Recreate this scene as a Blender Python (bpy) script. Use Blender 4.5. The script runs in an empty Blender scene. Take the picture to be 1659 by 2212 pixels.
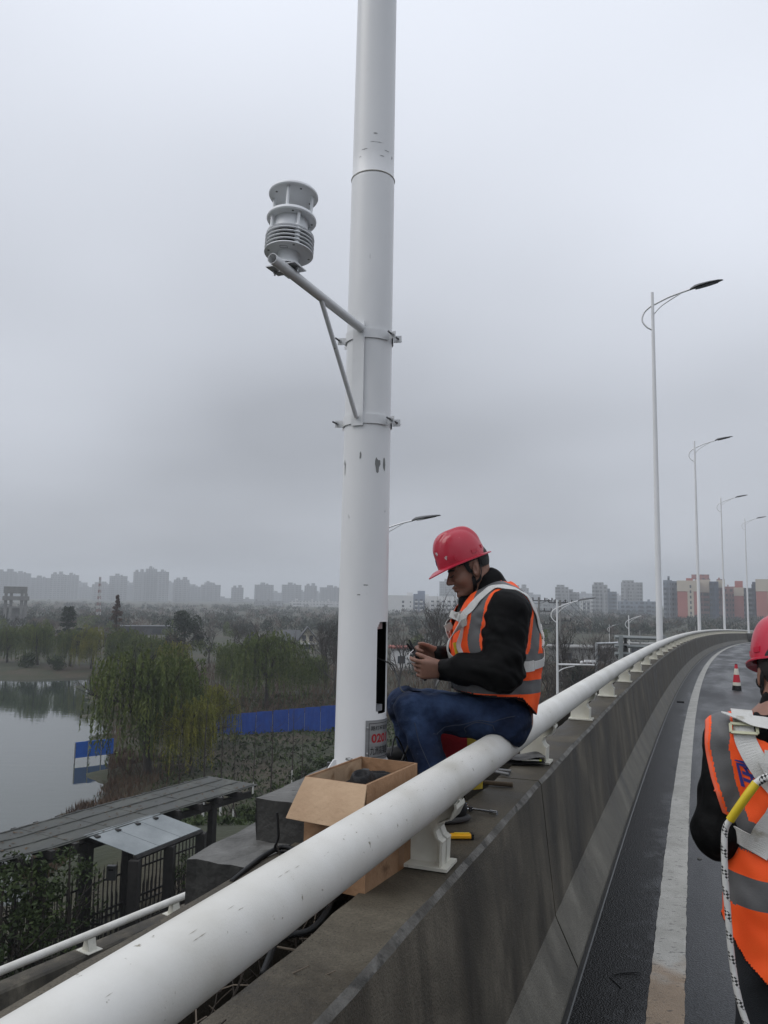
import bpy, math, random
import numpy as np
from mathutils import Vector, Matrix

random.seed(11)
RNG = np.random.default_rng(11)
SC = bpy.context.scene
COL = SC.collection

# ---------------------------------------------------------------- camera
EYE = Vector((0.0, 0.0, 1.85))
FOC = 1700.0                       # focal length in units of a 1659 x 2212 frame
PITCH, ROLL = math.radians(6.2), math.radians(0.93)
_r0 = Vector((1, 0, 0)); _u0 = Vector((0, -math.sin(PITCH), math.cos(PITCH)))
FWD = Vector((0, math.cos(PITCH), math.sin(PITCH)))
RGT = _r0 * math.cos(ROLL) + _u0 * math.sin(ROLL)
UPV = -_r0 * math.sin(ROLL) + _u0 * math.cos(ROLL)
cam_data = bpy.data.cameras.new("camera")
cam = bpy.data.objects.new("camera", cam_data)
COL.objects.link(cam)
cam.matrix_world = Matrix(((RGT.x, UPV.x, -FWD.x, EYE.x), (RGT.y, UPV.y, -FWD.y, EYE.y),
                           (RGT.z, UPV.z, -FWD.z, EYE.z), (0, 0, 0, 1)))
cam_data.sensor_fit = 'VERTICAL'
cam_data.sensor_height = 24.0
cam_data.lens = 24.0 * FOC / 2212.0
cam_data.clip_start = 0.05
cam_data.clip_end = 9000
SC.camera = cam

# ---------------------------------------------------------------- overcast sky, sun, exposure
world = bpy.data.worlds.new("World"); SC.world = world
world.use_nodes = True
SUN_EL, SUN_AZ = math.radians(48), math.radians(-105)      # azimuth from +Y towards +X
def build_world():
    nt = world.node_tree; nt.nodes.clear()
    N, L = nt.nodes.new, nt.links.new
    out = N('ShaderNodeOutputWorld'); bg = N('ShaderNodeBackground')
    sky = N('ShaderNodeTexSky'); sky.sky_type = 'NISHITA'; sky.sun_disc = False
    sky.sun_elevation = SUN_EL; sky.sun_rotation = SUN_AZ
    sky.air_density = 1.0; sky.dust_density = 4.0
    sc = N('ShaderNodeVectorMath'); sc.operation = 'SCALE'; sc.inputs['Scale'].default_value = 0.06
    L(sky.outputs[0], sc.inputs[0])
    tc = N('ShaderNodeTexCoord'); sep = N('ShaderNodeSeparateXYZ')
    L(tc.outputs['Generated'], sep.inputs[0])
    cl = N('ShaderNodeMath'); cl.operation = 'MAXIMUM'; cl.inputs[1].default_value = 0.0
    L(sep.outputs['Z'], cl.inputs[0])
    # overcast luminance (1 + 2 sin e) / 3, with soft cloud swell
    lum = N('ShaderNodeMath'); lum.operation = 'MULTIPLY_ADD'
    lum.inputs[1].default_value = 0.74; lum.inputs[2].default_value = 0.475
    L(cl.outputs[0], lum.inputs[0])
    # project direction on a cloud layer
    add = N('ShaderNodeMath'); add.operation = 'ADD'; add.inputs[1].default_value = 0.22
    L(cl.outputs[0], add.inputs[0])
    comb = N('ShaderNodeCombineXYZ')
    for a in ('X', 'Y'):
        dv = N('ShaderNodeMath'); dv.operation = 'DIVIDE'
        L(sep.outputs[a], dv.inputs[0]); L(add.outputs[0], dv.inputs[1]); L(dv.outputs[0], comb.inputs[a])
    nz = N('ShaderNodeTexNoise'); nz.inputs['Scale'].default_value = 0.62
    nz.inputs['Detail'].default_value = 3.0; nz.inputs['Roughness'].default_value = 0.35
    mp = N('ShaderNodeMapping'); mp.inputs['Location'].default_value = CLOUD_OFFSET
    L(comb.outputs[0], mp.inputs[0]); L(mp.outputs[0], nz.inputs['Vector'])
    swell = N('ShaderNodeMapRange'); swell.inputs['From Min'].default_value = 0.3; swell.inputs['From Max'].default_value = 0.7
    swell.inputs['To Min'].default_value = 0.72; swell.inputs['To Max'].default_value = 1.24
    L(nz.outputs['Fac'], swell.inputs['Value'])
    mul = N('ShaderNodeMath'); mul.operation = 'MULTIPLY'
    L(lum.outputs[0], mul.inputs[0]); L(swell.outputs[0], mul.inputs[1])
    tint = N('ShaderNodeVectorMath'); tint.operation = 'SCALE'; tint.inputs[0].default_value = (0.925, 0.972, 1.07)
    L(mul.outputs[0], tint.inputs['Scale'])
    mix = N('ShaderNodeMix'); mix.data_type = 'RGBA'; mix.inputs['Factor'].default_value = 0.93
    L(sc.outputs[0], mix.inputs['A']); L(tint.outputs[0], mix.inputs['B'])
    L(mix.outputs['Result'], bg.inputs['Color']); bg.inputs['Strength'].default_value = 1.0
    L(bg.outputs[0], out.inputs['Surface'])
CLOUD_OFFSET = (7.9, -3.1, 0.0)
build_world()
sun_data = bpy.data.lights.new("sun", 'SUN'); sun_data.energy = 1.0
sun_data.angle = math.radians(40); sun_data.color = (1.0, 0.97, 0.93)
sun = bpy.data.objects.new("sun", sun_data); COL.objects.link(sun)
_sd = Vector((math.sin(SUN_AZ) * math.cos(SUN_EL), math.cos(SUN_AZ) * math.cos(SUN_EL), math.sin(SUN_EL)))
sun.rotation_euler = _sd.to_track_quat('Z', 'Y').to_euler()
SC.view_settings.view_transform = 'Standard'; SC.view_settings.look = 'None'
SC.view_settings.exposure = 0.0; SC.view_settings.gamma = 1.0
SC.render.engine = 'CYCLES'
SC.cycles.max_bounces = 5; SC.cycles.diffuse_bounces = 3; SC.cycles.glossy_bounces = 3
SC.cycles.transmission_bounces = 3; SC.cycles.volume_bounces = 1; SC.cycles.transparent_max_bounces = 8
SC.cycles.caustics_reflective = False; SC.cycles.caustics_refractive = False
SC.cycles.use_denoising = True
try: SC.cycles.denoiser = 'OPENIMAGEDENOISE'
except Exception: pass

# ---------------------------------------------------------------- pixel helpers (frame 1659 x 2212)
def at(px, py, depth):
    return EYE + depth * (FWD + RGT * ((px - 829.5) / FOC) - UPV * ((py - 1106.0) / FOC))
def on_z(px, py, z):
    d = FWD + RGT * ((px - 829.5) / FOC) - UPV * ((py - 1106.0) / FOC)
    return EYE + d * ((z - EYE.z) / d.z)

# ---------------------------------------------------------------- scene-graph helpers
def lin(c):
    return tuple((v / 12.92 if v <= 0.04045 else ((v + 0.055) / 1.055) ** 2.4) for v in [x / 255.0 for x in c])
def tag(o, label=None, cat=None, group=None, kind=None):
    if label: o['label'] = label
    if cat: o['category'] = cat
    if group: o['group'] = group
    if kind: o['kind'] = kind
    return o
def empty(name, loc=(0, 0, 0), label=None, cat=None, group=None):
    o = bpy.data.objects.new(name, None); o.empty_display_size = 0.1
    COL.objects.link(o); o.location = loc
    return tag(o, label, cat, group)
def origin_of(p):
    v = Vector((0, 0, 0))
    while p is not None:
        v += Vector(p.location); p = p.parent
    return v
def copy_tree(o, parent=None):
    c = o.copy(); COL.objects.link(c); c.parent = parent
    for ch in list(o.children): copy_tree(ch, c)
    return c

class MB:
    """collects shapes for ONE mesh"""
    def __init__(s):
        s.v = []; s.f = []; s.m = []; s.uv = {}; s.mi = 0
    def add(s, vs, fs, uvs=None):
        o = len(s.v); s.v.extend([tuple(p) for p in vs])
        for i, f in enumerate(fs):
            if uvs is not None: s.uv[len(s.f)] = uvs[i]
            s.f.append(tuple(o + k for k in f)); s.m.append(s.mi)
        return s
    def box(s, c, size, R=None, taper=1.0):
        c = Vector(c); hx, hy, hz = [a / 2 for a in size]
        vs = []
        for z in (-1, 1):
            t = taper if z > 0 else 1.0
            for x, y in ((-1, -1), (1, -1), (1, 1), (-1, 1)):
                p = Vector((x * hx * t, y * hy * t, z * hz))
                vs.append(c + (R @ p if R is not None else p))
        return s.add(vs, [(3, 2, 1, 0), (4, 5, 6, 7), (0, 1, 5, 4), (1, 2, 6, 5), (2, 3, 7, 6), (3, 0, 4, 7)])
    def tube(s, pts, rad, n=8, cap=True, flat=None, uvscale=None):
        pts = [Vector(p) for p in pts]; m = len(pts)
        if not hasattr(rad, '__len__'): rad = [rad] * m
        T = []
        for i in range(m):
            t = pts[min(i + 1, m - 1)] - pts[max(i - 1, 0)]
            T.append(t.normalized() if t.length > 1e-9 else Vector((0, 0, 1)))
        up = Vector((0, 0, 1)) if abs(T[0].z) < 0.9 else Vector((1, 0, 0))
        a = T[0].cross(up).normalized(); vs = []
        acc = 0.0; av = []
        for i in range(m):
            if i: acc += (pts[i] - pts[i - 1]).length
            av.append(acc)
            a = (a - T[i] * a.dot(T[i])); a = a.normalized() if a.length > 1e-6 else T[i].orthogonal().normalized()
            b = T[i].cross(a)
            for k in range(n):
                w = 2 * math.pi * k / n
                vs.append(pts[i] + (a * math.cos(w) + b * math.sin(w) * (flat or 1.0)) * rad[i])
        fs = []; uvs = []
        for i in range(m - 1):
            for k in range(n):
                k2 = (k + 1) % n
                fs.append((i * n + k, i * n + k2, (i + 1) * n + k2, (i + 1) * n + k))
                uvs.append(((k / n, av[i]), ((k + 1) / n, av[i]), ((k + 1) / n, av[i + 1]), (k / n, av[i + 1])))
        if cap:
            fs.append(tuple(range(n - 1, -1, -1))); fs.append(tuple((m - 1) * n + k for k in range(n)))
            uvs += [tuple((0, 0) for _ in range(n))] * 2
        return s.add(vs, fs, uvs)
    def lathe(s, prof, n=24, M=None, closed=False):
        """prof: list of (r, z), first to last bottom to top on the outside"""
        vs = []
        for r, z in prof:
            for k in range(n):
                w = 2 * math.pi * k / n
                p = Vector((r * math.cos(w), r * math.sin(w), z)); vs.append(M @ p if M is not None else p)
        fs = []
        m = len(prof)
        for i in range(m if closed else m - 1):
            j = (i + 1) % m
            for k in range(n):
                k2 = (k + 1) % n
                fs.append((i * n + k, i * n + k2, j * n + k2, j * n + k))
        if not closed:
            if prof[0][0] > 1e-6: fs.append(tuple(range(n - 1, -1, -1)))
            if prof[-1][0] > 1e-6: fs.append(tuple((m - 1) * n + k for k in range(n)))
        return s.add(vs, fs)
    def prism(s, poly, d, M=None):
        """poly in local xy (counter-clockwise), extruded along z from 0 to d"""
        n = len(poly); vs = []
        for z in (0, d):
            for x, y in poly:
                p = Vector((x, y, z)); vs.append(M @ p if M is not None else p)
        fs = [tuple(range(n - 1, -1, -1)), tuple(range(n, 2 * n))]
        fs += [(k, (k + 1) % n, n + (k + 1) % n, n + k) for k in range(n)]
        return s.add(vs, fs)
    def sheet(s, rows, uvrows=None):
        """rows: list of equally long lists of points"""
        m, n = len(rows), len(rows[0]); vs = [p for r in rows for p in r]; fs = []; uvs = []
        for i in range(m - 1):
            for k in range(n - 1):
                fs.append((i * n + k, i * n + k + 1, (i + 1) * n + k + 1, (i + 1) * n + k))
                if uvrows: uvs.append((uvrows[i][k], uvrows[i][k + 1], uvrows[i + 1][k + 1], uvrows[i + 1][k]))
        return s.add(vs, fs, uvs if uvrows else None)
    def build(s, name, mats, parent=None, smooth=None, link=True):
        me = bpy.data.meshes.new(name)
        off = origin_of(parent)
        arr = np.array(s.v, dtype=np.float64).reshape(-1, 3) - np.array(off)
        me.from_pydata(arr.tolist(), [], s.f)
        if not isinstance(mats, (list, tuple)): mats = [mats]
        for m in mats: me.materials.append(m)
        if len(mats) > 1: me.polygons.foreach_set('material_index', s.m)
        if s.uv:
            uvl = me.uv_layers.new(name='UVMap')
            for fi, u in s.uv.items():
                p = me.polygons[fi]
                for k, li in enumerate(p.loop_indices): uvl.data[li].uv = u[k]
        if smooth is not None:
            me.polygons.foreach_set('use_smooth', [True] * len(me.polygons))
            if smooth < 179: me.set_sharp_from_angle(angle=math.radians(smooth))
        me.update()
        o = bpy.data.objects.new(name, me); COL.objects.link(o)
        if parent is not None: o.parent = parent
        return o

def frame(x, y=None, z=None, loc=(0, 0, 0)):
    """4x4 whose columns are the given axes"""
    x = Vector(x).normalized(); z = Vector(z).normalized(); y = z.cross(x).normalized(); z = x.cross(y).normalized()
    return Matrix(((x.x, y.x, z.x, loc[0]), (x.y, y.y, z.y, loc[1]), (x.z, y.z, z.z, loc[2]), (0, 0, 0, 1)))
def axis_frame(z, loc=(0, 0, 0)):
    z = Vector(z).normalized(); x = z.orthogonal().normalized(); y = z.cross(x)
    return Matrix(((x.x, y.x, z.x, loc[0]), (x.y, y.y, z.y, loc[1]), (x.z, y.z, z.z, loc[2]), (0, 0, 0, 1)))
def rotz(a): return Matrix.Rotation(a, 3, 'Z')
def smoothstep(a, b, x):
    t = np.clip((x - a) / (b - a), 0, 1); return t * t * (3 - 2 * t)
def catmull(pts, n=8):
    P = [Vector(p) for p in pts]; P = [P[0] * 2 - P[1]] + P + [P[-1] * 2 - P[-2]]; out = []
    for i in range(1, len(P) - 2):
        for k in range(n):
            t = k / n
            out.append(0.5 * ((2 * P[i]) + (P[i + 1] - P[i - 1]) * t + (2 * P[i - 1] - 5 * P[i] + 4 * P[i + 1] - P[i + 2]) * t * t
                              + (3 * P[i] - P[i - 1] - 3 * P[i + 1] + P[i + 2]) * t ** 3))
    out.append(P[-2]); return out

# ---------------------------------------------------------------- materials
def pmat(name, stops, scale=6.0, detail=6.0, stretch=(1, 1, 1), rough=0.6, rough2=None, metal=0.0, bump=0.0, bscale=60.0,
         spec=0.5, speck=None, coat=0.0, sheen=0.0, trans=0.0, coords='Object', distort=0.0, sub=0.0, bdist=0.01):
    """stops: list of (pos, rgb) for a noise-driven ramp, or one rgb"""
    m = bpy.data.materials.new(name); m.use_nodes = True
    nt = m.node_tree; b = nt.nodes['Principled BSDF']; N, L = nt.nodes.new, nt.links.new
    if not isinstance(stops[0], (tuple, list)): stops = [(0.3, tuple(c * 0.88 for c in stops)), (0.7, tuple(min(1, c * 1.07) for c in stops))]
    tc = N('ShaderNodeTexCoord'); mp = N('ShaderNodeMapping'); mp.inputs['Scale'].default_value = stretch
    L(tc.outputs[coords], mp.inputs[0])
    nz = N('ShaderNodeTexNoise'); nz.inputs['Scale'].default_value = scale; nz.inputs['Detail'].default_value = detail
    nz.inputs['Roughness'].default_value = 0.6; nz.inputs['Distortion'].default_value = distort
    L(mp.outputs[0], nz.inputs['Vector'])
    rp = N('ShaderNodeValToRGB'); cr = rp.color_ramp
    while len(cr.elements) < len(stops): cr.elements.new(0.5)
    for e, (p, c) in zip(cr.elements, stops): e.position = p; e.color = (*c, 1)
    L(nz.outputs['Fac'], rp.inputs[0]); col = rp.outputs[0]
    if speck:                                  # (rgb, scale, threshold): sparse marks, stains or grit
        n2 = N('ShaderNodeTexNoise'); n2.inputs['Scale'].default_value = speck[1]; n2.inputs['Detail'].default_value = 4
        mp2 = N('ShaderNodeMapping'); mp2.inputs['Scale'].default_value = speck[3] if len(speck) > 3 else (1, 1, 1)
        L(tc.outputs[coords], mp2.inputs[0]); L(mp2.outputs[0], n2.inputs['Vector'])
        mr = N('ShaderNodeMapRange'); mr.inputs['From Min'].default_value = speck[2]; mr.inputs['From Max'].default_value = speck[2] + 0.05
        L(n2.outputs['Fac'], mr.inputs['Value'])
        mx = N('ShaderNodeMix'); mx.data_type = 'RGBA'; mx.inputs['B'].default_value = (*speck[0], 1)
        L(mr.outputs[0], mx.inputs['Factor']); L(col, mx.inputs['A']); col = mx.outputs['Result']
    L(col, b.inputs['Base Color'])
    b.inputs['Roughness'].default_value = rough; b.inputs['Metallic'].default_value = metal
    b.inputs['Specular IOR Level'].default_value = spec; b.inputs['Coat Weight'].default_value = coat
    b.inputs['Sheen Weight'].default_value = sheen; b.inputs['Transmission Weight'].default_value = trans
    if sub: b.inputs['Subsurface Weight'].default_value = sub; b.inputs['Subsurface Radius'].default_value = (0.012, 0.004, 0.002)
    if rough2 is not None:
        mr = N('ShaderNodeMapRange'); mr.inputs['To Min'].default_value = rough; mr.inputs['To Max'].default_value = rough2
        mr.inputs['From Min'].default_value = 0.35; mr.inputs['From Max'].default_value = 0.65
        L(nz.outputs['Fac'], mr.inputs['Value']); L(mr.outputs[0], b.inputs['Roughness'])
    if bump:
        n3 = N('ShaderNodeTexNoise'); n3.inputs['Scale'].default_value = bscale; n3.inputs['Detail'].default_value = 5
        L(tc.outputs[coords], n3.inputs['Vector'])
        bp = N('ShaderNodeBump'); bp.inputs['Strength'].default_value = bump; bp.inputs['Distance'].default_value = bdist
        L(n3.outputs['Fac'], bp.inputs['Height']); L(bp.outputs[0], b.inputs['Normal'])
    return m
# ================================================================ bridge deck: path of the barrier
# q is measured outward (to the left) from the roadside top edge of the barrier, Y along the view
RAILQ = 0.055
def rail_xy(Y):
    d = Y - 3.66
    return 0.56 + 0.388 * d + (0.001025 * d * d if d > 0 else 0.0)
def rail_dir(Y):
    d = Y - 3.66
    return Vector((0.388 + (0.00205 * d if d > 0 else 0.0), 1.0, 0)).normalized()
def drop(Y):
    d = Y - 3.66
    return -0.0175 * d - (0.000127 * d * d if d > 0 else 0.0)
def bp(Y, q, z):
    """point on the bridge: station Y, offset q, height z over the road edge"""
    u = rail_dir(Y); out = Vector((-u.y, u.x, 0))
    return Vector((rail_xy(Y), Y, drop(Y) + z)) + out * (q - RAILQ)
U0 = rail_dir(0.0); OUT0 = Vector((-U0.y, U0.x, 0))
def sq(s, q, z):
    """the straight near part, s along the rail from the camera's foot"""
    Y = 3.66 + (s - 3.61) * U0.y
    return bp(Y, q, z)

M = {}
def concrete_mat(name, lo, mid, hi, streak=1.0, pores=1.0, rough=(.45, .8)):
    """cast concrete: broad damp patches, run-off streaks, pores and grit"""
    m = bpy.data.materials.new(name); m.use_nodes = True; nt = m.node_tree; b = nt.nodes['Principled BSDF']; N, L = nt.nodes.new, nt.links.new
    tc = N('ShaderNodeTexCoord')
    def noise(scale, detail, st=(1, 1, 1), rg=.6, dist=0.0):
        mp = N('ShaderNodeMapping'); mp.inputs['Scale'].default_value = st; L(tc.outputs['Object'], mp.inputs[0])
        n = N('ShaderNodeTexNoise'); n.inputs['Scale'].default_value = scale; n.inputs['Detail'].default_value = detail; n.inputs['Roughness'].default_value = rg; n.inputs['Distortion'].default_value = dist; L(mp.outputs[0], n.inputs['Vector']); return n.outputs['Fac']
    def rng(src, a, c, lo_, hi_):
        r = N('ShaderNodeMapRange'); r.inputs['From Min'].default_value = a; r.inputs['From Max'].default_value = c; r.inputs['To Min'].default_value = lo_; r.inputs['To Max'].default_value = hi_; L(src, r.inputs['Value']); return r.outputs[0]
    def mul(a, c):
        x = N('ShaderNodeMath'); x.operation = 'MULTIPLY'; L(a, x.inputs[0]); L(c, x.inputs[1]); return x.outputs[0]
    patch = noise(1.7, 9, (1, 1, .8), .66, .6); rp = N('ShaderNodeValToRGB'); cr = rp.color_ramp; cr.elements.new(.5)
    for e, (p, c) in zip(cr.elements, ((.33, lo), (.5, mid), (.68, hi))): e.position = p; e.color = (*c, 1)
    L(patch, rp.inputs[0])
    st = rng(noise(1.5, 7, (2.0, 2.0, .20), .60, .5), .36, .64, 1 - .55 * streak, 1 + .35 * streak)
    st2 = rng(noise(3.2, 4, (2.2, 2.2, .14), .5), .58, .68, 1.0, 1 - .45 * streak)
    vo = N('ShaderNodeTexVoronoi'); vo.inputs['Scale'].default_value = 85; L(tc.outputs['Object'], vo.inputs['Vector']); po = rng(vo.outputs['Distance'], .10, .20, 1 - .65 * pores, 1.0)
    gr = rng(noise(140, 4), .3, .7, .72, 1.28)
    k = mul(mul(st, st2), mul(po, gr)); sc = N('ShaderNodeVectorMath'); sc.operation = 'SCALE'; L(rp.outputs[0], sc.inputs[0]); L(k, sc.inputs['Scale']); L(sc.outputs[0], b.inputs['Base Color'])
    L(rng(patch, .35, .65, *rough), b.inputs['Roughness']); b.inputs['Specular IOR Level'].default_value = .35
    bu = N('ShaderNodeBump'); bu.inputs['Strength'].default_value = .5; bu.inputs['Distance'].default_value = .006; L(mul(gr, po), bu.inputs['Height']); L(bu.outputs[0], b.inputs['Normal'])
    return m
M['concrete_wet'] = concrete_mat('weathered_wet_concrete', (.026, .0225, .0165), (.066, .058, .044), (.140, .125, .097), streak=.65)
M['concrete_top'] = concrete_mat('wet_concrete_top', (.020, .0165, .011), (.058, .049, .034), (.125, .110, .083), streak=.25)
M['concrete_edge'] = pmat('worn_concrete_edge', [(0.3, (0.05, 0.046, 0.038)), (0.55, (0.13, 0.125, 0.112)), (0.78, (0.25, 0.245, 0.23))],
                          scale=9, rough=0.8, bump=0.8, bscale=90, speck=((0.05, 0.048, 0.042), 10, 0.57))
M['concrete_toe'] = concrete_mat('grey_concrete_toe', (.066, .061, .048), (.118, .110, .090), (.19, .18, .152), streak=.3)
M['white_paint'] = pmat('white_gloss_paint', [(0.25, (0.49, 0.475, 0.42)), (0.55, (0.61, 0.60, 0.56)), (0.8, (0.68, 0.675, 0.645))], scale=3.2, rough=0.36, rough2=0.5,
                        speck=((0.20, 0.18, 0.13), 46, 0.685, (1, 1, 1)), bump=0.05, bscale=200)
M['white_post'] = pmat('cream_painted_steel', [(0.3, (0.52, 0.51, 0.44)), (0.7, (0.66, 0.65, 0.58))], scale=8, rough=0.5,
                       speck=((0.06, 0.040, 0.022), 14, 0.66), bump=0.1, bscale=120)
M['asphalt'] = None
M['rust'] = pmat('dark_rust', [(0.3, (0.02, 0.013, 0.008)), (0.7, (0.09, 0.05, 0.028))], scale=40, rough=0.85, bump=0.4)

def asphalt_material():
    """asphalt with UV = (distance from barrier toe, station); standing wet along the gutter"""
    m = bpy.data.materials.new('wet_asphalt'); m.use_nodes = True
    nt = m.node_tree; b = nt.nodes['Principled BSDF']; N, L = nt.nodes.new, nt.links.new; b.inputs['Specular IOR Level'].default_value = .28
    uv = N('ShaderNodeUVMap'); tc = N('ShaderNodeTexCoord')
    sp = N('ShaderNodeSeparateXYZ'); L(uv.outputs[0], sp.inputs[0])
    big = N('ShaderNodeTexNoise'); big.inputs['Scale'].default_value = 3.2; big.inputs['Detail'].default_value = 7; big.inputs['Roughness'].default_value = 0.72
    mpb = N('ShaderNodeMapping'); mpb.inputs['Scale'].default_value = (1.7, 1.0, 1.0); L(uv.outputs[0], mpb.inputs[0]); L(mpb.outputs[0], big.inputs['Vector'])
    fine = N('ShaderNodeTexNoise'); fine.inputs['Scale'].default_value = 95; fine.inputs['Detail'].default_value = 3; fine.inputs['Roughness'].default_value = 0.7
    L(tc.outputs['Object'], fine.inputs['Vector'])
    vor = N('ShaderNodeTexVoronoi'); vor.inputs['Scale'].default_value = 110; L(tc.outputs['Object'], vor.inputs['Vector'])
    # wet film: strongest at the toe, fading by about 0.45 m with a ragged border
    a = N('ShaderNodeMath'); a.operation = 'MULTIPLY_ADD'; a.inputs[1].default_value = 1.15; a.inputs[2].default_value = -0.58
    L(big.outputs['Fac'], a.inputs[0])
    f2 = N('ShaderNodeMath'); f2.operation = 'MULTIPLY_ADD'; f2.inputs[1].default_value = 0.30; f2.inputs[2].default_value = -0.15
    L(fine.outputs['Fac'], f2.inputs[0])
    s = N('ShaderNodeMath'); s.operation = 'ADD'; L(a.outputs[0], s.inputs[0]); L(f2.outputs[0], s.inputs[1])
    s2 = N('ShaderNodeMath'); s2.operation = 'ADD'; L(s.outputs[0], s2.inputs[0]); L(sp.outputs['X'], s2.inputs[1])
    wet = N('ShaderNodeMapRange'); wet.inputs['From Min'].default_value = 0.24; wet.inputs['From Max'].default_value = 0.40
    wet.inputs['To Min'].default_value = 1.0; wet.inputs['To Max'].default_value = 0.0; L(s2.outputs[0], wet.inputs['Value'])
    rp = N('ShaderNodeValToRGB'); cr = rp.color_ramp
    cr.elements[0].position = 0.38; cr.elements[0].color = (0.005, 0.0054, 0.0062, 1)
    cr.elements[1].position = 0.66; cr.elements[1].color = (0.030, 0.033, 0.037, 1)
    L(fine.outputs['Fac'], rp.inputs[0])
    mx = N('ShaderNodeMix'); mx.data_type = 'RGBA'; mx.inputs['B'].default_value = (0.0035, 0.0035, 0.0037, 1)
    L(wet.outputs[0], mx.inputs['Factor']); L(rp.outputs[0], mx.inputs['A']); L(mx.outputs['Result'], b.inputs['Base Color'])
    ro = N('ShaderNodeMapRange'); ro.inputs['To Max'].default_value = 0.34; L(wet.outputs[0], ro.inputs['Value'])
    dry = N('ShaderNodeTexNoise'); dry.inputs['Scale'].default_value = .55; dry.inputs['Detail'].default_value = 5; mpd = N('ShaderNodeMapping'); mpd.inputs['Scale'].default_value = (2.2, .5, 1); L(uv.outputs[0], mpd.inputs[0]); L(mpd.outputs[0], dry.inputs['Vector'])
    dr = N('ShaderNodeMapRange'); dr.inputs['From Min'].default_value = .38; dr.inputs['From Max'].default_value = .62; dr.inputs['To Min'].default_value = .30; dr.inputs['To Max'].default_value = .58; L(dry.outputs['Fac'], dr.inputs['Value']); L(dr.outputs[0], ro.inputs['To Min'])
    L(ro.outputs[0], b.inputs['Roughness'])
    si = N('ShaderNodeMapRange'); si.inputs['To Min'].default_value = .42; si.inputs['To Max'].default_value = .12; L(wet.outputs[0], si.inputs['Value']); L(si.outputs[0], b.inputs['Specular IOR Level'])
    bu = N('ShaderNodeBump'); bu.inputs['Strength'].default_value = 0.55; bu.inputs['Distance'].default_value = 0.006
    L(vor.outputs['Distance'], bu.inputs['Height'])
    bs = N('ShaderNodeMapRange'); bs.inputs['To Min'].default_value = 0.6; bs.inputs['To Max'].default_value = 0.45; L(wet.outputs[0], bs.inputs['Value']); L(bs.outputs[0], bu.inputs['Strength'])
    L(bu.outputs[0], b.inputs['Normal'])
    return m
M['asphalt'] = asphalt_material()

def stations(a, b, near=0.7, far=3.0):
    ys = [a]; 
    while ys[-1] < b: ys.append(min(b, ys[-1] + (near if ys[-1] < 20 else far)))
    return ys
# road sheet (falls gently away from the barrier), edge line a few mm above
def road_sheet():
    mb = MB(); ys = stations(-14, 190)
    qs = [-0.17, -0.45, -0.9, -1.6, -3.0, -5.0, -8.5]
    rows, uvr = [], []
    for Y in ys:
        rows.append([bp(Y, q, 0.03 - 0.012 * (-q - 0.2)) for q in qs]); uvr.append([(-q - 0.2, Y * 1.07) for q in qs])
    mb.sheet(rows, uvr)
    return tag(mb.build('road', M['asphalt'], smooth=60), kind='structure')
road_sheet()
M['line_paint'] = pmat('worn_road_line_paint', [(0.3, (0.27, 0.262, 0.23)), (0.6, (0.39, 0.38, 0.345)), (0.8, (0.45, 0.44, 0.405))], scale=3.5, rough=0.55, bump=0.5, bscale=110,
                       speck=((0.10, 0.098, 0.09), 48, 0.615, (0.45, 1.5, 1)))
def line_paint_rust():
    m = M['line_paint']; nt = m.node_tree; b = nt.nodes['Principled BSDF']; N, L = nt.nodes.new, nt.links.new
    src = b.inputs['Base Color'].links[0].from_socket
    uv = N('ShaderNodeUVMap'); sp = N('ShaderNodeSeparateXYZ'); L(uv.outputs[0], sp.inputs[0])
    n = N('ShaderNodeTexNoise'); n.inputs['Scale'].default_value = 5; n.inputs['Detail'].default_value = 6; L(uv.outputs[0], n.inputs['Vector'])
    ad = N('ShaderNodeMath'); ad.operation = 'MULTIPLY_ADD'; ad.inputs[1].default_value = 0.9; L(n.outputs['Fac'], ad.inputs[0]); L(sp.outputs['Y'], ad.inputs[2])
    mr = N('ShaderNodeMapRange'); mr.inputs['From Min'].default_value = 5.0; mr.inputs['From Max'].default_value = 5.35; mr.inputs['To Min'].default_value = 0.8; mr.inputs['To Max'].default_value = 0
    L(ad.outputs[0], mr.inputs['Value'])
    mx = N('ShaderNodeMix'); mx.data_type = 'RGBA'; mx.blend_type = 'MULTIPLY'; mx.inputs['B'].default_value = (0.62, 0.40, 0.22, 1)
    L(mr.outputs[0], mx.inputs['Factor']); L(src, mx.inputs['A']); L(mx.outputs['Result'], b.inputs['Base Color'])
line_paint_rust()
def edge_line():
    mb = MB(); rows, uvr = [], []
    for Y in stations(-14, 185, 0.06, 2.0):
        j = 0.0035
        a, c = -0.523 + random.uniform(-j, j), -0.682 + random.uniform(-j, j)
        rows.append([bp(Y, a, 0.03 - 0.012 * (-a - 0.2) + 0.005), bp(Y, c, 0.03 - 0.012 * (-c - 0.2) + 0.005)])
        uvr.append([(0, Y * 1.07), (0.165, Y * 1.07)])
    mb.sheet(rows, uvr)
    return tag(mb.build('edge_line', M['line_paint']), kind='structure')
edge_line()
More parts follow.
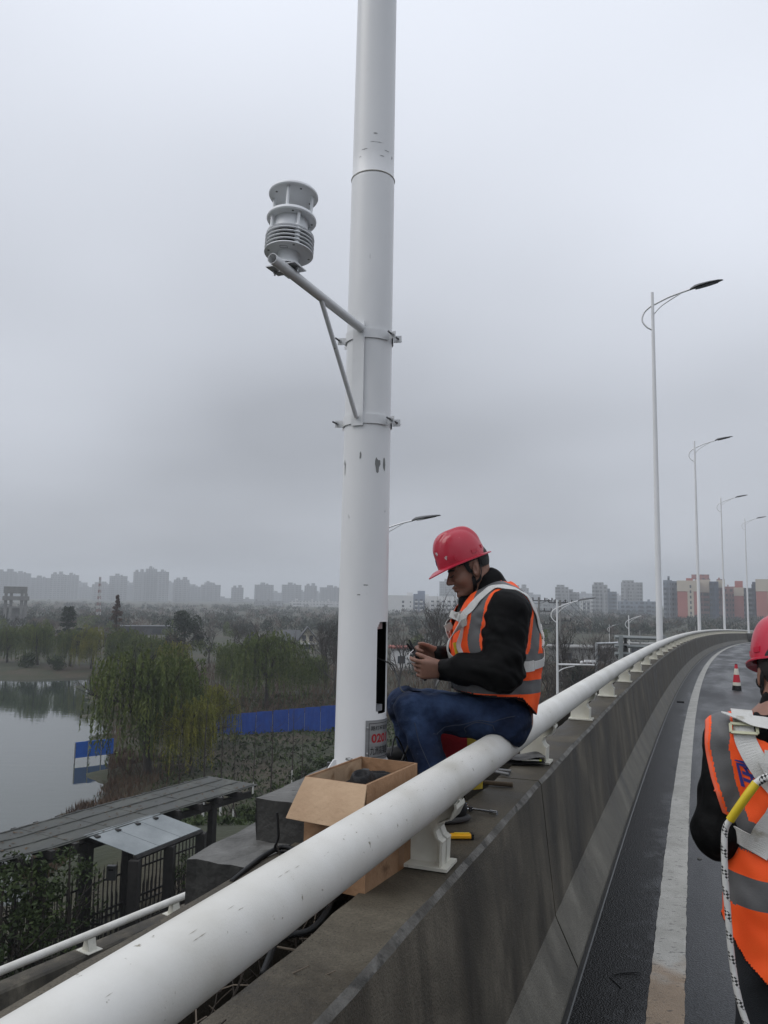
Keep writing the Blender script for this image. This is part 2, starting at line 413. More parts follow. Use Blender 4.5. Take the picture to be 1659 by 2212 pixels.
# concrete barrier in cast segments
def barrier():
    root = empty('concrete_barrier', bp(0, 0.1, 0), 'stained concrete parapet barrier under the white pipe rail, along the road', 'barrier')
    prof = [(-0.190, -0.02, 2), (-0.183, 0.05, 2), (-0.085, 0.255, 2), (-0.076, 0.278, 0), (-0.009, 0.912, 3), (0.009, 0.93, 1), (0.22, 0.93, 0), (0.225, 0.74, 1), (0.40, 0.74, 0),
            (0.405, 0.92, 1), (0.655, 0.92, 3), (0.67, 0.90, 0), (0.67, -0.1, 0), (0.3, -0.5, 0), (-0.2, -0.5, 0), (-0.190, -0.02, 0)]
    edges = [-16 , -5.4, 4.22, 15.0, 23.4, 34, 45, 57, 70, 84, 99, 115, 132, 150, 170, 190]
    rnd = random.Random(4)
    for a, b in zip(edges, edges[1:]):
        mb = MB(); g = 0.008
        ys = [a + g]
        while ys[-1] < b - g: ys.append(min(b - g, ys[-1] + (0.12 if a < 12 else 1.2)))
        rows = []
        for Y in ys:
            row = []
            for i, (q, z, mi) in enumerate(prof):
                jq = jz = 0
                if a < 12 and i in (4, 5): jq = .003 * math.sin(Y * 7.1 + i) * math.sin(Y * 3.3) + rnd.uniform(-.0012, .0012); jz = .002 * math.sin(Y * 5.7 + 2 * i) * math.sin(Y * 2.1) - .001
                if a < 12 and i in (6, 9, 10, 11): jq = rnd.uniform(-.008, .008); jz = rnd.uniform(-.004, .0)
                row.append(bp(Y, q + jq, z + jz))
            rows.append(row)
        n = len(prof)
        for k in range(n - 1):
            mb.mi = prof[k][2]
            mb.sheet([[r[k] for r in rows], [r[k + 1] for r in rows]])
        mb.mi = 0
        mb.add(rows[0], [tuple(range(n - 1))]); mb.add(rows[-1], [tuple(range(n - 2, -1, -1))])
        mb.build('barrier_segment', [M['concrete_wet'], M['concrete_top'], M['concrete_toe'], M['concrete_edge']], root, smooth=22)
    return root
barrier()
# thin kerb joint strip along the toe
def gutter_strip():
    mb = MB(); rows = []
    for Y in stations(-14, 185, 0.8, 3):
        rows.append([bp(Y, -0.182, 0.034), bp(Y, -0.206, 0.036), bp(Y, -0.212, 0.031)])
    mb.sheet(rows)
    return tag(mb.build('gutter_strip', pmat('dark_joint_sealant', (0.018, 0.018, 0.018), rough=0.3)), kind='structure')
gutter_strip()
# pipe rail on posts
def railing():
    root = empty('steel_railing', bp(0, RAILQ, 0.93), 'thick white steel pipe rail on cream posts along the bridge barrier', 'railing')
    ys = stations(-9, 190, 0.6, 2.5)
    MB().tube([bp(Y, RAILQ, 1.20) for Y in ys], 0.07, n=28).build('rail_pipe', M['white_paint'], root, smooth=60)
    # chips and scuffs in the paint of the near stretch, too small to pick apart
    rc_ = random.Random(17); ch = MB()
    for i in range(130):
        Y = rc_.uniform(.9, 7.5); line = rc_.random() < .55
        th = math.radians(rc_.choice((118, 128)) + rc_.uniform(-1.5, 1.5)) if line else math.radians(rc_.uniform(-40, 200)); L = rc_.uniform(.003, .014) if line else rc_.uniform(.001, .0035); w = rc_.uniform(.0004, .0008) if line else L * rc_.uniform(.3, .9)
        u = rail_dir(Y); o_ = Vector((-u.y, u.x, 0)); pt = lambda dt, ds: bp(Y, RAILQ, 1.20) + (o_ * math.cos(th + dt / .07) + Vector((0, 0, 1)) * math.sin(th + dt / .07)) * .0703 + u * ds
        ch.add([pt(-w, 0), pt(0, -L), pt(w, 0), pt(0, L)], [(0, 1, 2, 3)])
    ch.build('paint_chips', pmat('chipped_paint', (.30, .28, .23), scale=50, rough=.8), root)['kind'] = 'stuff'
    proto = None
    web = [(0.045, 0), (0.205, 0), (0.198, 0.12), (0.170, 0.235), (0.115, 0.255), (-0.005, 0.225), (-0.008, 0.205), (0.010, 0.168), (0.030, 0.162), (0.056, 0.148), (0.066, 0.125), (0.056, 0.102), (0.040, 0.092), (0.042, 0.085)]
    Y = 2.78; k = -5
    def make():
        r = MB()
        # profile plane: x = outward, y = up, extruded along the rail
        Mx = Matrix(((OUT0.x, 0, U0.x, 0), (OUT0.y, 0, U0.y, 0), (0, 1, 0, 0), (0, 0, 0, 1)))
        r.prism(web, 0.014, Mx @ Matrix.Translation((0, 0, -0.007)))
        o = r.build('post', M['white_post'])
        f = MB()
        side = [(0.045, 0.0), (0.042, 0.085), (0.040, 0.092), (0.056, 0.102), (0.066, 0.125), (0.056, 0.148), (0.030, 0.162), (0.010, 0.168), (-0.008, 0.205), (-0.005, 0.22)]
        rows = []
        for w in (-0.05, 0.05): rows.append([OUT0 * q + Vector((0, 0, z)) + U0 * w for q, z in side])
        f.sheet(rows)
        rows2 = []
        for w in (-0.05, 0.05): rows2.append([OUT0 * (q + 0.009) + Vector((0, 0, z)) + U0 * w for q, z in side])
        f.sheet(rows2[::-1])
        f.sheet([rows[0], rows2[0]]); f.sheet([rows2[1], rows[1]])
        fl = f.build('flange', M['white_post'], o)
        g = MB(); g.box(OUT0 * 0.215 * 0.5 + Vector((0, 0, 0.007)) + OUT0 * 0.01, (0.19, 0.125, 0.010), Matrix((OUT0, U0, (0, 0, 1))).transposed().to_3x3())
        g.build('base_plate', M['white_post'], o)
        c = MB(); c.sheet([[OUT0 * (RAILQ + 0.072 * math.cos(a)) + Vector((0, 0, 0.27 + 0.072 * math.sin(a))) + U0 * w for a in [math.radians(t) for t in range(200, 341, 14)]] for w in (-0.05, 0.05)])
        c.build('cradle', M['white_post'], o)
        return o
    while Y + k * 1.91 < 150:
        yy = Y + k * 1.91; p = bp(yy, 0, 0.932)
        if proto is None:
            o = make(); proto = o
        else: o = copy_tree(proto)
        o.parent = root; o.location = p - root.location
        d = rail_dir(yy); o.rotation_euler = (0, 0, math.atan2(-d.x, d.y) - math.atan2(-U0.x, U0.y))
        k += 1
    return root
railing()
# ================================================================ near lamp post, its footing, sensor bracket and weather station
M['block'] = pmat('rough_grey_concrete', [(0.3, (0.055, 0.054, 0.050)), (0.6, (0.12, 0.119, 0.112)), (0.8, (0.19, 0.188, 0.18))], scale=6, rough=0.75, bump=0.7, bscale=40, speck=((0.07, 0.068, 0.062), 9, 0.6))
M['block_dark'] = pmat('dark_side_concrete', [(0.3, (0.016, 0.016, 0.015)), (0.7, (0.055, 0.054, 0.050))], scale=5, rough=0.8, bump=0.9, bscale=30)  # block sides, much darker than the block tops
def sqz(s, q, z): 
    p = sq(s, q, 0); return Vector((p.x, p.y, z))
def rough_block(name, s0, s1, q0, q1, z0, z1, parent, seed, n=10):
    rnd = random.Random(seed); mb = MB()
    ss = [s0 + (s1 - s0) * k / n for k in range(n + 1)]; qs = [q0 + (q1 - q0) * k / 6 for k in range(7)]
    J = lambda a: rnd.uniform(-a, a)
    top = [[sqz(s + J(.006), q + J(.006), z1 + J(.004)) for q in qs] for s in ss]
    bot = [[sqz(s, q, z0) for q in qs] for s in ss]
    mid = lambda r: [sqz(0, 0, 0) for _ in r]
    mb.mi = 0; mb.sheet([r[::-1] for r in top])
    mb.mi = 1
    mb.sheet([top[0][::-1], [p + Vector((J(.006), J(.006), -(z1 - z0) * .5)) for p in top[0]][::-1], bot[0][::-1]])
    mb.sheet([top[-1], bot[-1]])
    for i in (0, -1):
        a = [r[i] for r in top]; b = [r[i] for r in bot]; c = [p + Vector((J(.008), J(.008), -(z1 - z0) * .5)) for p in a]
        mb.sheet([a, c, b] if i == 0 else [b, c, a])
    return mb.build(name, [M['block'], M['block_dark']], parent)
foot = empty('lamp_footing', sqz(3.08, 0.6, 0.4), 'two-step rough concrete footing outside the barrier, carrying the nearest lamp post', 'footing')
rough_block('lower_block', 2.46, 4.1, 0.672, 0.94, 0.30, 0.92, foot, 2)
rough_block('upper_block', 2.74, 3.66, 0.42, 0.82, 0.921, 1.075, foot, 5)

PC = Vector((-0.083, 3.337, 0.0)); PZ0 = 1.09
def prad(z): return 0.1068 - 0.0045 * (z - 1.08) - (0.0022 if z > 3.70 else 0.0)
def ppt(phi, z, off=0.0):
    """phi in degrees from the side facing the camera, positive to the right"""
    a = math.radians(phi); r = prad(z) + off
    return Vector((PC.x + .0040 * (z - 1.1) + r * math.sin(a), PC.y - r * math.cos(a), z))
M['pole'] = pmat('white_pole_paint', [(0.25, (0.66, 0.67, 0.675)), (0.55, (0.76, 0.765, 0.77)), (0.8, (0.79, 0.795, 0.80))], scale=1.6, stretch=(1, 1, .5), rough=0.30, rough2=0.42,
                 speck=((0.16, 0.16, 0.15), 11, 0.725, (1.6, 1.6, .8)))
M['galv'] = pmat('grey_steel', [(0.3, (0.34, 0.35, 0.36)), (0.7, (0.52, 0.53, 0.54))], scale=20, rough=0.4, metal=0.7)
M['bolt'] = pmat('dark_bolt_steel', (0.10, 0.10, 0.105), scale=50, rough=0.4, metal=0.8)
M['sensor'] = pmat('matt_white_sensor_paint', [(0.3, (0.70, 0.715, 0.73)), (0.7, (0.77, 0.785, 0.80))], scale=8, rough=0.42)
M['bracket'] = pmat('white_bracket_paint', [(0.3, (0.66, 0.67, 0.68)), (0.7, (0.74, 0.75, 0.755))], scale=7, rough=0.35, speck=((0.3, 0.3, 0.3), 40, 0.70))
M['inner_shade'] = pmat('painted_inner_shade', (0.004, 0.0045, 0.004), rough=0.8, spec=.2)  # near-black that paints shade into hollow insides
M['black_rubber'] = pmat('black_cable_rubber', (0.006, 0.0065, 0.007), rough=0.5, spec=.3)

M['lamp_grey'] = pmat('lamp_head_grey', [(0.3, (0.055, 0.058, 0.062)), (0.7, (0.10, 0.105, 0.11))], scale=9, rough=0.45)
M['lamp_lens'] = pmat('lamp_lens', (0.02, 0.02, 0.022), rough=0.2)
def lamp_arm_parts(root, H, parent_loc=(0, 0, 0), ax=Vector((1, 0, 0)), detail=True):
    """curled arm, brace and cobra head at the top of a lamp post; local origin at the post's foot"""
    b = Vector(parent_loc); Z = Vector((0, 0, 1)); side = Z.cross(ax)
    P = lambda x, z: b + ax * x + Z * (H + z)
    arm = catmull([P(0, -1.26), P(-.20, -1.12), P(-.325, -.90), P(-.27, -.66), P(-.1, -.49), P(.12, -.38), P(.55, -.20), P(1.2, -.02)], 6)
    n = 8 if detail else 6
    MB().tube(arm, 0.030, n).build('arm', M['lamp_pole'], root, smooth=60)
    MB().tube(catmull([P(0.03, -.73), P(.3, -.46), P(.86, -.13)], 5), 0.018, 6).build('brace', M['lamp_pole'], root, smooth=60)
    # head: lofted shell
    ax2 = (ax * 0.978 + Z * 0.207).normalized(); up2 = side.cross(ax2) * -1
    if up2.z < 0: up2 = -up2
    c0 = P(1.14, -.05); mb = MB(); rows = []
    sec = [(0, .05, .035, 0), (.06, .07, .06, .01), (.16, .11, .085, .02), (.30, .15, .085, .02), (.6, .165, .07, .01), (.85, .12, .05, 0), (.97, .05, .025, 0), (1.0, .01, .006, 0)]
    for (x, w, h, o) in sec:
        row = []
        for k in range(13):
            a = math.pi * k / 12
            row.append(c0 + ax2 * x + side * (w * math.cos(a)) + up2 * (h * math.sin(a) + o))
        rows.append(row)
    mb.mi = 0; mb.sheet(rows)
    mb.mi = 0
    rows2 = [[r[0], r[0] * .5 + r[-1] * .5 - up2 * .02, r[-1]] for r in rows]
    mb.sheet([r[::-1] for r in rows2])
    hd = mb.build('lamp_head', [M['lamp_grey']], root, smooth=50)
    lens = MB(); rl = []
    for (x, w, h, o) in sec[2:6]:
        rl.append([c0 + ax2 * x + side * (w * t * .8) - up2 * (.026 - .006 * abs(t)) for t in (-1, 0, 1)])
    lens.sheet([r[::-1] for r in rl]); lens.build('lens', M['lamp_lens'], hd)
M['lamp_pole'] = M['pole']

def near_post():
    root = empty('lamp_post', (PC.x, PC.y, PZ0), 'tall thick white lamp post rising beside the seated worker, carrying the sensor bracket', 'lamp post', 'white lamp posts along the bridge')
    zs = sorted(set([1.09, 1.2, 1.3] + [1.36 + .01 * k for k in range(42)] + [1.8 + .1 * k for k in range(19)] + [3.68, 3.698, 3.702, 3.8] + [4 + k * .5 for k in range(16)]))
    zs = [z for z in zs if z <= 11.9]
    n = 120; phis = [-180 + 360 * k / n for k in range(n)]
    def hole(phi, z):
        a, b, zc, zh = 36.0, 88.0, 1.564, 0.187
        x = abs(phi - (a + b) / 2) / 180 * math.pi * 0.11; hw = (b - a) / 2 / 180 * math.pi * 0.11; y = abs(z - zc); rr = 0.03
        if x > hw or y > zh: return False
        if x > hw - rr and y > zh - rr: return (x - hw + rr) ** 2 + (y - zh + rr) ** 2 < rr * rr
        return True
    mb = MB(); cut = {}
    vo = [ppt(p, z) for z in zs for p in phis]; vi = [ppt(p, z, -0.006) for z in zs for p in phis]
    fs = []; N0 = len(vo); edges = {}
    for i in range(len(zs) - 1):
        for k in range(n):
            if hole(phis[k] + 1.5, (zs[i] + zs[i + 1]) / 2): cut[(i, k)] = 1
    q = lambda i, k: i * n + k % n
    for i in range(len(zs) - 1):
        for k in range(n):
            if (i, k) in cut: continue
            fs.append((q(i, k), q(i, k + 1), q(i + 1, k + 1), q(i + 1, k)))
            if 1.2 < zs[i] < 1.9: fs.append(tuple(N0 + t for t in (q(i, k), q(i + 1, k), q(i + 1, k + 1), q(i, k + 1))))
            for (di, dk, e) in ((-1, 0, (q(i, k), q(i, k + 1))), (1, 0, (q(i + 1, k + 1), q(i + 1, k))), (0, -1, (q(i + 1, k), q(i, k))), (0, 1, (q(i, k + 1), q(i + 1, k + 1)))):
                if (i + di, (k + dk) % n) in cut: fs.append((e[1], e[0], N0 + e[0], N0 + e[1]))
    mb.add(vo + vi, fs); mb.m = [1 if min(f) >= N0 else 0 for f in mb.f]  # inner wall coloured near-black, so the open hatch looks shaded
    mb.build('shaft', [M['pole'], M['inner_shade']], root, smooth=40)
    # weld seam with a rusty line
    MB().tube([ppt(p, 3.697, 0.0006) for p in range(-180, 181, 5)], 0.0028, 6, cap=False).build('weld_seam', pmat('stained_weld', [(0.35, (0.20, 0.18, 0.14)), (0.6, (0.55, 0.54, 0.50))], scale=9, rough=.6), root, smooth=60)
    # foot plate, gussets, anchor bolts
    bpz = MB(); bpz.box((PC.x, PC.y, PZ0 - .004), (.30, .30, .02), rotz(math.radians(-21.2))); bpz.build('base_plate', M['pole'], root)
    for k in range(4):
        a = math.radians(-21.2 + 45 + 90 * k); d = Vector((math.cos(a), math.sin(a), 0)); t = Vector((-d.y, d.x, 0))
        g = MB(); c = Vector((PC.x, PC.y, PZ0 + .007))
        Mx = Matrix(((d.x, 0, t.x, c.x), (d.y, 0, t.y, c.y), (0, 1, 0, c.z), (0, 0, 0, 1)))
        g.prism([(.10, 0), (.175, 0), (.175, .012), (.116, .095), (.10, .095)], .008, Mx @ Matrix.Translation((0, 0, -.004))); g.build('gusset', M['pole'], root)
        a2 = math.radians(-21.2 + 45 + 90 * k + 28); c2 = Vector((PC.x + 0.168 * math.cos(a2), PC.y + .168 * math.sin(a2), PZ0))
        MB().tube([c2, c2 + Vector((0, 0, .06))], .011, 8).lathe([(.019, .008), (.019, .026)], 6, Matrix.Translation(c2)).build('anchor_bolt', M['bolt'], root)
    # inside of the hand hole: door catch, and wiring board in the painted shade black
    i1 = MB(); i1.box(ppt(62, 1.40, -.035), (.05, .03, .025), rotz(math.radians(62))); i1.build('door_catch', M['galv'], root)
    i2 = MB(); i2.box(ppt(62, 1.735, -.030), (.045, .012, .030), rotz(math.radians(62))); i2.build('catch_plate', M['galv'], root)
    i3 = MB(); i3.box((PC.x, PC.y, 1.56), (.13, .02, .5), rotz(math.radians(70))); i3.build('wiring_board', M['inner_shade'], root)
    rnd = random.Random(2); chip = pmat('bare_grey_primer', (.20, .205, .20), scale=40, rough=.7)
    for (ph, z, w, h) in ((28, 2.405, .013, .045), (48, 2.405, .009, .040), (-62, 2.395, .006, .035), (-14, 2.44, .004, .02), (-22, 1.205, .02, .008), (5, 1.90, .012, .003), (-10, 1.86, .008, .003), (8, 3.83, .035, .002), (-25, 3.80, .02, .002), (40, 3.80, .02, .002), (25, 3.77, .012, .002), (-38, 3.77, .01, .0015), (4, 3.87, .012, .004)):
        n = 12; pts = []
        for k in range(n):
            a = 2 * math.pi * k / n; r = rnd.uniform(.55, 1.1); pts.append(ppt(ph + math.degrees(w * r * math.cos(a) / .1), z + h * r * math.sin(a) * (.7 if math.sin(a) > 0 else 1), .0007))
        MB().add(pts, [tuple(range(n))]).build('paint_chip', chip, root)
    lamp_arm_parts(root, 12.0, (PC.x, PC.y, 0), -OUT0)
    return root
post = near_post()

# number plate: curved steel plate with riveted edge and printed text
def text_verts(s, size, bold=0.0):
    cu = bpy.data.curves.new('t', 'FONT'); cu.body = s; cu.size = size; cu.offset = bold; cu.resolution_u = 3; cu.align_x = 'LEFT'
    o = bpy.data.objects.new('t', cu); COL.objects.link(o)
    dg = bpy.context.evaluated_depsgraph_get(); me = o.evaluated_get(dg).to_mesh()
    vs = [v.co.copy() for v in me.vertices]; fs = [tuple(p.vertices) for p in me.polygons]
    o.to_mesh_clear(); bpy.data.objects.remove(o); bpy.data.curves.remove(cu)
    return vs, fs
def fit_text(s, w, h, bold=0.0):
    vs, fs = text_verts(s, 1.0, bold)
    if not vs: return [], []
    x0, x1 = min(v.x for v in vs), max(v.x for v in vs); y0, y1 = min(v.y for v in vs), max(v.y for v in vs)
    return [((v.x - x0) / (x1 - x0) * w, (v.y - y0) / (y1 - y0) * h) for v in vs], fs
M['plate'] = pmat('brushed_number_plate', [(0.3, (0.20, 0.205, 0.21)), (0.7, (0.28, 0.285, 0.29))], scale=4, stretch=(1, 1, 12), rough=0.38, metal=0.35)
M['ink_black'] = pmat('black_print', (0.012, 0.012, 0.012), rough=0.6)
M['ink_red'] = pmat('red_print', (0.30, 0.010, 0.016), rough=0.6)
M['ink_blue'] = pmat('blue_print', (0.03, 0.035, 0.22), rough=0.7)
M['ink_white'] = pmat('white_print', (0.75, 0.75, 0.75), rough=0.6)
def number_plate():
    za, zb, pa, pb_ = 1.200, 1.357, 12, 101
    rad = prad(1.28); deg = lambda x: math.degrees(x / rad)
    pl = MB(); ps = [pa + (pb_ - pa) * k / 24 for k in range(25)]
    o1 = [[ppt(p, z, .0035) for p in ps] for z in (za, zb)]; o0 = [[ppt(p, z, .0006) for p in ps] for z in (za, zb)]
    pl.sheet(o1); pl.sheet(o0[::-1]); pl.sheet([o0[0], o1[0]]); pl.sheet([o1[1], o0[1]])
    pl.sheet([[o0[0][0], o0[1][0]], [o1[0][0], o1[1][0]]]); pl.sheet([[o1[0][-1], o1[1][-1]], [o0[0][-1], o0[1][-1]]])
    plate = pl.build('number_plate', M['plate'], post, smooth=40); plate['label'] = 'grey metal number plate with red digits and black characters'
    def wrap(s, w, h, x, z, m, name, bold=0.0):
        v2, fs = fit_text(s, w, h, bold); mb = MB()
        mb.add([ppt(pa + deg(x + a), z + b, .0042) for a, b in v2], fs); mb.build(name, m, plate)
    wrap('路灯杆定位', .098, .0185, .022, 1.317, M['ink_black'], 'lettering', .01)
    wrap('0201', .088, .036, .024, 1.268, M['ink_red'], 'digits', .035)
    wrap('九洲高架路', .098, .034, .020, 1.221, M['ink_black'], 'lettering', .01)
    fr = MB()
    f0, f1, g0, g1 = pa + deg(.014), pa + deg(.150), za + .012, zb - .012
    fr.tube([ppt(f0, z, .0038) for z in (g0, g1)], .0011, 4)
    for z in (g0, g1): fr.tube([ppt(f0 + (f1 - f0) * k / 12, z, .0038) for k in range(13)], .0011, 4)
    fr.build('border', M['ink_black'], plate)
    for z in (za + .028, zb - .028):
        c = ppt(pa + deg(.007), z, .004); MB().lathe([(.0045, 0), (.004, .0025), (.0001, .0035)], 8, axis_frame(ppt(pa + deg(.007), z, 1) - c, c)).build('rivet', M['galv'], plate, smooth=60)
number_plate()

# ---- sensor bracket
def bracket():
    root = empty('sensor_bracket', ppt(-24, 2.75), 'white tube bracket clamped to the near lamp post, holding the weather station', 'bracket')
    A0 = Vector((-0.112, 3.235, 2.985)); A1 = Vector((-0.397, 2.585, 2.998)); d = (A1 - A0).normalized()
    # open tube
    R, t = 0.0185, 0.0018; X = d.orthogonal().normalized(); Yv = d.cross(X); mb = MB(); rows = []
    for (p, r) in ((A0 - d * .02, R), (A1, R), (A1, R - t), (A1 - d * .25, R - t)):
        rows.append([p + (X * math.cos(2 * math.pi * k / 28) + Yv * math.sin(2 * math.pi * k / 28)) * r for k in range(29)])
    mb.sheet([r[::-1] for r in rows]); mb.build('arm', M['bracket'], root, smooth=35)
    # plate against the post, facing along the arm
    dh = Vector((d.x, d.y, 0)).normalized(); sd = Vector((-dh.y, dh.x, 0)); Rp = Matrix((sd, dh, (0, 0, 1))).transposed()
    phi = math.degrees(math.atan2(dh.x, -dh.y))
    pc = ppt(phi, 2.76, .006)
    MB().box((pc.x, pc.y, 2.79), (.052, .006, .45), Rp).build('mounting_plate', M['bracket'], root)
    B0 = A0 + (A1 - A0) * .50 - Vector((0, 0, R * .6)); B1 = ppt(phi, 2.60, .014)
    MB().tube([B0, B1], .0095, 14).build('brace', M['bracket'], root, smooth=50)
    # clamp bands: front strap and rear strap with ears and threaded rods
    for zc in (2.965, 2.595):
        for lo, hi, nm in ((-76 + phi, 76 + phi, 'clamp_band'), (104 + phi, 256 + phi, 'clamp_band')):
            ps = [lo + (hi - lo) * k / 20 for k in range(21)]; mb = MB(); h = .02
            o = [[ppt(p, zc + s * h, .0065) for p in ps] for s in (-1, 1)]; i = [[ppt(p, zc + s * h, .001) for p in ps] for s in (-1, 1)]
            mb.sheet(o); mb.sheet(i[::-1]); mb.sheet([o[1], i[1]]); mb.sheet([i[0], o[0]])
            for p in (lo, hi):
                e = ppt(p, zc, .02); a = math.radians(p)
                mb.box(e + Vector((math.sin(a), -math.cos(a), 0)) * .006, (.004, .034, .030), rotz(a))
            mb.build(nm, M['bracket'], root, smooth=40)
        for s in (-1, 1):
            p0 = ppt(phi + s * 76, zc, .03); p1 = ppt(phi + s * 104, zc, .03); dd = (p1 - p0).normalized()
            rod = MB().tube([p0 - dd * .05, p1 + dd * .03], .004, 8).build('threaded_rod', M['bolt'], root)
            for c in (p0 - dd * .012, p1 + dd * .012):
                MB().lathe([(.0085, -.004), (.0085, .004)], 6, axis_frame(dd, c)).build('nut', M['galv'], rod)
    # saddle under the sensor
    sc = A1 + (A0 - A1) * .185 + Vector((0, 0, R + .003)) - sd * .017; Rs = Matrix((sd, dh, (0, 0, 1))).transposed()
    mb = MB(); mb.box(sc + sd * -.006, (.118, .085, .004), Rs); mb.box(sc - Vector((0, 0, .012)) , (.03, .07, .022), Rs)
    mb.build('saddle_plate', M['galv'], root)
    for s in (-1, 1):
        c = sc + sd * (s * .047 - .006); MB().tube([c - Vector((0, 0, .018)), c + Vector((0, 0, .016))], .0035, 8).lathe([(.007, -.009), (.007, -.003)], 6, Matrix.Translation(c)).build('saddle_bolt', M['galv'], root)
    return sc
SAD = bracket()
def weather_station():
    b = SAD + Vector((0.0, 0.0, .002))
    root = empty('weather_station', b, 'white round multi-disc weather sensor on the tube bracket', 'weather station'); root.rotation_euler = (math.radians(-6), math.radians(2), 0)
    T = lambda z: Matrix.Translation(b + Vector((0, 0, z)))
    S = M['sensor']; n = 48; z0 = .052
    MB().lathe([(.050, 0), (.050, .006), (.037, .008), (.036, .04), (.042, z0)], 32, T(0)).build('neck', S, root, smooth=35)
    def disc(name, z, r, h, hollow=0.0):
        prof = [(r * .97, z), (r, z + h * .22), (r * .985, z + h * .6), (r * .93, z + h * .86), (r * .8, z + h), (.0001, z + h * 1.04)]
        prof = [(.0001, z + .001)] + prof
        return MB().lathe(prof, n, T(0)).build(name, S, root, smooth=40)
    disc('bottom_disc', z0, .0885, .010)
    for k in range(4):
        z = z0 + .0165 + .0145 * k; r = .0885
        MB().lathe([(.070, z + .004), (r * .985, z - .0005), (r, z + .0015), (r * .985, z + .004), (.072, z + .0068)], n, T(0), closed=True).build('louvre', S, root, smooth=50)
    MB().lathe([(.0735, z0 + .0105), (.0735, z0 + .0695)], 32, T(0)).build('louvre_shade_core', M['inner_shade'], root, smooth=50)  # core painted near-black, putting shade into the gaps between louvres
    zt = z0 + .072
    MB().lathe([(.0001, zt - .002), (.084, zt - .002), (.086, zt + .002), (.062, zt + .006), (.060, zt + .062), (.0001, zt + .063)], n, T(0)).build('body', S, root, smooth=40)
    zm = zt + .060
    disc('middle_disc', zm, .0905, .021)
    ztop = zm + .098
    disc('top_disc', ztop, .0905, .021)
    for k in range(4):
        a = math.radians(-62 + 90 * k); c = b + Vector((.073 * math.cos(a), .073 * math.sin(a), 0))
        MB().tube([c + Vector((0, 0, z0 + .008)), c + Vector((0, 0, zt + .012))], .0105, 10).tube([c + Vector((0, 0, zt)), c + Vector((0, 0, zm + .004))], .0062, 10).build('spacer', S, root, smooth=40)
    for k in range(4):
        a = math.radians(-98 + 90 * k); c = b + Vector((.070 * math.cos(a), .070 * math.sin(a), 0))
        MB().tube([c + Vector((0, 0, zm + .015)), c + Vector((0, 0, ztop + .004))], .0058, 10).build('pillar', S, root, smooth=40)
    for (z, off, rr) in ((ztop, 30, .066), (zm, 10, .074), (z0, 20, .074)):
        for k in range(4):
            a = math.radians(-90 + off + 90 * k); c = b + Vector((rr * math.cos(a), rr * math.sin(a), z + .0008))
            MB().lathe([(.0042, -.0012), (.0042, .002)], 8, Matrix.Translation(c)).build('screw', M['bolt'], root)
    lab = MB(); c = b + Vector((-.012, -.055, z0 - .0004))
    for a, w in (((-.013, -.007), (.013, -.007)), ((.013, -.007), (.013, .007)), ((.013, .007), (-.013, .007)), ((-.013, .007), (-.013, -.007))):
        lab.tube([c + Vector((*a, 0)), c + Vector((*w, 0))], .0006, 4)
    lab.build('label_outline', M['bolt'], root)
    MB().lathe([(.022, ztop + .021), (.021, ztop + .028), (.013, ztop + .034), (.0001, ztop + .036)], 20, T(0)).build('light_dome', pmat('clear_dome', (.75, .77, .78), rough=.12), root, smooth=60)
weather_station()

# ---- four further lamp posts along the curve, and lamps of the lower roads
def make_lamp(H, label, r0=.105, r1=.045, name='lamp_post'):
    root = empty(name, (0, 0, 0), label, 'lamp post')
    zs = [0, H * .25, H * .5, H * .75, H]
    MB().tube([(0, 0, z) for z in zs], [r0 + (r1 - r0) * z / H for z in zs], 16).build('shaft', M['lamp_pole'], root, smooth=60)
    MB().box((0, 0, .01), (.34, .34, .02)).build('base_plate', M['lamp_pole'], root)
    lamp_arm_parts(root, H, (0, 0, 0), Vector((1, 0, 0)), False)
    return root
lamp_far = make_lamp(12.4, 'x')
spec = [(1409, 632, 25.5, 'tallest white lamp post beyond the seated worker, first along the curving rail'),
        (1500, 953, 47.5, 'second white lamp post along the curving rail, before the salmon tower'),
        (1557, 1075, 68.0, 'third white lamp post along the curving rail, before the dark blue facade'),
        (1609, 1120, 86.0, 'fourth and smallest white lamp post on the curve, above the standing worker')]
for i, (px, py, dep, lab) in enumerate(spec):
    o = lamp_far if i == 0 else copy_tree(lamp_far)
    p = at(px, py, dep); o.location = (p.x, p.y, p.z - 12.4); tag(o, lab, 'lamp post', 'white lamp posts along the bridge')
    d = rail_dir(p.y); o.rotation_euler = (0, 0, math.atan2(-d.x, d.y) + math.radians(3))
    # footing block outside the barrier
    f = empty('lamp_footing', (p.x, p.y, p.z - 13.2), ['first', 'second', 'third', 'fourth'][i] + ' concrete footing along the far rail, under a lamp post', 'footing')
    MB().box((p.x, p.y, p.z - 12.75), (.8, .8, .7), rotz(math.atan2(-d.x, d.y))).box((p.x, p.y, p.z - 13.6), (.6, .6, 1.0), rotz(math.atan2(-d.x, d.y)), 1.3).build('block', M['block'], f)
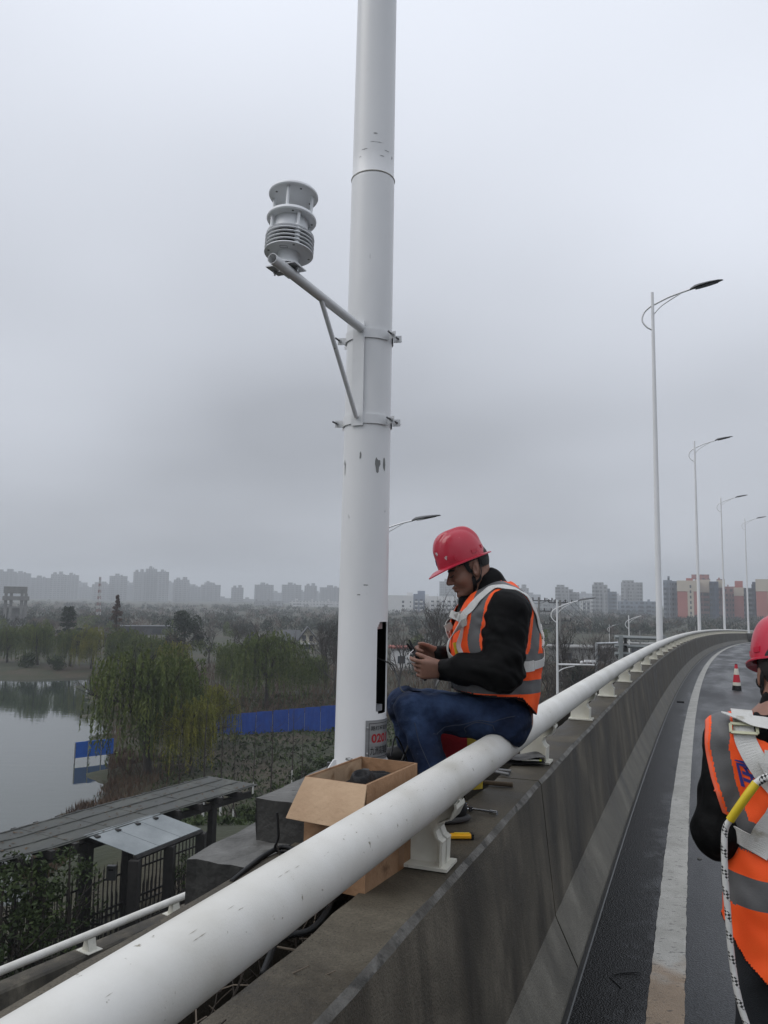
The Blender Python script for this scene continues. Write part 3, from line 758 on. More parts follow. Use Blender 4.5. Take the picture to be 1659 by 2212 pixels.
# ================================================================ implicit-surface modelling for bodies and clothes
def V3(p): return np.array((p[0], p[1], p[2]), dtype=np.float64)
def smin(a, b, k):
    h = np.clip(0.5 + 0.5 * (b - a) / k, 0, 1); return b + (a - b) * h - k * h * (1 - h)
def rc(a, b, ra, rb=None):
    a, b = V3(a), V3(b); rb = ra if rb is None else rb; ab = b - a; L2 = max(ab @ ab, 1e-12)
    def f(P):
        t = np.clip((P - a) @ ab / L2, 0, 1); d = P - a - t[:, None] * ab
        return np.sqrt((d * d).sum(1)) - (ra + t * (rb - ra))
    return f
def ell(c, r, R=None):
    c = V3(c); r = np.array(r, float); Rm = np.array(R) if R is not None else np.eye(3)
    def f(P):
        q = (P - c) @ Rm
        k0 = np.sqrt(((q / r) ** 2).sum(1)); k1 = np.sqrt(((q / (r * r)) ** 2).sum(1))
        return k0 * (k0 - 1) / np.maximum(k1, 1e-9)
    return f
def union(items, k=0.02):
    """items: f or (f, k) or (f, k, 'sub')"""
    def g(P):
        d = None
        for it in items:
            f, kk, op = (it, k, 'u') if callable(it) else ((it[0], it[1], 'u') if len(it) == 2 else it)
            e = f(P)
            if d is None: d = e
            elif op == 'sub': d = -smin(-d, e, kk)
            else: d = smin(d, e, kk)
        return d
    return g
def wrinkles(P, amp, freq, seed):
    r = np.random.default_rng(seed); s = np.zeros(len(P))
    for i in range(4):
        a = r.normal(size=3); a /= np.linalg.norm(a); b = r.normal(size=3); b /= np.linalg.norm(b)
        w = freq * r.uniform(.7, 1.5)
        s += np.sin(w * (P @ a) + 1.8 * np.sin(.45 * w * (P @ b) + r.uniform(0, 6)) + r.uniform(0, 6))
    return amp * s / 4
def sdf_mesh(f, lo, hi, h):
    """sparse evaluation + surface nets -> verts (n,3), quads (m,4)"""
    lo = np.array(lo, float); hi = np.array(hi, float); C = 4
    n = (np.ceil((hi - lo) / h / C).astype(int) + 1) * C
    nc = n // C
    gx = [lo[i] + (np.arange(nc[i]) * C + (C - 1) / 2) * h for i in range(3)]
    G = np.stack(np.meshgrid(*gx, indexing='ij'), -1).reshape(-1, 3)
    dc = f(G).reshape(nc)
    D = np.repeat(np.repeat(np.repeat(dc, C, 0), C, 1), C, 2).astype(np.float32)
    act = np.argwhere(np.abs(dc) < h * C * 2.0)
    off = np.stack(np.meshgrid(*[np.arange(C)] * 3, indexing='ij'), -1).reshape(-1, 3)
    idx = (act[:, None, :] * C + off[None]).reshape(-1, 3)
    for s in range(0, len(idx), 400000):
        I = idx[s:s + 400000]; D[I[:, 0], I[:, 1], I[:, 2]] = f(lo + I * h)
    S = D < 0
    c = [S[x:S.shape[0] - 1 + x, y:S.shape[1] - 1 + y, z:S.shape[2] - 1 + z] for x in (0, 1) for y in (0, 1) for z in (0, 1)]
    allin = c[0].copy(); anyin = c[0].copy()
    for q in c[1:]: allin &= q; anyin |= q
    cells = np.argwhere(anyin & ~allin)
    vid = np.full(np.array(S.shape) - 1, -1, np.int32); vid[cells[:, 0], cells[:, 1], cells[:, 2]] = np.arange(len(cells))
    corn = np.array([(x, y, z) for x in (0, 1) for y in (0, 1) for z in (0, 1)])
    val = np.stack([D[cells[:, 0] + o[0], cells[:, 1] + o[1], cells[:, 2] + o[2]] for o in corn], 1)
    acc = np.zeros((len(cells), 3)); cnt = np.zeros(len(cells))
    for i in range(8):
        for j in range(i + 1, 8):
            if np.abs(corn[i] - corn[j]).sum() != 1: continue
            m = (val[:, i] < 0) != (val[:, j] < 0)
            t = val[m, i] / (val[m, i] - val[m, j])
            acc[m] += corn[i] + t[:, None] * (corn[j] - corn[i]); cnt[m] += 1
    V = lo + (cells + acc / cnt[:, None]) * h
    quads = []
    for ax in range(3):
        a1, a2 = (ax + 1) % 3, (ax + 2) % 3
        s0 = [slice(None)] * 3; s1 = [slice(None)] * 3; s0[ax] = slice(0, -1); s1[ax] = slice(1, None)
        E = np.argwhere(S[tuple(s0)] != S[tuple(s1)])
        E = E[(E[:, a1] > 0) & (E[:, a2] > 0) & (E[:, a1] < S.shape[a1] - 1) & (E[:, a2] < S.shape[a2] - 1)]
        ins = S[E[:, 0], E[:, 1], E[:, 2]]
        def cell(d1, d2):
            Q = E.copy(); Q[:, a1] -= d1; Q[:, a2] -= d2; return vid[Q[:, 0], Q[:, 1], Q[:, 2]]
        q = np.stack([cell(1, 1), cell(0, 1), cell(0, 0), cell(1, 0)], 1)
        q[~ins] = q[~ins][:, ::-1]
        quads.append(q)
    return V, np.concatenate(quads)
def np_mesh(name, V, Q, mats, parent=None, mi=None, smooth=True, relax=0):
    if relax:                                   # even out the cut borders
        E = np.sort(np.concatenate([Q[:, [0, 1]], Q[:, [1, 2]], Q[:, [2, 3]], Q[:, [3, 0]]]), 1)
        u, cnt = np.unique(E, axis=0, return_counts=True); b = u[cnt == 1]; V = V.copy()
        for _ in range(relax):
            acc = np.zeros_like(V); n = np.zeros(len(V))
            np.add.at(acc, b[:, 0], V[b[:, 1]]); np.add.at(acc, b[:, 1], V[b[:, 0]]); np.add.at(n, b[:, 0], 1); np.add.at(n, b[:, 1], 1)
            m = n > 0; V[m] = V[m] * .5 + acc[m] / n[m][:, None] * .5
    used = np.unique(Q); remap = np.full(len(V), -1); remap[used] = np.arange(len(used)); V = V[used]; Q = remap[Q]
    me = bpy.data.meshes.new(name); off = np.array(origin_of(parent))
    me.vertices.add(len(V)); me.vertices.foreach_set('co', (V - off).astype(np.float32).ravel())
    me.loops.add(Q.size); me.loops.foreach_set('vertex_index', Q.astype(np.int32).ravel())
    me.polygons.add(len(Q)); me.polygons.foreach_set('loop_start', (np.arange(len(Q)) * 4).astype(np.int32))
    for m in (mats if isinstance(mats, (list, tuple)) else [mats]): me.materials.append(m)
    if mi is not None: me.polygons.foreach_set('material_index', mi.astype(np.int32))
    if smooth: me.polygons.foreach_set('use_smooth', np.ones(len(Q), bool))
    me.update(calc_edges=True); me.validate()
    o = bpy.data.objects.new(name, me); COL.objects.link(o)
    if parent is not None: o.parent = parent
    return o
def grad(f, P, e=1e-3):
    g = np.stack([f(P + np.eye(3)[i] * e) - f(P - np.eye(3)[i] * e) for i in range(3)], 1)
    return g / np.maximum(np.linalg.norm(g, axis=1, keepdims=True), 1e-9)
def snap(f, pts, off=0.0, it=6):
    P = np.array([V3(p) for p in pts])
    for _ in range(it): P = P - grad(f, P) * (f(P) - off)[:, None]
    return P
def ribbon(f, pts, width, off=0.006, thick=0.003, n=8, lift=None):
    """webbing strap lying on the surface f = off along pts; returns MB"""
    C = snap(f, catmull(pts, n), off)
    if lift is not None: C = C + lift(len(C))
    N = grad(f, C); T = np.gradient(C, axis=0); T /= np.maximum(np.linalg.norm(T, axis=1, keepdims=True), 1e-9)
    B = np.cross(T, N); B /= np.maximum(np.linalg.norm(B, axis=1, keepdims=True), 1e-9)
    mb = MB(); rows = []
    for a, b in ((-.5, 0), (.5, 0), (.5, 1), (-.5, 1)):
        q = C + B * (a * width) + N * (b * thick)
        rows.append([Vector(p) for p in q])
    rows.append(rows[0]); mb.sheet(rows)
    mb.add([r[0] for r in rows[:4]], [(0, 1, 2, 3)]); mb.add([r[-1] for r in rows[:4]], [(3, 2, 1, 0)])
    return mb
def free_ribbon(pts, width, side, thick=0.003, n=8):
    """webbing hanging free; side = vector or list of vectors across the strap"""
    C = catmull(pts, n); m = len(C); mb = MB(); rows = [[], [], [], []]
    for i, c in enumerate(C):
        t = (C[min(i + 1, m - 1)] - C[max(i - 1, 0)]).normalized()
        if isinstance(side, list):
            x = i / (m - 1) * (len(side) - 1); a = int(min(x, len(side) - 2)); s = Vector(side[a]).lerp(Vector(side[a + 1]), x - a)
        else: s = Vector(side)
        s = (s - t * s.dot(t)).normalized(); nn = t.cross(s)
        for r, (a, b) in zip(rows, ((-.5, -.5), (.5, -.5), (.5, .5), (-.5, .5))): r.append(c + s * (a * width) + nn * (b * thick))
    rows.append(rows[0]); mb.sheet(rows); mb.add([r[0] for r in rows[:4]], [(0, 1, 2, 3)]); mb.add([r[-1] for r in rows[:4]], [(3, 2, 1, 0)])
    return mb
def hand(W, d, nrm, side, curls, flen=1.0, thumb=(0.6, 0.6), width=0.082, spread=0.06, tcurl=0.35):
    """list of sdf items. d: wrist to knuckles, nrm: out of the back of the hand, side: towards the thumb"""
    W = V3(W); d = V3(d) / np.linalg.norm(V3(d)); nrm = V3(nrm); nrm = nrm - d * (nrm @ d); nrm /= np.linalg.norm(nrm)
    sd = V3(side); sd = sd - d * (sd @ d) - nrm * (sd @ nrm); sd /= np.linalg.norm(sd)
    it = []; pl = 0.085
    for x in (-.5, -.17, .17, .5):
        it.append((rc(W + sd * x * .042, W + d * pl + sd * x * width * .78, .017, .0135), .014))
    lens = [.076, .084, .078, .062]
    for i in range(4):
        x = (.5 - i / 3.0); b = W + d * pl + sd * x * width * .80
        dd = d + sd * (spread * x * 2); dd /= np.linalg.norm(dd); p = b; r = .0098; ang = 0
        c = curls[i] if hasattr(curls[i], '__len__') else (curls[i],) * 3
        for j, fr in enumerate((.44, .31, .25)):
            ang += c[j]; v = dd * math.cos(ang) - nrm * math.sin(ang)
            q = p + v * lens[i] * fr * flen
            it.append((rc(p, q, r, r * .93), .0035 if j else .006)); p = q; r *= .93
    tb = W + d * .022 + sd * .026 - nrm * .006
    v1 = d * math.cos(thumb[0]) + sd * math.sin(thumb[0]) - nrm * .25; v1 /= np.linalg.norm(v1)
    t1 = tb + v1 * .044; v2 = v1 * math.cos(tcurl) + (d * .7 - nrm * thumb[1]) * math.sin(tcurl); v2 /= np.linalg.norm(v2)
    t2 = t1 + v2 * .034; v3 = v2 + (d * .4 - nrm * thumb[1]) * .5; v3 /= np.linalg.norm(v3)
    it += [(rc(tb, t1, .017, .0125), .012), (rc(t1, t2, .0118, .0108), .004), (rc(t2, t2 + v3 * .026, .0108, .0088), .004)]
    return it
def head_items(H, hx, hl, hz):
    """head sdf items; hx forward, hl to the person's left, hz up"""
    H, hx, hl, hz = V3(H), V3(hx), V3(hl), V3(hz); R = np.stack([hx, hl, hz], 1)
    p = lambda x, y, z: H + hx * x + hl * y + hz * z
    it = [(ell(p(-.008, 0, .035), (.095, .079, .092), R), .02), (ell(p(.022, 0, -.035), (.074, .064, .082), R), .03)]
    for s in (-1, 1):
        it += [(rc(p(-.005, .052 * s, -.055), p(.066, .016 * s, -.097), .022, .018), .02), (ell(p(.062, .040 * s, -.030), (.030, .026, .028), R), .022),
               (rc(p(.088, .012 * s, .024), p(.072, .052 * s, .022), .0105, .008), .012)]
    it += [(ell(p(.086, 0, -.098), (.018, .022, .016), R), .018)]
    for s in (-1, 1):
        it += [(ell(p(.100, .031 * s, .004), (.016, .019, .011), R), .010, 'sub'), (ell(p(.081, .031 * s, .003), (.0135, .015, .0125), R), .003)]
    it += [(rc(p(.093, 0, .012), p(.117, 0, -.028), .0085, .0125), .010), (rc(p(.104, -.013, -.034), p(.104, .013, -.034), .0088), .008),
           (ell(p(.098, 0, -.0575), (.0145, .026, .0075), R), .008), (ell(p(.094, 0, -.0715), (.0140, .022, .0080), R), .008),
           (ell(p(.112, 0, -.0645), (.012, .024, .0016), R), .003, 'sub')]
    for s in (-1, 1):
        Re = R @ np.array(Matrix.Rotation(math.radians(-14), 3, 'Y')) @ np.array(Matrix.Rotation(math.radians(s * 24), 3, 'Z'))
        it += [(ell(p(-.012, .079 * s, -.012), (.019, .0085, .033), Re), .006), (ell(p(-.006, .088 * s, -.008), (.009, .006, .018), Re), .004, 'sub')]
    return it
# ================================================================ people: shared materials, helmet, rope
M['skin'] = pmat('skin', [(0.3, (0.21, 0.105, 0.070)), (0.7, (0.27, 0.140, 0.098))], scale=18, rough=0.5, sub=0.12, bump=0.08, bscale=160)
M['hair'] = pmat('black_hair', (0.010, 0.009, 0.009), scale=120, stretch=(1, 1, .2), rough=0.55, bump=0.6, bscale=300)
M['jacket'] = pmat('black_padded_jacket', [(0.3, (0.0016, 0.0017, 0.0018)), (0.7, (0.0045, 0.0047, 0.005))], scale=9, rough=0.65, bump=0.5, bscale=24, spec=0.12)
M['jeans'] = pmat('blue_denim', [(0.30, (0.004, 0.007, 0.018)), (0.50, (0.010, 0.020, 0.052)), (0.72, (0.036, 0.064, 0.135))], scale=5.5, rough=0.85, bump=0.45, bscale=40, spec=.2, bdist=.02, speck=((0.034, 0.054, 0.108), 11, 0.64, (1, 1, 1.6)))
M['dark_jeans'] = pmat('dark_denim', [(0.3, (0.008, 0.010, 0.013)), (0.7, (0.020, 0.024, 0.031))], scale=6, rough=0.85, bump=0.5, bscale=330)
M['orange'] = pmat('orange_hi_vis_fabric', [(0.3, (0.98, 0.085, 0.006)), (0.7, (1.0, 0.115, 0.012))], scale=7, rough=0.7, bump=0.25, bscale=500)
M['vest_pipe'] = pmat('vest_edge_binding', (0.85, 0.15, 0.075), scale=9, rough=0.75)
M['reflect'] = pmat('grey_reflective_band', [(0.3, (0.085, 0.086, 0.088)), (0.7, (0.125, 0.126, 0.128))], scale=11, rough=0.55, bump=0.1, bscale=200)
M['webbing'] = pmat('white_webbing', [(0.3, (0.55, 0.55, 0.52)), (0.7, (0.70, 0.70, 0.68))], scale=12, rough=0.8, bump=0.5, bscale=420, speck=((0.38, 0.36, 0.30), 9, 0.62))
M['buckle'] = pmat('grey_buckle', (0.42, 0.41, 0.37), rough=0.4, metal=0.3)
M['yellow_sleeve'] = pmat('yellow_plastic_sleeve', [(0.3, (0.62, 0.46, 0.02)), (0.7, (0.75, 0.58, 0.04))], scale=14, rough=0.4)
M['helmet'] = pmat('red_helmet_shell', [(0.3, (0.43, 0.008, 0.030)), (0.7, (0.50, 0.013, 0.042))], scale=5, rough=0.25, rough2=0.38, coat=0.25, speck=((0.60, 0.10, 0.12), 60, 0.70))
M['black_plastic'] = pmat('black_plastic', (0.008, 0.008, 0.009), rough=0.5, spec=.3)
M['grey_plastic'] = pmat('grey_plastic', (0.12, 0.125, 0.13), rough=0.45)
M['sole'] = pmat('grey_shoe_sole', (0.06, 0.06, 0.06), rough=0.7)
def rope_material():
    m = pmat('white_rope_with_black_flecks', (0.62, 0.62, 0.60), scale=40, rough=0.8, bump=0.3, bscale=400)
    nt = m.node_tree; b = nt.nodes['Principled BSDF']; N, L = nt.nodes.new, nt.links.new
    src = b.inputs['Base Color'].links[0].from_socket
    uv = N('ShaderNodeUVMap'); mp = N('ShaderNodeMapping'); mp.inputs['Rotation'].default_value = (0, 0, math.radians(45)); mp.inputs['Scale'].default_value = (7.0, 150.0, 1)
    mp0 = N('ShaderNodeMapping'); mp0.inputs['Scale'].default_value = (7.0, 150.0, 1); L(uv.outputs[0], mp0.inputs[0])
    mp1 = N('ShaderNodeMapping'); mp1.inputs['Rotation'].default_value = (0, 0, math.radians(45)); L(mp0.outputs[0], mp1.inputs[0])
    ck = N('ShaderNodeTexChecker'); ck.inputs['Scale'].default_value = 1.0; L(mp1.outputs[0], ck.inputs['Vector'])
    # flecks come in spiral bands
    sp = N('ShaderNodeSeparateXYZ'); L(uv.outputs[0], sp.inputs[0])
    w = N('ShaderNodeMath'); w.operation = 'MULTIPLY_ADD'; w.inputs[1].default_value = 17.0; L(sp.outputs['Y'], w.inputs[0]); L(sp.outputs['X'], w.inputs[2])
    fr = N('ShaderNodeMath'); fr.operation = 'FRACT'; L(w.outputs[0], fr.inputs[0])
    gt = N('ShaderNodeMath'); gt.operation = 'LESS_THAN'; gt.inputs[1].default_value = 0.42; L(fr.outputs[0], gt.inputs[0])
    mu = N('ShaderNodeMath'); mu.operation = 'MULTIPLY'; L(gt.outputs[0], mu.inputs[0]); L(ck.outputs['Fac'], mu.inputs[1])
    mx = N('ShaderNodeMix'); mx.data_type = 'RGBA'; mx.inputs['B'].default_value = (0.02, 0.02, 0.02, 1)
    L(mu.outputs[0], mx.inputs['Factor']); L(src, mx.inputs['A']); L(mx.outputs['Result'], b.inputs['Base Color'])
    return m
M['rope'] = rope_material()
def curve_tube(name, pts, r, m, parent, n=10, k=8):
    return MB().tube(catmull(pts, k), r, n).build(name, m, parent, smooth=70)

def helmet(parent, C, hx, hl, hz, text=True, s=1.0):
    C, hx, hl, hz = Vector(C), Vector(hx), Vector(hl), Vector(hz)
    P = lambda x, y, z: C + (hx * x + hl * y + hz * z) * s
    RX, RY, H = .118, .101, .148
    def dome(a, e, off=0.0):
        ce, se = math.cos(e) ** .62, math.sin(e) ** .95 if e > 0 else 0
        x = (RX + off) * math.cos(a) * ce; y = (RY + off) * math.sin(a) * ce; z = (H + off) * se
        k = max(0, min(1, (z / H - .30) / .25)); k = k * k * (3 - 2 * k)
        b = max(0, min(1, (.044 - abs(y)) / .009)); z += .009 * k * b
        x += .004 * k * b * (1 if x > 0 else -1)
        return x, y, z
    n = 96; rows = []
    A = [2 * math.pi * k / n for k in range(n + 1)]
    es = [math.pi / 2 * (1 - (k / 22) ** 1.0) for k in range(23)]
    for e in es: rows.append([P(*dome(a, max(e, 0.0001))) for a in A])
    def brim(a):
        c = math.cos(a); f = max(0, c) ** 1.6; b = max(0, -c) ** 4
        return .010 + .046 * f + .016 * b, -.004 - .017 * f * max(0, c) - .002 * b
    for t, dz in ((.5, .25), (1.0, 1.0), (1.0, 1.0)):
        row = []
        for a in A:
            w, d = brim(a); x, y, z = dome(a, .0001); l = math.hypot(x, y)
            zz = d * dz - (.005 if t == 1.0 and len(rows) == 25 else 0)
            row.append(P(x * (1 + w * t / l), y * (1 + w * t / l), zz))
        rows.append(row)
    rows.append([P(*(lambda q: (q[0] * .965, q[1] * .96, -.006))(dome(a, .0001))) for a in A])
    for e in es[::-1]: rows.append([P(*dome(a, max(e, .0001), -.005)) for a in A])
    mb = MB(); mb.sheet([r[::-1] for r in rows])
    sh = mb.build('helmet', M['helmet'], parent, smooth=55); sh['label'] = 'red hard hat shell with ridged crown'
    for sgn in (-1, 1):
        for a0, e0, w in ((62, 8, .034), (118, 8, .030), (150, 11, .018)):
            a = math.radians(a0 * sgn); x, y, z = dome(a, math.radians(e0)); nrm = Vector((x / RX ** 2, y / RY ** 2, .0)).normalized()
            tx = Vector((-nrm.y, nrm.x, 0)); R = Matrix(((hx * nrm.x + hl * nrm.y), (hx * tx.x + hl * tx.y), hz)).transposed()
            MB().box(P(x, y, z + .002), (.006 * s, w * s, .017 * s), R).build('accessory_slot', M['helmet'], sh)
    # suspension band, ratchet, chin strap ends
    band = MB(); rr = []
    for z in (-.004, -.034):
        rr.append([P(-.004 + (RX - .022) * math.cos(a) - (.012 if z < -.01 else 0), (RY - .020) * math.sin(a), z) for a in [math.radians(t) for t in range(112, 249, 8)]])
    band.sheet(rr); band.build('headband', M['grey_plastic'], parent, smooth=60)
    MB().box(P(-.104, 0, -.030), (.022 * s, .055 * s, .030 * s), Matrix((hx, hl, hz)).transposed()).build('ratchet_knob', M['black_plastic'], parent)
    if text:
        def glyphs(st, a0, a1, e0, e1, size, m):
            for i, ch in enumerate(st):
                t = i / max(1, len(st) - 1); ac = a0 + (a1 - a0) * t; ec = e0 + (e1 - e0) * math.sin(math.pi * (.5 + (t - .5) * .9))
                v2, fs = fit_text(ch, size, size, .02)
                if not fs: continue
                rot = -(t - .5) * 1.0; mb = MB(); vs = []
                for (x, y) in v2:
                    x -= size / 2; y -= size / 2; x, y = x * math.cos(rot) + y * math.sin(rot), -x * math.sin(rot) + y * math.cos(rot)
                    q = dome(math.radians(ac) + x / .115, math.radians(ec) + y / .15, .0016); vs.append(P(*q))
                mb.add(vs, fs); mb.build('lettering', m, sh)
        glyphs('市政养护', -30, 50, 12, 27, .0155, M['ink_white'])
        em = MB(); vs = []
        for x, y in ((-.014, .012), (.014, .012), (.014, -.004), (.009, -.012), (0, -.016), (-.009, -.012), (-.014, -.004)):
            vs.append(P(*dome(x / .118, math.radians(12) + y / .15, .0014)))
        em.add(vs, [tuple(range(6, -1, -1))]); em.build('emblem', M['ink_blue'], sh)
        em2 = MB(); vs = []
        for x, y in ((-.006, .007), (.006, .007), (.006, -.005), (-.006, -.005)): vs.append(P(*dome(x / .118, math.radians(12) + y / .15, .0020)))
        em2.add(vs, [(3, 2, 1, 0)]); em2.build('emblem', M['ink_white'], sh)
    return sh
def chin_strap(parent, fh, H, hx, hl, hz, side=1):
    p = lambda x, y, z: Vector(H) + Vector(hx) * x + Vector(hl) * y + Vector(hz) * z
    for s in (-1, 1):
        ribbon(fh, [p(.030, .085 * s, .050), p(.022, .085 * s, .0), p(.016, .08 * s, -.05), p(.020, .06 * s, -.085), p(.035, .03 * s, -.112), p(.04, 0, -.118)], .018, .004, .002).build('chin_strap', M['black_plastic'], parent)
        ribbon(fh, [p(-.055, .085 * s, .045), p(-.048, .088 * s, -.01), p(-.030, .085 * s, -.048), p(.010, .075 * s, -.068)], .012, .005, .002).build('chin_strap', M['black_plastic'], parent)

# ================================================================ seated worker
def seated_worker():
    def S(px, py, l):
        d = FWD + RGT * ((px - 829.5) / FOC) - UPV * ((py - 1106.0) / FOC)
        return EYE + d * ((3.66 - l) / d.y)
    Fw = Vector((-.995, -.06, 0)).normalized(); Z = Vector((0, 0, 1)); Lf = Z.cross(Fw)
    seat = S(1092, 1596, 0)
    body_root_loc = seat
    hipL, hipR = S(1085, 1556, .10), S(1085, 1554, -.10)
    kneeL, kneeR = S(893, 1533, .12), S(872, 1521, -.12)
    ankL, ankR = S(962, 1738, .30), S(905, 1690, -.12)
    pel, wai, che, upc, nkb = S(1094, 1553, 0), S(1090, 1478, 0), S(1082, 1385, 0), S(1080, 1320, 0), S(1062, 1284, 0)
    shL, elL, wrL = S(1098, 1322, .205), S(1086, 1450, .265), S(956, 1447, .13)
    shR, elR, wrR = S(1066, 1316, -.205), S(1030, 1440, -.25), S(946, 1416, .0)
    H = S(1015, 1228, 0); c22, s22 = math.cos(math.radians(22)), math.sin(math.radians(22))
    hx = Fw * c22 - Z * s22; hz = Z * c22 + Fw * s22; hl = Lf
    L = lambda p, d: Vector(p) + Lf * d
    # ---- body (skin), one continuous surface
    hd = head_items(H, hx, hl, hz)
    hL = hand(wrL, Fw * .99 + Z * .02, Lf * .92 - Z * .25 + Fw * .1, Z, [(.25, .5, .5), (.45, .8, .6), (.6, .9, .7), (.75, 1.0, .7)], thumb=(.35, .9), tcurl=.3)
    hR = hand(wrR, Fw * .97 + Z * .10 + Lf * .1, -Lf * .92 + Z * .3, Z, [(.7, 1.1, .8), (.8, 1.1, .8), (.85, 1.1, .8), (.9, 1.1, .8)], thumb=(.5, .9), tcurl=.4)
    items = hd + [(rc(Vector(H) - hx * .035 - hz * .06, nkb, .056, .062), .03), (rc(upc, che, .12, .13), .05), (rc(che, wai, .13, .125), .05), (rc(wai, pel, .125, .12), .05),
                  (rc(nkb, shL, .06, .06), .05), (rc(nkb, shR, .06, .06), .05), (rc(shL, elL, .055, .045), .03), (rc(elL, wrL, .042, .027), .02), (rc(shR, elR, .055, .045), .03), (rc(elR, wrR, .042, .027), .02),
                  (rc(hipL, kneeL, .075, .055), .04), (rc(kneeL, ankL, .05, .038), .03), (rc(hipR, kneeR, .075, .055), .04), (rc(kneeR, ankR, .05, .038), .03)] + hL + hR
    fbody = union(items)
    lo = np.array([-.25, 3.1, .85]); hi = np.array([.95, 4.05, 2.25])
    V, Q = sdf_mesh(fbody, lo, hi, .0045)
    per = np_mesh('person', V, Q, M['skin']); per.location = (0, 0, 0)
    tag(per, 'worker in red helmet and orange vest seated on the white rail, stripping a wire', 'person', 'bridge workers')
    fh = union(hd)
    # eyes' lids line and brows, hair
    for s in (-1, 1):
        ribbon(fh, [Vector(H) + hx * .11 + hl * (.016 * s) + hz * .019, Vector(H) + hx * .10 + hl * (.033 * s) + hz * .023, Vector(H) + hx * .08 + hl * (.055 * s) + hz * .018], .008, .0, .002).build('eyebrow', M['hair'], per)
        ribbon(fh, [Vector(H) + hx * .11 + hl * (.018 * s) - hz * .003, Vector(H) + hx * .105 + hl * (.031 * s) - hz * .005, Vector(H) + hx * .09 + hl * (.046 * s) - hz * .002], .0035, .0, .0015).build('eyelashes', M['hair'], per)
    fhair = union([(ell(Vector(H) - hx * .008 + hz * .035, (.096, .081, .094), np.stack([V3(hx), V3(hl), V3(hz)], 1)), .01)])
    V, Q = sdf_mesh(fhair, V3(H) - .15, V3(H) + .16, .005); C = V[Q].mean(1) - V3(H)
    x, z, y = C @ V3(hx), C @ V3(hz), np.abs(C @ V3(hl))
    keep = ((z > .030) & (x < .075)) | ((x < -.035) & (z > -.012)) | ((x < .028) & (x > .010) & (z > -.012) & (y > .06))
    np_mesh('hair', V, Q[keep], M['hair'], per)
    # ---- jeans and shoes
    fj0 = union([(rc(L(hipL, -.02), L(hipR, .02), .118, .118), .05), (rc(hipL, kneeL, .104, .078), .05), (rc(kneeL, ankL, .074, .062), .035), (rc(hipR, kneeR, .104, .078), .05), (rc(kneeR, ankR, .074, .062), .035),
                 (ell(S(1086, 1558, 0), (.118, .170, .105)), .05)])
    kn = np.stack([V3(kneeL), V3(kneeR), V3(hipL)])
    def fj(P):
        w = np.exp(-((P[:, None, :] - kn[None]) ** 2).sum(2) / .02).sum(1)
        return fj0(P) + wrinkles(P, .008, 44, 5) * (0.5 + 1.2 * w) + wrinkles(P, .006, 95, 6) * (w + .3)
    rp = V3(bp(3.66, RAILQ, 1.20))
    def frail(P):
        u = V3(rail_dir(3.66)); d = P - rp; d = d - (d @ u)[:, None] * u; return np.sqrt((d * d).sum(1)) - .0712
    fjc = union([(fj, .01), (frail, .012, 'sub')])
    V, Q = sdf_mesh(fjc, lo, hi, .006); C = V[Q].mean(1); keep = C[:, 2] < S(1090, 1490, 0).z
    np_mesh('jeans', V, Q[keep], M['jeans'], per)
    # seams
    def seam(pts): 
        C = snap(fj, catmull(pts, 8), .0012); MB().tube([Vector(p) for p in C], .0018, 5).build('seam', M['jeans_thread'], per)
    M['jeans_thread'] = pmat('denim_stitching', (.028, .036, .058), rough=.8)
    seam([S(1118, 1545, .22), S(1060, 1560, .25), S(1000, 1575, .25), S(940, 1580, .24)])
    seam([S(1005, 1612, .22), S(1012, 1580, .25), S(1060, 1572, .25), S(1072, 1590, .25)])
    seam([S(900, 1560, .2), S(905, 1600, .24), S(930, 1660, .30)])
    for (an, sgn, yaw, toez) in ((ankL, 1, .15, .93), (ankR, -1, 0, 1.075)):
        g = drop(an.y) + .933 if sgn > 0 else 1.078
        a = Vector((an.x, an.y, g)); fd = (Fw * math.cos(yaw) + Lf * math.sin(yaw)).normalized(); sd = Z.cross(fd); R = np.stack([V3(fd), V3(sd), V3(Z)], 1)
        fs = union([(ell(a + fd * .055 + Z * .045, (.135, .047, .042), R), .02), (rc(a + Z * .05, an, .046, .052), .03), (ell(a - fd * .045 + Z * .05, (.048, .040, .055), R), .02)])
        V, Q = sdf_mesh(fs, V3(a) - .25, V3(a) + .27, .006); C = V[Q].mean(1); V[:, 2] = np.maximum(V[:, 2], g + .022)
        np_mesh('shoe', V, Q, M['black_plastic'], per)
        fs2 = ell(a + fd * .03 + Z * .012, (.142, .050, .03), R); V, Q = sdf_mesh(fs2, V3(a) - .2, V3(a) + .22, .006)
        V[:, 2] = np.clip(V[:, 2], g + .001, g + .026); np_mesh('sole', V, Q, M['sole'], per)
    # ---- jacket
    torso = [(rc(L(S(1076, 1342, 0), .065), L(S(1078, 1420, 0), .065), .150, .160), .05), (rc(L(S(1076, 1342, 0), -.065), L(S(1078, 1420, 0), -.065), .150, .160), .05),
             (rc(L(S(1074, 1420, 0), .06), L(S(1072, 1492, 0), .06), .156, .146), .05), (rc(L(S(1074, 1420, 0), -.06), L(S(1072, 1492, 0), -.06), .156, .146), .05),
             (rc(L(S(1052, 1352, 0), .05), L(S(1052, 1462, 0), .05), .135, .140), .06), (rc(L(S(1052, 1352, 0), -.05), L(S(1052, 1462, 0), -.05), .135, .140), .06),
             (rc(L(S(1078, 1308, 0), .03), S(1094, 1326, .185), .080, .082), .05), (rc(L(S(1072, 1306, 0), -.03), S(1066, 1320, -.185), .080, .082), .05)]
    collar = [(rc(S(1066, 1290, 0), S(1054, 1262, 0), .090, .082), .03), (rc(S(1040, 1308, 0), S(1008, 1296, 0), .058, .040), .04)]
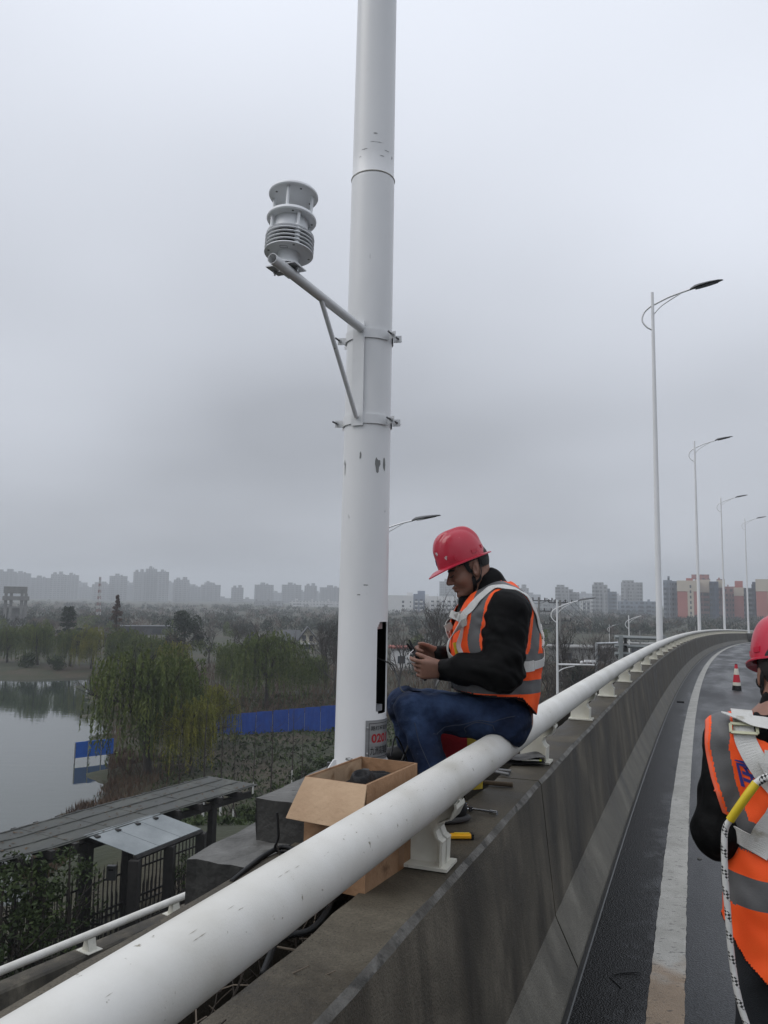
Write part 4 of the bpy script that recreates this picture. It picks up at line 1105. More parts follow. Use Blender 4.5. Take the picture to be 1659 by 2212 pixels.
    arms = [(rc(shL, elL, .098, .084), .035), (rc(elL, S(1000, 1446, .20), .080, .064), .03), (rc(S(1000, 1446, .20), wrL, .064, .046), .02),
            (rc(shR, elR, .098, .084), .035), (rc(elR, S(985, 1424, -.12), .080, .062), .03), (rc(S(985, 1424, -.12), wrR, .062, .044), .02)]
    fjk0 = union(torso + collar + arms)
    def fjk(P): 
        el = np.exp(-((P - V3(elL)) ** 2).sum(1) / .03) + .4
        return fjk0(P) + wrinkles(P, .010, 42, 9) * el + wrinkles(P, .005, 92, 10) * el
    hollow = [(rc(Vector(H) - hx * .03 - hz * .05, nkb, .064, .060), .008, 'sub'), (ell(Vector(H) + hx * .03 - hz * .04, (.085, .075, .082), np.stack([V3(hx), V3(hl), V3(hz)], 1)), .01, 'sub'),
              (rc(Vector(wrL) - Fw * .0, Vector(wrL) + Fw * .1, .036), .006, 'sub'), (rc(wrR, Vector(wrR) + Fw * .1, .034), .006, 'sub')]
    V, Q = sdf_mesh(union([(fjk, .01)] + hollow), lo, hi, .006); C = V[Q].mean(1)
    keep = C[:, 2] > S(1090, 1484, 0).z
    np_mesh('jacket', V, Q[keep], M['jacket'], per)
    # ---- vest
    ft0 = union(torso + [(rc(S(1076, 1295, 0), S(1062, 1282, 0), .075, .07), .04), (rc(L(S(1076, 1492, 0), .06), L(S(1066, 1548, 0), .065), .150, .152), .05), (rc(L(S(1076, 1492, 0), -.06), L(S(1066, 1548, 0), -.065), .150, .152), .05)])
    def fv(P): return ft0(P) - .017 + wrinkles(P, .006, 34, 21) + wrinkles(P, .003, 72, 22)
    V, Q = sdf_mesh(fv, lo, hi, .0045); C = V[Q].mean(1)
    wx = lambda px, py: V3(S(px, py, .2))
    def seg(P, a, b, w=(1, 0, 1)):
        a = V3(a); b = V3(b); W = np.array(w, float); ab = (b - a) * W; d = (P - a) * W
        t = np.clip(d @ ab / (ab @ ab), 0, 1); d = d - t[:, None] * ab; return np.sqrt((d * d).sum(1))
    lat = (C - V3(pel)) @ V3(Lf)
    fwdp = (C - V3(pel)) @ V3(Fw)
    rho = seg(C, wx(1100, 1322), wx(1090, 1385)); rhoR = rho
    hole = (rho < .096) & (np.abs(lat) > .10)
    z = C[:, 2]; zb = S(1090, 1487, .1).z
    hem = np.interp(fwdp, [-.22, -.14, -.06, -.02, .25], [S(1140, 1566, .1).z, S(1140, 1556, .1).z, S(1110, 1522, .1).z, S(1090, 1502, .1).z, S(1000, 1494, .1).z])
    nk = seg(C, V3(S(1058, 1270, 0)), V3(S(1010, 1320, 0)), (1, 1, 1)); neck = (nk < .100) & (np.abs(lat) < .12)
    front = (fwdp > .10) & (np.abs(lat) < .012 + .10 * np.clip((S(1000, 1300, 0).z - z) * -1 + .02, 0, 1)) 
    keep = ~hole & (z > hem) & ~neck & ~front
    ring = (np.abs(lat) > .085)
    mi = np.zeros(len(C), int)
    mi[(rho > .112) & (rho < .158) & ring & (z > S(1090, 1425, .1).z)] = 1
    mi[(rho < .101) & ring] = 2
    mi[(z < S(1100, 1464, .1).z) & (z > S(1100, 1492, .1).z)] = 1
    mi[(z < S(1100, 1408, .1).z) & (z > S(1100, 1430, .1).z) & (fwdp < 0.02)] = 1
    mi[(z < hem + .007)] = 3
    vest = np_mesh('safety_vest', V, Q[keep], [M['orange'], M['reflect'], M['vest_pipe'], M['black_plastic']], per, mi[keep], relax=70)
    sol = vest.modifiers.new('thick', 'SOLIDIFY'); sol.thickness = .004; sol.offset = -1
    vest['label'] = 'orange vest with grey reflective bands'
    # ---- harness
    W = M['webbing']
    def strap(pts, w=.042, off=.004, nm='strap'): return ribbon(fv, pts, w, off, .003).build(nm, W, per)
    strap([S(1160, 1372, .10), S(1150, 1325, .15), S(1122, 1292, .155), S(1088, 1276, .155), S(1050, 1294, .155), S(1018, 1324, .14), S(998, 1346, .12)])
    strap([S(1160, 1372, -.08), S(1148, 1325, -.13), S(1110, 1288, -.14), S(1060, 1278, -.13), S(1015, 1312, -.12), S(985, 1345, -.10), S(970, 1375, -.09)])
    strap([S(1000, 1336, .12), S(985, 1330, .06), S(975, 1326, 0), S(972, 1326, -.08)], .034, .008)
    strap([S(1165, 1388, .0), S(1163, 1408, .05), S(1155, 1428, .12), S(1140, 1434, .18)], .036, .005, 'waist_belt')
    strap([S(1140, 1434, .18), S(1090, 1440, .24), S(1040, 1441, .22), S(1000, 1436, .16), S(978, 1430, .06), S(972, 1428, -.06)], .045, .004, 'waist_belt')
    free_ribbon([S(1000, 1346, .15), S(985, 1362, .16), S(969, 1386, .16), S(968, 1408, .16), S(982, 1428, .17), S(1008, 1436, .19)], .040, [Lf * .5 + Fw, Lf * .8 + Fw * .4, Lf, Lf, Lf * .6 - Fw * .3 + Z * .6, Z]).build('strap', W, per, smooth=60)
    free_ribbon([S(1004, 1350, .14), S(998, 1372, .145), S(992, 1395, .15), S(1004, 1416, .16), S(1030, 1430, .18)], .032, [Fw + Lf * .6, Fw + Lf * .7, Fw + Lf * .7, Fw + Z * .4, Z]).build('strap', W, per, smooth=60)
    free_ribbon([S(972, 1340, -.04), S(965, 1350, .0), S(966, 1366, .02), S(973, 1382, .02)], .036, Lf + Fw * .4).build('strap', W, per, smooth=60)
    for (a, b, l) in ((1002, 1345, .150), (969, 1354, .02), (992, 1330, .105)):
        c = S(a, b, l); R = Matrix((Fw, Lf, Z)).transposed() @ Matrix.Rotation(.5, 3, 'Y')
        MB().box(c, (.036, .016, .030), R).build('buckle', M['buckle'], per)
    MB().tube([S(983, 1388, .12), S(990, 1418, .13)], .011, 10).build('rope_sleeve', M['yellow_sleeve'], per, smooth=60)
    MB().tube(catmull([S(1163, 1372, .06), S(1164, 1390, .09), S(1158, 1406, .11)], 5), .013, 10).build('rope_sleeve', M['yellow_sleeve'], per, smooth=60)
    curve_tube('rope', [S(1166, 1350, .0), S(1172, 1376, .05), S(1170, 1396, .10), S(1150, 1412, .17), S(1128, 1420, .20)], .009, M['rope'], per)
    curve_tube('rope', [S(1164, 1404, .07), S(1166, 1420, .10), S(1148, 1434, .18), S(1126, 1440, .21)], .0095, M['rope'], per)
    curve_tube('rope', [S(1068, 1434, .235), S(1045, 1432, .225), S(1022, 1433, .205), S(1010, 1438, .19)], .0095, M['rope'], per)
    MB().box(S(1150, 1432, .17), (.004, .055, .05), Matrix((Fw * -.5 + Lf * .85, Lf * .5 + Fw * .85, Z)).transposed()).build('label_patch', W, per)
    # leg loop lying on the lap
    free_ribbon([S(942, 1478, .02), S(955, 1462, .04), S(975, 1452, .06), S(990, 1460, .08), S(985, 1482, .09)], .055, [Lf, Lf, Lf + Z * .4, Lf, Lf]).build('leg_strap', pmat('grey_webbing', (.22, .22, .21), rough=.8), per, smooth=60)
    # ---- helmet
    helmet(per, Vector(H) + hx * .022 + hz * .046, hx, hl, hz)
    chin_strap(per, fh, H, hx, hl, hz)
    return dict(S=S, Fw=Fw, Lf=Lf, Z=Z, wrL=wrL, wrR=wrR)
MAN = seated_worker()

# ================================================================ standing worker, seen from behind
def standing_worker():
    base = Vector((1.282, 2.52, drop(2.5) + .012)); Fw = Vector((.30, .954, 0)).normalized(); Z = Vector((0, 0, 1)); Lf = Z.cross(Fw)
    B = lambda l, f, z: base + Lf * l + Fw * f + Z * z
    H = B(-.005, .055, 1.592); a = math.radians(12); hx = Fw * math.cos(a) - Z * math.sin(a); hz = Z * math.cos(a) + Fw * math.sin(a); hl = Lf
    nkb = B(0, .01, 1.445)
    J = {}
    for s in (-1, 1):
        J[s] = dict(sh=B(.172 * s, 0, 1.375), el=B(.222 * s, -.02, 1.10), wr=B(.13 * s, .22, 1.06), hip=B(.09 * s, 0, .93), kn=B(.10 * s, .02, .50), an=B(.11 * s, -.01, .10))
    hd = head_items(H, hx, hl, hz); items = hd + [(rc(Vector(H) - hx * .035 - hz * .06, nkb, .056, .062), .03), (rc(B(0, 0, 1.40), B(0, 0, 1.15), .12, .12), .05), (rc(B(0, 0, 1.15), B(0, 0, .95), .12, .12), .05)]
    for s in (-1, 1):
        j = J[s]
        items += [(rc(nkb, j['sh'], .06, .06), .05), (rc(j['sh'], j['el'], .052, .043), .03), (rc(j['el'], j['wr'], .04, .027), .02), (rc(j['hip'], j['kn'], .075, .052), .04), (rc(j['kn'], j['an'], .05, .036), .03)]
        items += hand(j['wr'], Fw * .9 - Lf * (.45 * s), Z * .2 + Lf * (s * .9), Z, [(.5, .8, .6)] * 4, thumb=(.4, .8))
    fb = union(items); lo = V3(B(0, 0, 0)) - [.48, .42, .0]; hi = V3(B(0, 0, 0)) + [.48, .48, 1.85]
    V, Q = sdf_mesh(fb, lo, hi, .006)
    per = np_mesh('person', V, Q, M['skin'])
    tag(per, 'worker standing on the road with back turned, orange vest crossed by white harness straps', 'person', 'bridge workers')
    R = np.stack([V3(hx), V3(hl), V3(hz)], 1)
    fhair = union([(ell(Vector(H) - hx * .018 + hz * .035, (.105, .084, .097), R), .01), (rc(Vector(H) - hx * .060 + hz * .0, Vector(H) - hx * .058 - hz * .045, .050, .044), .03)])
    V, Q = sdf_mesh(fhair, V3(H) - .17, V3(H) + .17, .005); C = V[Q].mean(1) - V3(H); x, z = C @ V3(hx), C @ V3(hz)
    np_mesh('hair', V, Q[((z > .012) & (x < .078)) | ((x < -.03) & (z > -.075))], M['hair'], per)
    # trousers
    tr = [(rc(B(.05, 0, .95), B(-.05, 0, .95), .125), .05), (ell(B(0, -.03, .93), (.17, .13, .11), np.stack([V3(Lf), V3(Fw), V3(Z)], 1)), .04)]
    for s in (-1, 1): tr += [(rc(J[s]['hip'], J[s]['kn'], .098, .078), .04), (rc(J[s]['kn'], B(.11 * s, -.01, .05), .076, .072), .03)]
    ft = union(tr)
    V, Q = sdf_mesh(lambda P: ft(P) + wrinkles(P, .006, 40, 31), lo, hi, .007); C = V[Q].mean(1)
    V[:, 2] = np.maximum(V[:, 2], base.z + .035)
    np_mesh('trousers', V, Q[C[:, 2] < base.z + 1.02], M['dark_jeans'], per)
    for s in (-1, 1):
        p = B(.115 * s, .05, .045); Rr = np.stack([V3(Fw), V3(Lf), V3(Z)], 1)
        V, Q = sdf_mesh(union([(ell(p, (.140, .05, .048), Rr), .02), (rc(p - Fw * .06 + Z * .01, p - Fw * .06 + Z * .08, .045), .02)]), V3(p) - .22, V3(p) + .22, .007)
        V[:, 2] = np.maximum(V[:, 2], base.z + .002); np_mesh('shoe', V, Q, M['black_plastic'], per)
    # jacket
    tor = []
    for s in (-1, 1):
        tor += [(rc(B(.075 * s, 0, 1.33), B(.065 * s, 0, 1.17), .112, .108), .05), (rc(B(.065 * s, 0, 1.17), B(.065 * s, 0, .96), .108, .112), .05), (rc(B(.05 * s, -.005, 1.405), B(.165 * s, -.005, 1.375), .066, .072), .05)]
    arms = []
    for s in (-1, 1):
        j = J[s]; arms += [(rc(j['sh'], j['el'], .076, .072), .03), (rc(j['el'], j['wr'], .070, .046), .025)]
    col = [(rc(B(0, .005, 1.425), B(0, .015, 1.485), .088, .078), .03), (ell(B(0, -.07, 1.430), (.13, .06, .06), np.stack([V3(Lf), V3(Fw), V3(Z)], 1)), .03)]
    fk = union(tor + arms + col)
    cuts = [(rc(Vector(H) - hx * .03 - hz * .05, nkb, .062, .058), .008, 'sub'), (ell(Vector(H) + hx * .03 - hz * .04, (.085, .075, .082), R), .01, 'sub')]
    V, Q = sdf_mesh(union([(lambda P: fk(P) + wrinkles(P, .010, 38, 41) + wrinkles(P, .005, 84, 42), .01)] + cuts), lo, hi, .007); C = V[Q].mean(1)
    np_mesh('jacket', V, Q[C[:, 2] > base.z + .90], M['jacket'], per)
    # vest
    ft0 = union(tor + [(rc(J[q]['sh'], Vector(J[q]['sh']).lerp(J[q]['el'], .6), .082, .072), .03) for q in (-1, 1)] + [(rc(B(.065, 0, 1.0), B(.085, -.01, .62), .114, .135), .05), (rc(B(-.065, 0, 1.0), B(-.085, -.01, .62), .114, .135), .05)])
    def fv(P): return ft0(P) - .016 + wrinkles(P, .008, 28, 51) + wrinkles(P, .004, 60, 52)
    V, Q = sdf_mesh(fv, lo, hi, .005); C = V[Q].mean(1); D = C - V3(base); l, f, z = D @ V3(Lf), D @ V3(Fw), D[:, 2]
    al = np.abs(l)
    lim = np.interp(z, [1.04, 1.10, 1.18, 1.28, 1.38, 1.46], [.178, .186, .212, .242, .258, .246]) + np.clip(f, 0, 1) * -.3
    hole = (al > lim) & (z > 1.06)
    hem = np.interp(al, [0, .08, .16, .21, .26], [.66, .69, .76, .84, .88]); hem = np.where(f > 0, hem + .1, hem)
    neck = ((l / .098) ** 2 + ((f - .04) / .12) ** 2 < 1) & (z > 1.33)
    keep = ~hole & (z > hem) & ~neck & ~((f > .08) & (al < .02))
    mi = np.zeros(len(C), int)
    mi[(al > lim - .068) & (al < lim - .016) & (z > 1.12)] = 1
    mi[(al > lim - .010) & (z > 1.06)] = 2
    mi[(z > 1.075) & (z < 1.165)] = 1; mi[(z > .915) & (z < 1.002)] = 1
    mi[z < hem + .008] = 3
    vest = np_mesh('safety_vest', V, Q[keep], [M['orange'], M['reflect'], M['vest_pipe'], M['black_plastic']], per, mi[keep], relax=70)
    sol = vest.modifiers.new('thick', 'SOLIDIFY'); sol.thickness = .004; sol.offset = -1
    # blue character on the back, left of the straps
    v2, fs = fit_text('南', .058, .062, .012)
    P = snap(fv, [B(.190 - x, -.2, 1.272 + y) for x, y in v2], .0015); mb = MB(); mb.add([Vector(p) for p in P], fs); mb.build('lettering', M['ink_blue'], per)
    W = M['webbing']
    def strap(pts, w=.052, off=.004, nm='strap'): return ribbon(fv, pts, w, off, .0035).build(nm, W, per)
    for s in (1, -1):
        strap([B(.135 * s, .06, 1.42), B(.145 * s, -.02, 1.445), B(.145 * s, -.10, 1.415), B(.128 * s, -.15, 1.365), B(.10 * s, -.17, 1.315), B(.06 * s, -.18, 1.265), B(.01 * s, -.19, 1.21)], .062)
        strap([B(.02 * s, -.19, 1.27), B(.065 * s, -.19, 1.215), B(.115 * s, -.17, 1.13), B(.135 * s, -.15, 1.075)], .060, .008)
    strap([B(.10, -.17, 1.365), B(.04, -.19, 1.36), B(-.04, -.19, 1.36), B(-.10, -.17, 1.365)], .044, .010)
    bp_ = [B(.20, .02, 1.135), B(.195, -.06, 1.125), B(.13, -.14, 1.10), B(.04, -.17, 1.09), B(-.04, -.17, 1.09), B(-.13, -.14, 1.10), B(-.195, -.06, 1.125), B(-.20, .02, 1.135)]
    strap(bp_, .050, .006, 'waist_belt')
    pad = snap(fv, [B(x, -.2, z) for x, z in ((.122, 1.348), (-.122, 1.348), (.088, 1.262), (-.088, 1.262), (.030, 1.19), (-.030, 1.19))], .012)
    mb = MB(); mb.add([Vector(p) for p in pad], [(0, 1, 3, 2), (2, 3, 5, 4)]); o = mb.build('back_pad', W, per); o.modifiers.new('t', 'SOLIDIFY').thickness = .006
    R3 = Matrix((Lf, Fw, Z)).transposed()
    for (l, z, w, h) in ((.148, 1.428, .075, .028), (.045, 1.365, .05, .052), (-.09, 1.37, .05, .05)):
        p = Vector(snap(fv, [B(l, -.2 if z < 1.42 else -.09, z)], .014)[0]); nn = Vector(grad(fv, np.array([V3(p)]))[0]); t = Z.cross(nn).normalized()
        mb = MB(); Rb = Matrix((t, nn, nn.cross(t) * -1)).transposed()
        for sx, sz, ww, hh in ((0, 1, w, .008), (0, -1, w, .008), (1, 0, .008, h), (-1, 0, .008, h)): mb.box(p + t * (sx * w / 2) + (t.cross(nn)) * (sz * h / 2), (ww, .008, hh), Rb)
        mb.build('buckle', pmat('cream_buckle', (.55, .55, .38), rough=.5), per)
    # loose strap end across the shoulder
    free_ribbon([B(-.10, -.15, 1.425), B(.0, -.15, 1.440), B(.07, -.13, 1.458), B(.12, -.10, 1.462), B(.165, -.09, 1.470), B(.205, -.09, 1.480)], .038, [Z, Z * .9 + Fw * .4, Z * .7 + Fw * .6, Z * .6 + Fw * .7, Fw + Z * .2, Fw]).build('strap_end', W, per, smooth=60)
    # lanyard with yellow sleeve, then hanging at the left side
    curve_tube('rope', [B(.02, -.175, 1.300), B(.065, -.195, 1.320), B(.10, -.19, 1.312), B(.13, -.185, 1.290)], .0115, M['rope'], per)
    MB().tube(catmull([B(.126, -.185, 1.294), B(.155, -.18, 1.250), B(.197, -.155, 1.175)], 5), .0125, 12).build('rope_sleeve', M['yellow_sleeve'], per, smooth=60)
    curve_tube('rope', [B(.194, -.157, 1.180), B(.212, -.15, 1.14), B(.216, -.155, 1.04), B(.212, -.16, .92), B(.205, -.165, .79), B(.190, -.175, .68), B(.16, -.185, .59), B(.12, -.185, .54), B(.09, -.16, .58), B(.09, -.14, .75), B(.10, -.13, .90)], .0092, M['rope'], per)
    helmet(per, Vector(H) + hx * .012 + hz * .046, hx, hl, hz)
    chin_strap(per, union(hd), H, hx, hl, hz)
standing_worker()
# ================================================================ things on the barrier top and the road
def ztop(Y): return drop(Y) + .932
M['card'] = pmat('brown_cardboard', [(0.3, (0.22, 0.12, 0.060)), (0.5, (0.31, 0.18, 0.098)), (0.7, (0.38, 0.235, 0.135))], scale=5, rough=0.8, bump=0.5, bscale=40, speck=((0.15, 0.08, 0.04), 6, 0.60))
M['card_in'] = pmat('pale_cardboard', [(0.3, (0.35, 0.23, 0.14)), (0.7, (0.47, 0.335, 0.215))], scale=5, rough=0.8, bump=0.5, bscale=35, speck=((0.24, 0.145, 0.075), 7, 0.60))
def cardboard_box():
    z0 = .936; F = on_z(788, 1940, z0); Rr = on_z(899, 1862, z0); F.z = Rr.z = z0
    e1 = (Rr - F); w = e1.length; e1.normalize(); e2 = Vector((-e1.y, e1.x, 0)); dp = .225; h = .335; t = .005
    root = empty('cardboard_box', F + e1 * w / 2 + e2 * dp / 2, 'open brown cardboard box on the barrier, pushed under the white rail', 'box')
    Z = Vector((0, 0, 1)); Rm = Matrix((e1, e2, Z)).transposed()
    P = lambda a, b, z: F + e1 * a + e2 * b + Z * z
    def panel(nm, c, size): return MB().box(c, size, Rm).build(nm, M['card'], root)
    panel('side_panel', P(w / 2, t / 2, h / 2), (w, t, h)); panel('side_panel', P(w / 2, dp - t / 2, h / 2), (w, t, h + .002))
    panel('side_panel', P(t / 2, dp / 2, h / 2), (t, dp - 2 * t - .001, h)); panel('side_panel', P(w - t / 2, dp / 2, h / 2), (t, dp - 2 * t - .001, h))
    panel('base_panel', P(w / 2, dp / 2, .004), (w - 2 * t - .002, dp - 2 * t - .002, .006))
    def flap(pts, nm='flap'):
        q = [Vector(p) for p in pts]; n = (q[1] - q[0]).cross(q[3] - q[0]).normalized() * .0045; rows = []
        mb = MB(); k = 5; g = [[None] * (k + 1) for _ in range(k + 1)]
        for i in range(k + 1):
            for j in range(k + 1):
                a, b = i / k, j / k; p = (q[0] * (1 - a) + q[1] * a) * (1 - b) + (q[3] * (1 - a) + q[2] * a) * b
                g[j][i] = p + n * (1.6 * math.sin(b * 2.4) * (1 + .5 * math.sin(5 * a)))
        mb.sheet(g); mb.sheet([[p - n for p in r] for r in g][::-1]); o = mb.build(nm, M['card_in'], root)
        for e in (lambda i: g[0][i], lambda i: g[k][i], lambda i: g[i][0], lambda i: g[i][k]): pass
        return o
    # the flap over the left end hangs outward, the roadside flap leans inward, the far ones are tucked down
    flap([P(0, .0, h), P(0, dp, h), P(-.075, dp + .02, h - .115), P(-.080, -.03, h - .12)])
    flap([P(w - .012, .007, h - .002), P(0.015, .007, h - .002), P(.03, .030, h - .10), P(w - .03, .030, h - .10)])
    flap([P(.02, dp - .008, h - .004), P(w - .02, dp - .008, h - .004), P(w - .03, dp - .022, h - .13), P(.03, dp - .022, h - .13)])
    MB().sheet([[P(w * .62, -.0006, .001), P(w * .74, -.0006, .001)], [P(w * .62, -.0006, h * .75), P(w * .74, -.0006, h * .75)]]).build('tape', pmat('brown_tape', (.24, .125, .06), rough=.3), root)
    return root, P, e1, e2, w, dp, h
BOX, BP, BE1, BE2, BW, BD, BH = cardboard_box()
M['dark_leather'] = pmat('dark_worn_leather', [(0.3, (0.005, 0.005, 0.0055)), (0.7, (0.016, 0.016, 0.017))], scale=14, rough=0.6, bump=0.4, bscale=90, spec=.25)
def box_contents():
    # padding sheet, a pair of dark shoes on it
    pad = MB(); rnd = random.Random(8); g = []
    for i in range(9): g.append([BP(.012 + (BW - .024) * i / 8, .012 + (BD - .030) * j / 7, .225 + rnd.uniform(-.015, .02)) for j in range(8)])
    pad.sheet(g); o = pad.build('wrapping_paper', pmat('dark_wrapping_paper', (.045, .043, .040), rough=.8), smooth=60)
    tag(o, 'dark crumpled wrapping paper filling the cardboard box', 'paper')
    Z = Vector((0, 0, 1))
    labs = ['dark shoe lying uppermost in the cardboard box', 'dark shoe lying half under another in the cardboard box']
    for i, (a, b, z, yaw) in enumerate(((.20, .120, .285, .35), (.27, .135, .258, 2.6))):
        c = BP(a, b, z); fd = (BE1 * math.cos(yaw) + BE2 * math.sin(yaw)); fd.z = .12; fd.normalize(); sd = Z.cross(fd).normalized(); up = fd.cross(sd); R = np.stack([V3(fd), V3(sd), V3(up)], 1)
        f = union([(ell(c, (.105, .040, .034), R), .02), (ell(c - fd * .045 + up * .025, (.05, .036, .045), R), .025), (ell(c - fd * .045 + up * .06, (.034, .022, .03), R), .01, 'sub')])
        V, Q = sdf_mesh(f, V3(c) - .16, V3(c) + .16, .006); o = np_mesh('shoe', V, Q, M['dark_leather']); tag(o, labs[i], 'shoe', 'shoes in the box')
        for k in range(4):
            p = c + fd * (.02 + .016 * k) + up * .05; ribbon(f, [p + sd * .02, p, p - sd * .02], .005, .002, .002, 4).build('lace', M['grey_plastic'], o)
box_contents()
def ribbed(name, pts, r, label, cat='conduit', group=None, k=14):
    C = catmull(pts, k); acc = [0]
    for a, b in zip(C, C[1:]): acc.append(acc[-1] + (b - a).length)
    pitch = .0052; n = int(acc[-1] / pitch); out = []; rad = []; j = 0
    for i in range(n):
        s = acc[-1] * i / (n - 1)
        while j < len(acc) - 2 and acc[j + 1] < s: j += 1
        t = (s - acc[j]) / max(1e-9, acc[j + 1] - acc[j]); out.append(C[j].lerp(C[j + 1], t)); rad.append(r if i % 2 else r * .82)
    o = MB().tube(out, rad, 10).build(name, M['black_rubber'], smooth=80)
    return tag(o, label, cat, group)
g = lambda px, py, z: on_z(px, py, z)
G1 = 'black conduits under the rail'
ribbed('corrugated_conduit', [g(748, 1860, .952), g(716, 1920, .946), g(708, 1965, .944), g(672, 2008, .944), g(620, 2022, .944), g(560, 2048, .95), g(470, 2056, .96), g(400, 2075, .95)], .0095, 'black ribbed conduit curving out from under the box towards the twigs', 'conduit', G1)
ribbed('corrugated_conduit', [g(568, 2104, .945), g(588, 2052, .946), g(604, 2006, .960), g(634, 1962, .955), g(690, 1925, .948), g(730, 1880, .946)], .0095, 'black ribbed conduit whose cut end lies nearest the twigs', 'conduit', G1)
ribbed('corrugated_conduit', [g(505, 1925, .958), g(580, 1975, .956), g(640, 1985, .962), g(688, 1955, .964), g(715, 1900, .956)], .0085, 'black ribbed conduit looping tight behind the rail, uppermost of the coil', 'conduit', G1)
ribbed('corrugated_conduit', [g(500, 1905, .94), g(540, 1872, .942), g(575, 1846, .945), g(612, 1830, .95), g(650, 1842, .95), g(690, 1860, .95)], .0095, 'black ribbed conduit lying on the ledge left of the rail', 'conduit', G1)
def stub_cable():
    b = g(598, 1838, .945); d = (b - EYE).length
    o = MB().tube(catmull([b + Vector((.12, .02, .0)), b, b + Vector((.004, 0, .05)), b + Vector((-.004, .01, .13))], 6), .0048, 8).build('cable_stub', M['black_rubber'], smooth=60)
    tag(o, 'short black cable end standing upright beside the footing', 'cable')
stub_cable()
# twigs and dead leaves in the trench between barrier and ledge
def litter():
    rnd = random.Random(21); mb = MB()
    for i in range(170):
        s = rnd.uniform(.55, 2.4); q = rnd.uniform(.24, .39); z = rnd.uniform(.76, .90)
        p = sqz(s, q, z); L = rnd.uniform(.05, .24); a = rnd.uniform(0, 6.28); el = rnd.uniform(-.5, .7)
        d = Vector((math.cos(a) * math.cos(el), math.sin(a) * math.cos(el), math.sin(el))); m = p + d * L * .5 + Vector((rnd.uniform(-.02, .02),) * 3)
        e = p + d * L; r = rnd.uniform(.0012, .0035); mb.mi = rnd.choice((0, 0, 1)); mb.tube([p, m, e], [r, r * .8, r * .4], 5)
    mb.mi = 2
    for i in range(160):
        p = sqz(rnd.uniform(.5, 2.6), rnd.uniform(.235, .395), rnd.uniform(.745, .79)); a = rnd.uniform(0, 6.28); l = rnd.uniform(.015, .035); w = l * .5
        u = Vector((math.cos(a), math.sin(a), rnd.uniform(-.4, .4))); v = Vector((-math.sin(a), math.cos(a), rnd.uniform(-.5, .5))); mb.add([p - u * l, p + v * w, p + u * l, p - v * w], [(0, 1, 2, 3)])
    for i in range(9):
        p = sqz(rnd.uniform(1.0, 2.2), rnd.uniform(.25, .37), .84); d = Vector((rnd.uniform(-.5, .9), rnd.uniform(-.5, .3), rnd.uniform(.25, .6))).normalized(); mb.mi = rnd.choice((0, 1)); mb.tube([p, p + d * .15 + Vector((.01, 0, .0)), p + d * .30], [.004, .003, .0015], 5)
    o = mb.build('twigs', [pmat('dark_twig', (.022, .016, .011), rough=.85), pmat('pale_twig', (.13, .105, .08), rough=.85), pmat('dead_leaf', [(0.3, (.018, .012, .007)), (.7, (.06, .038, .02))], scale=30, rough=.85)])
    tag(o, kind='stuff')
litter()
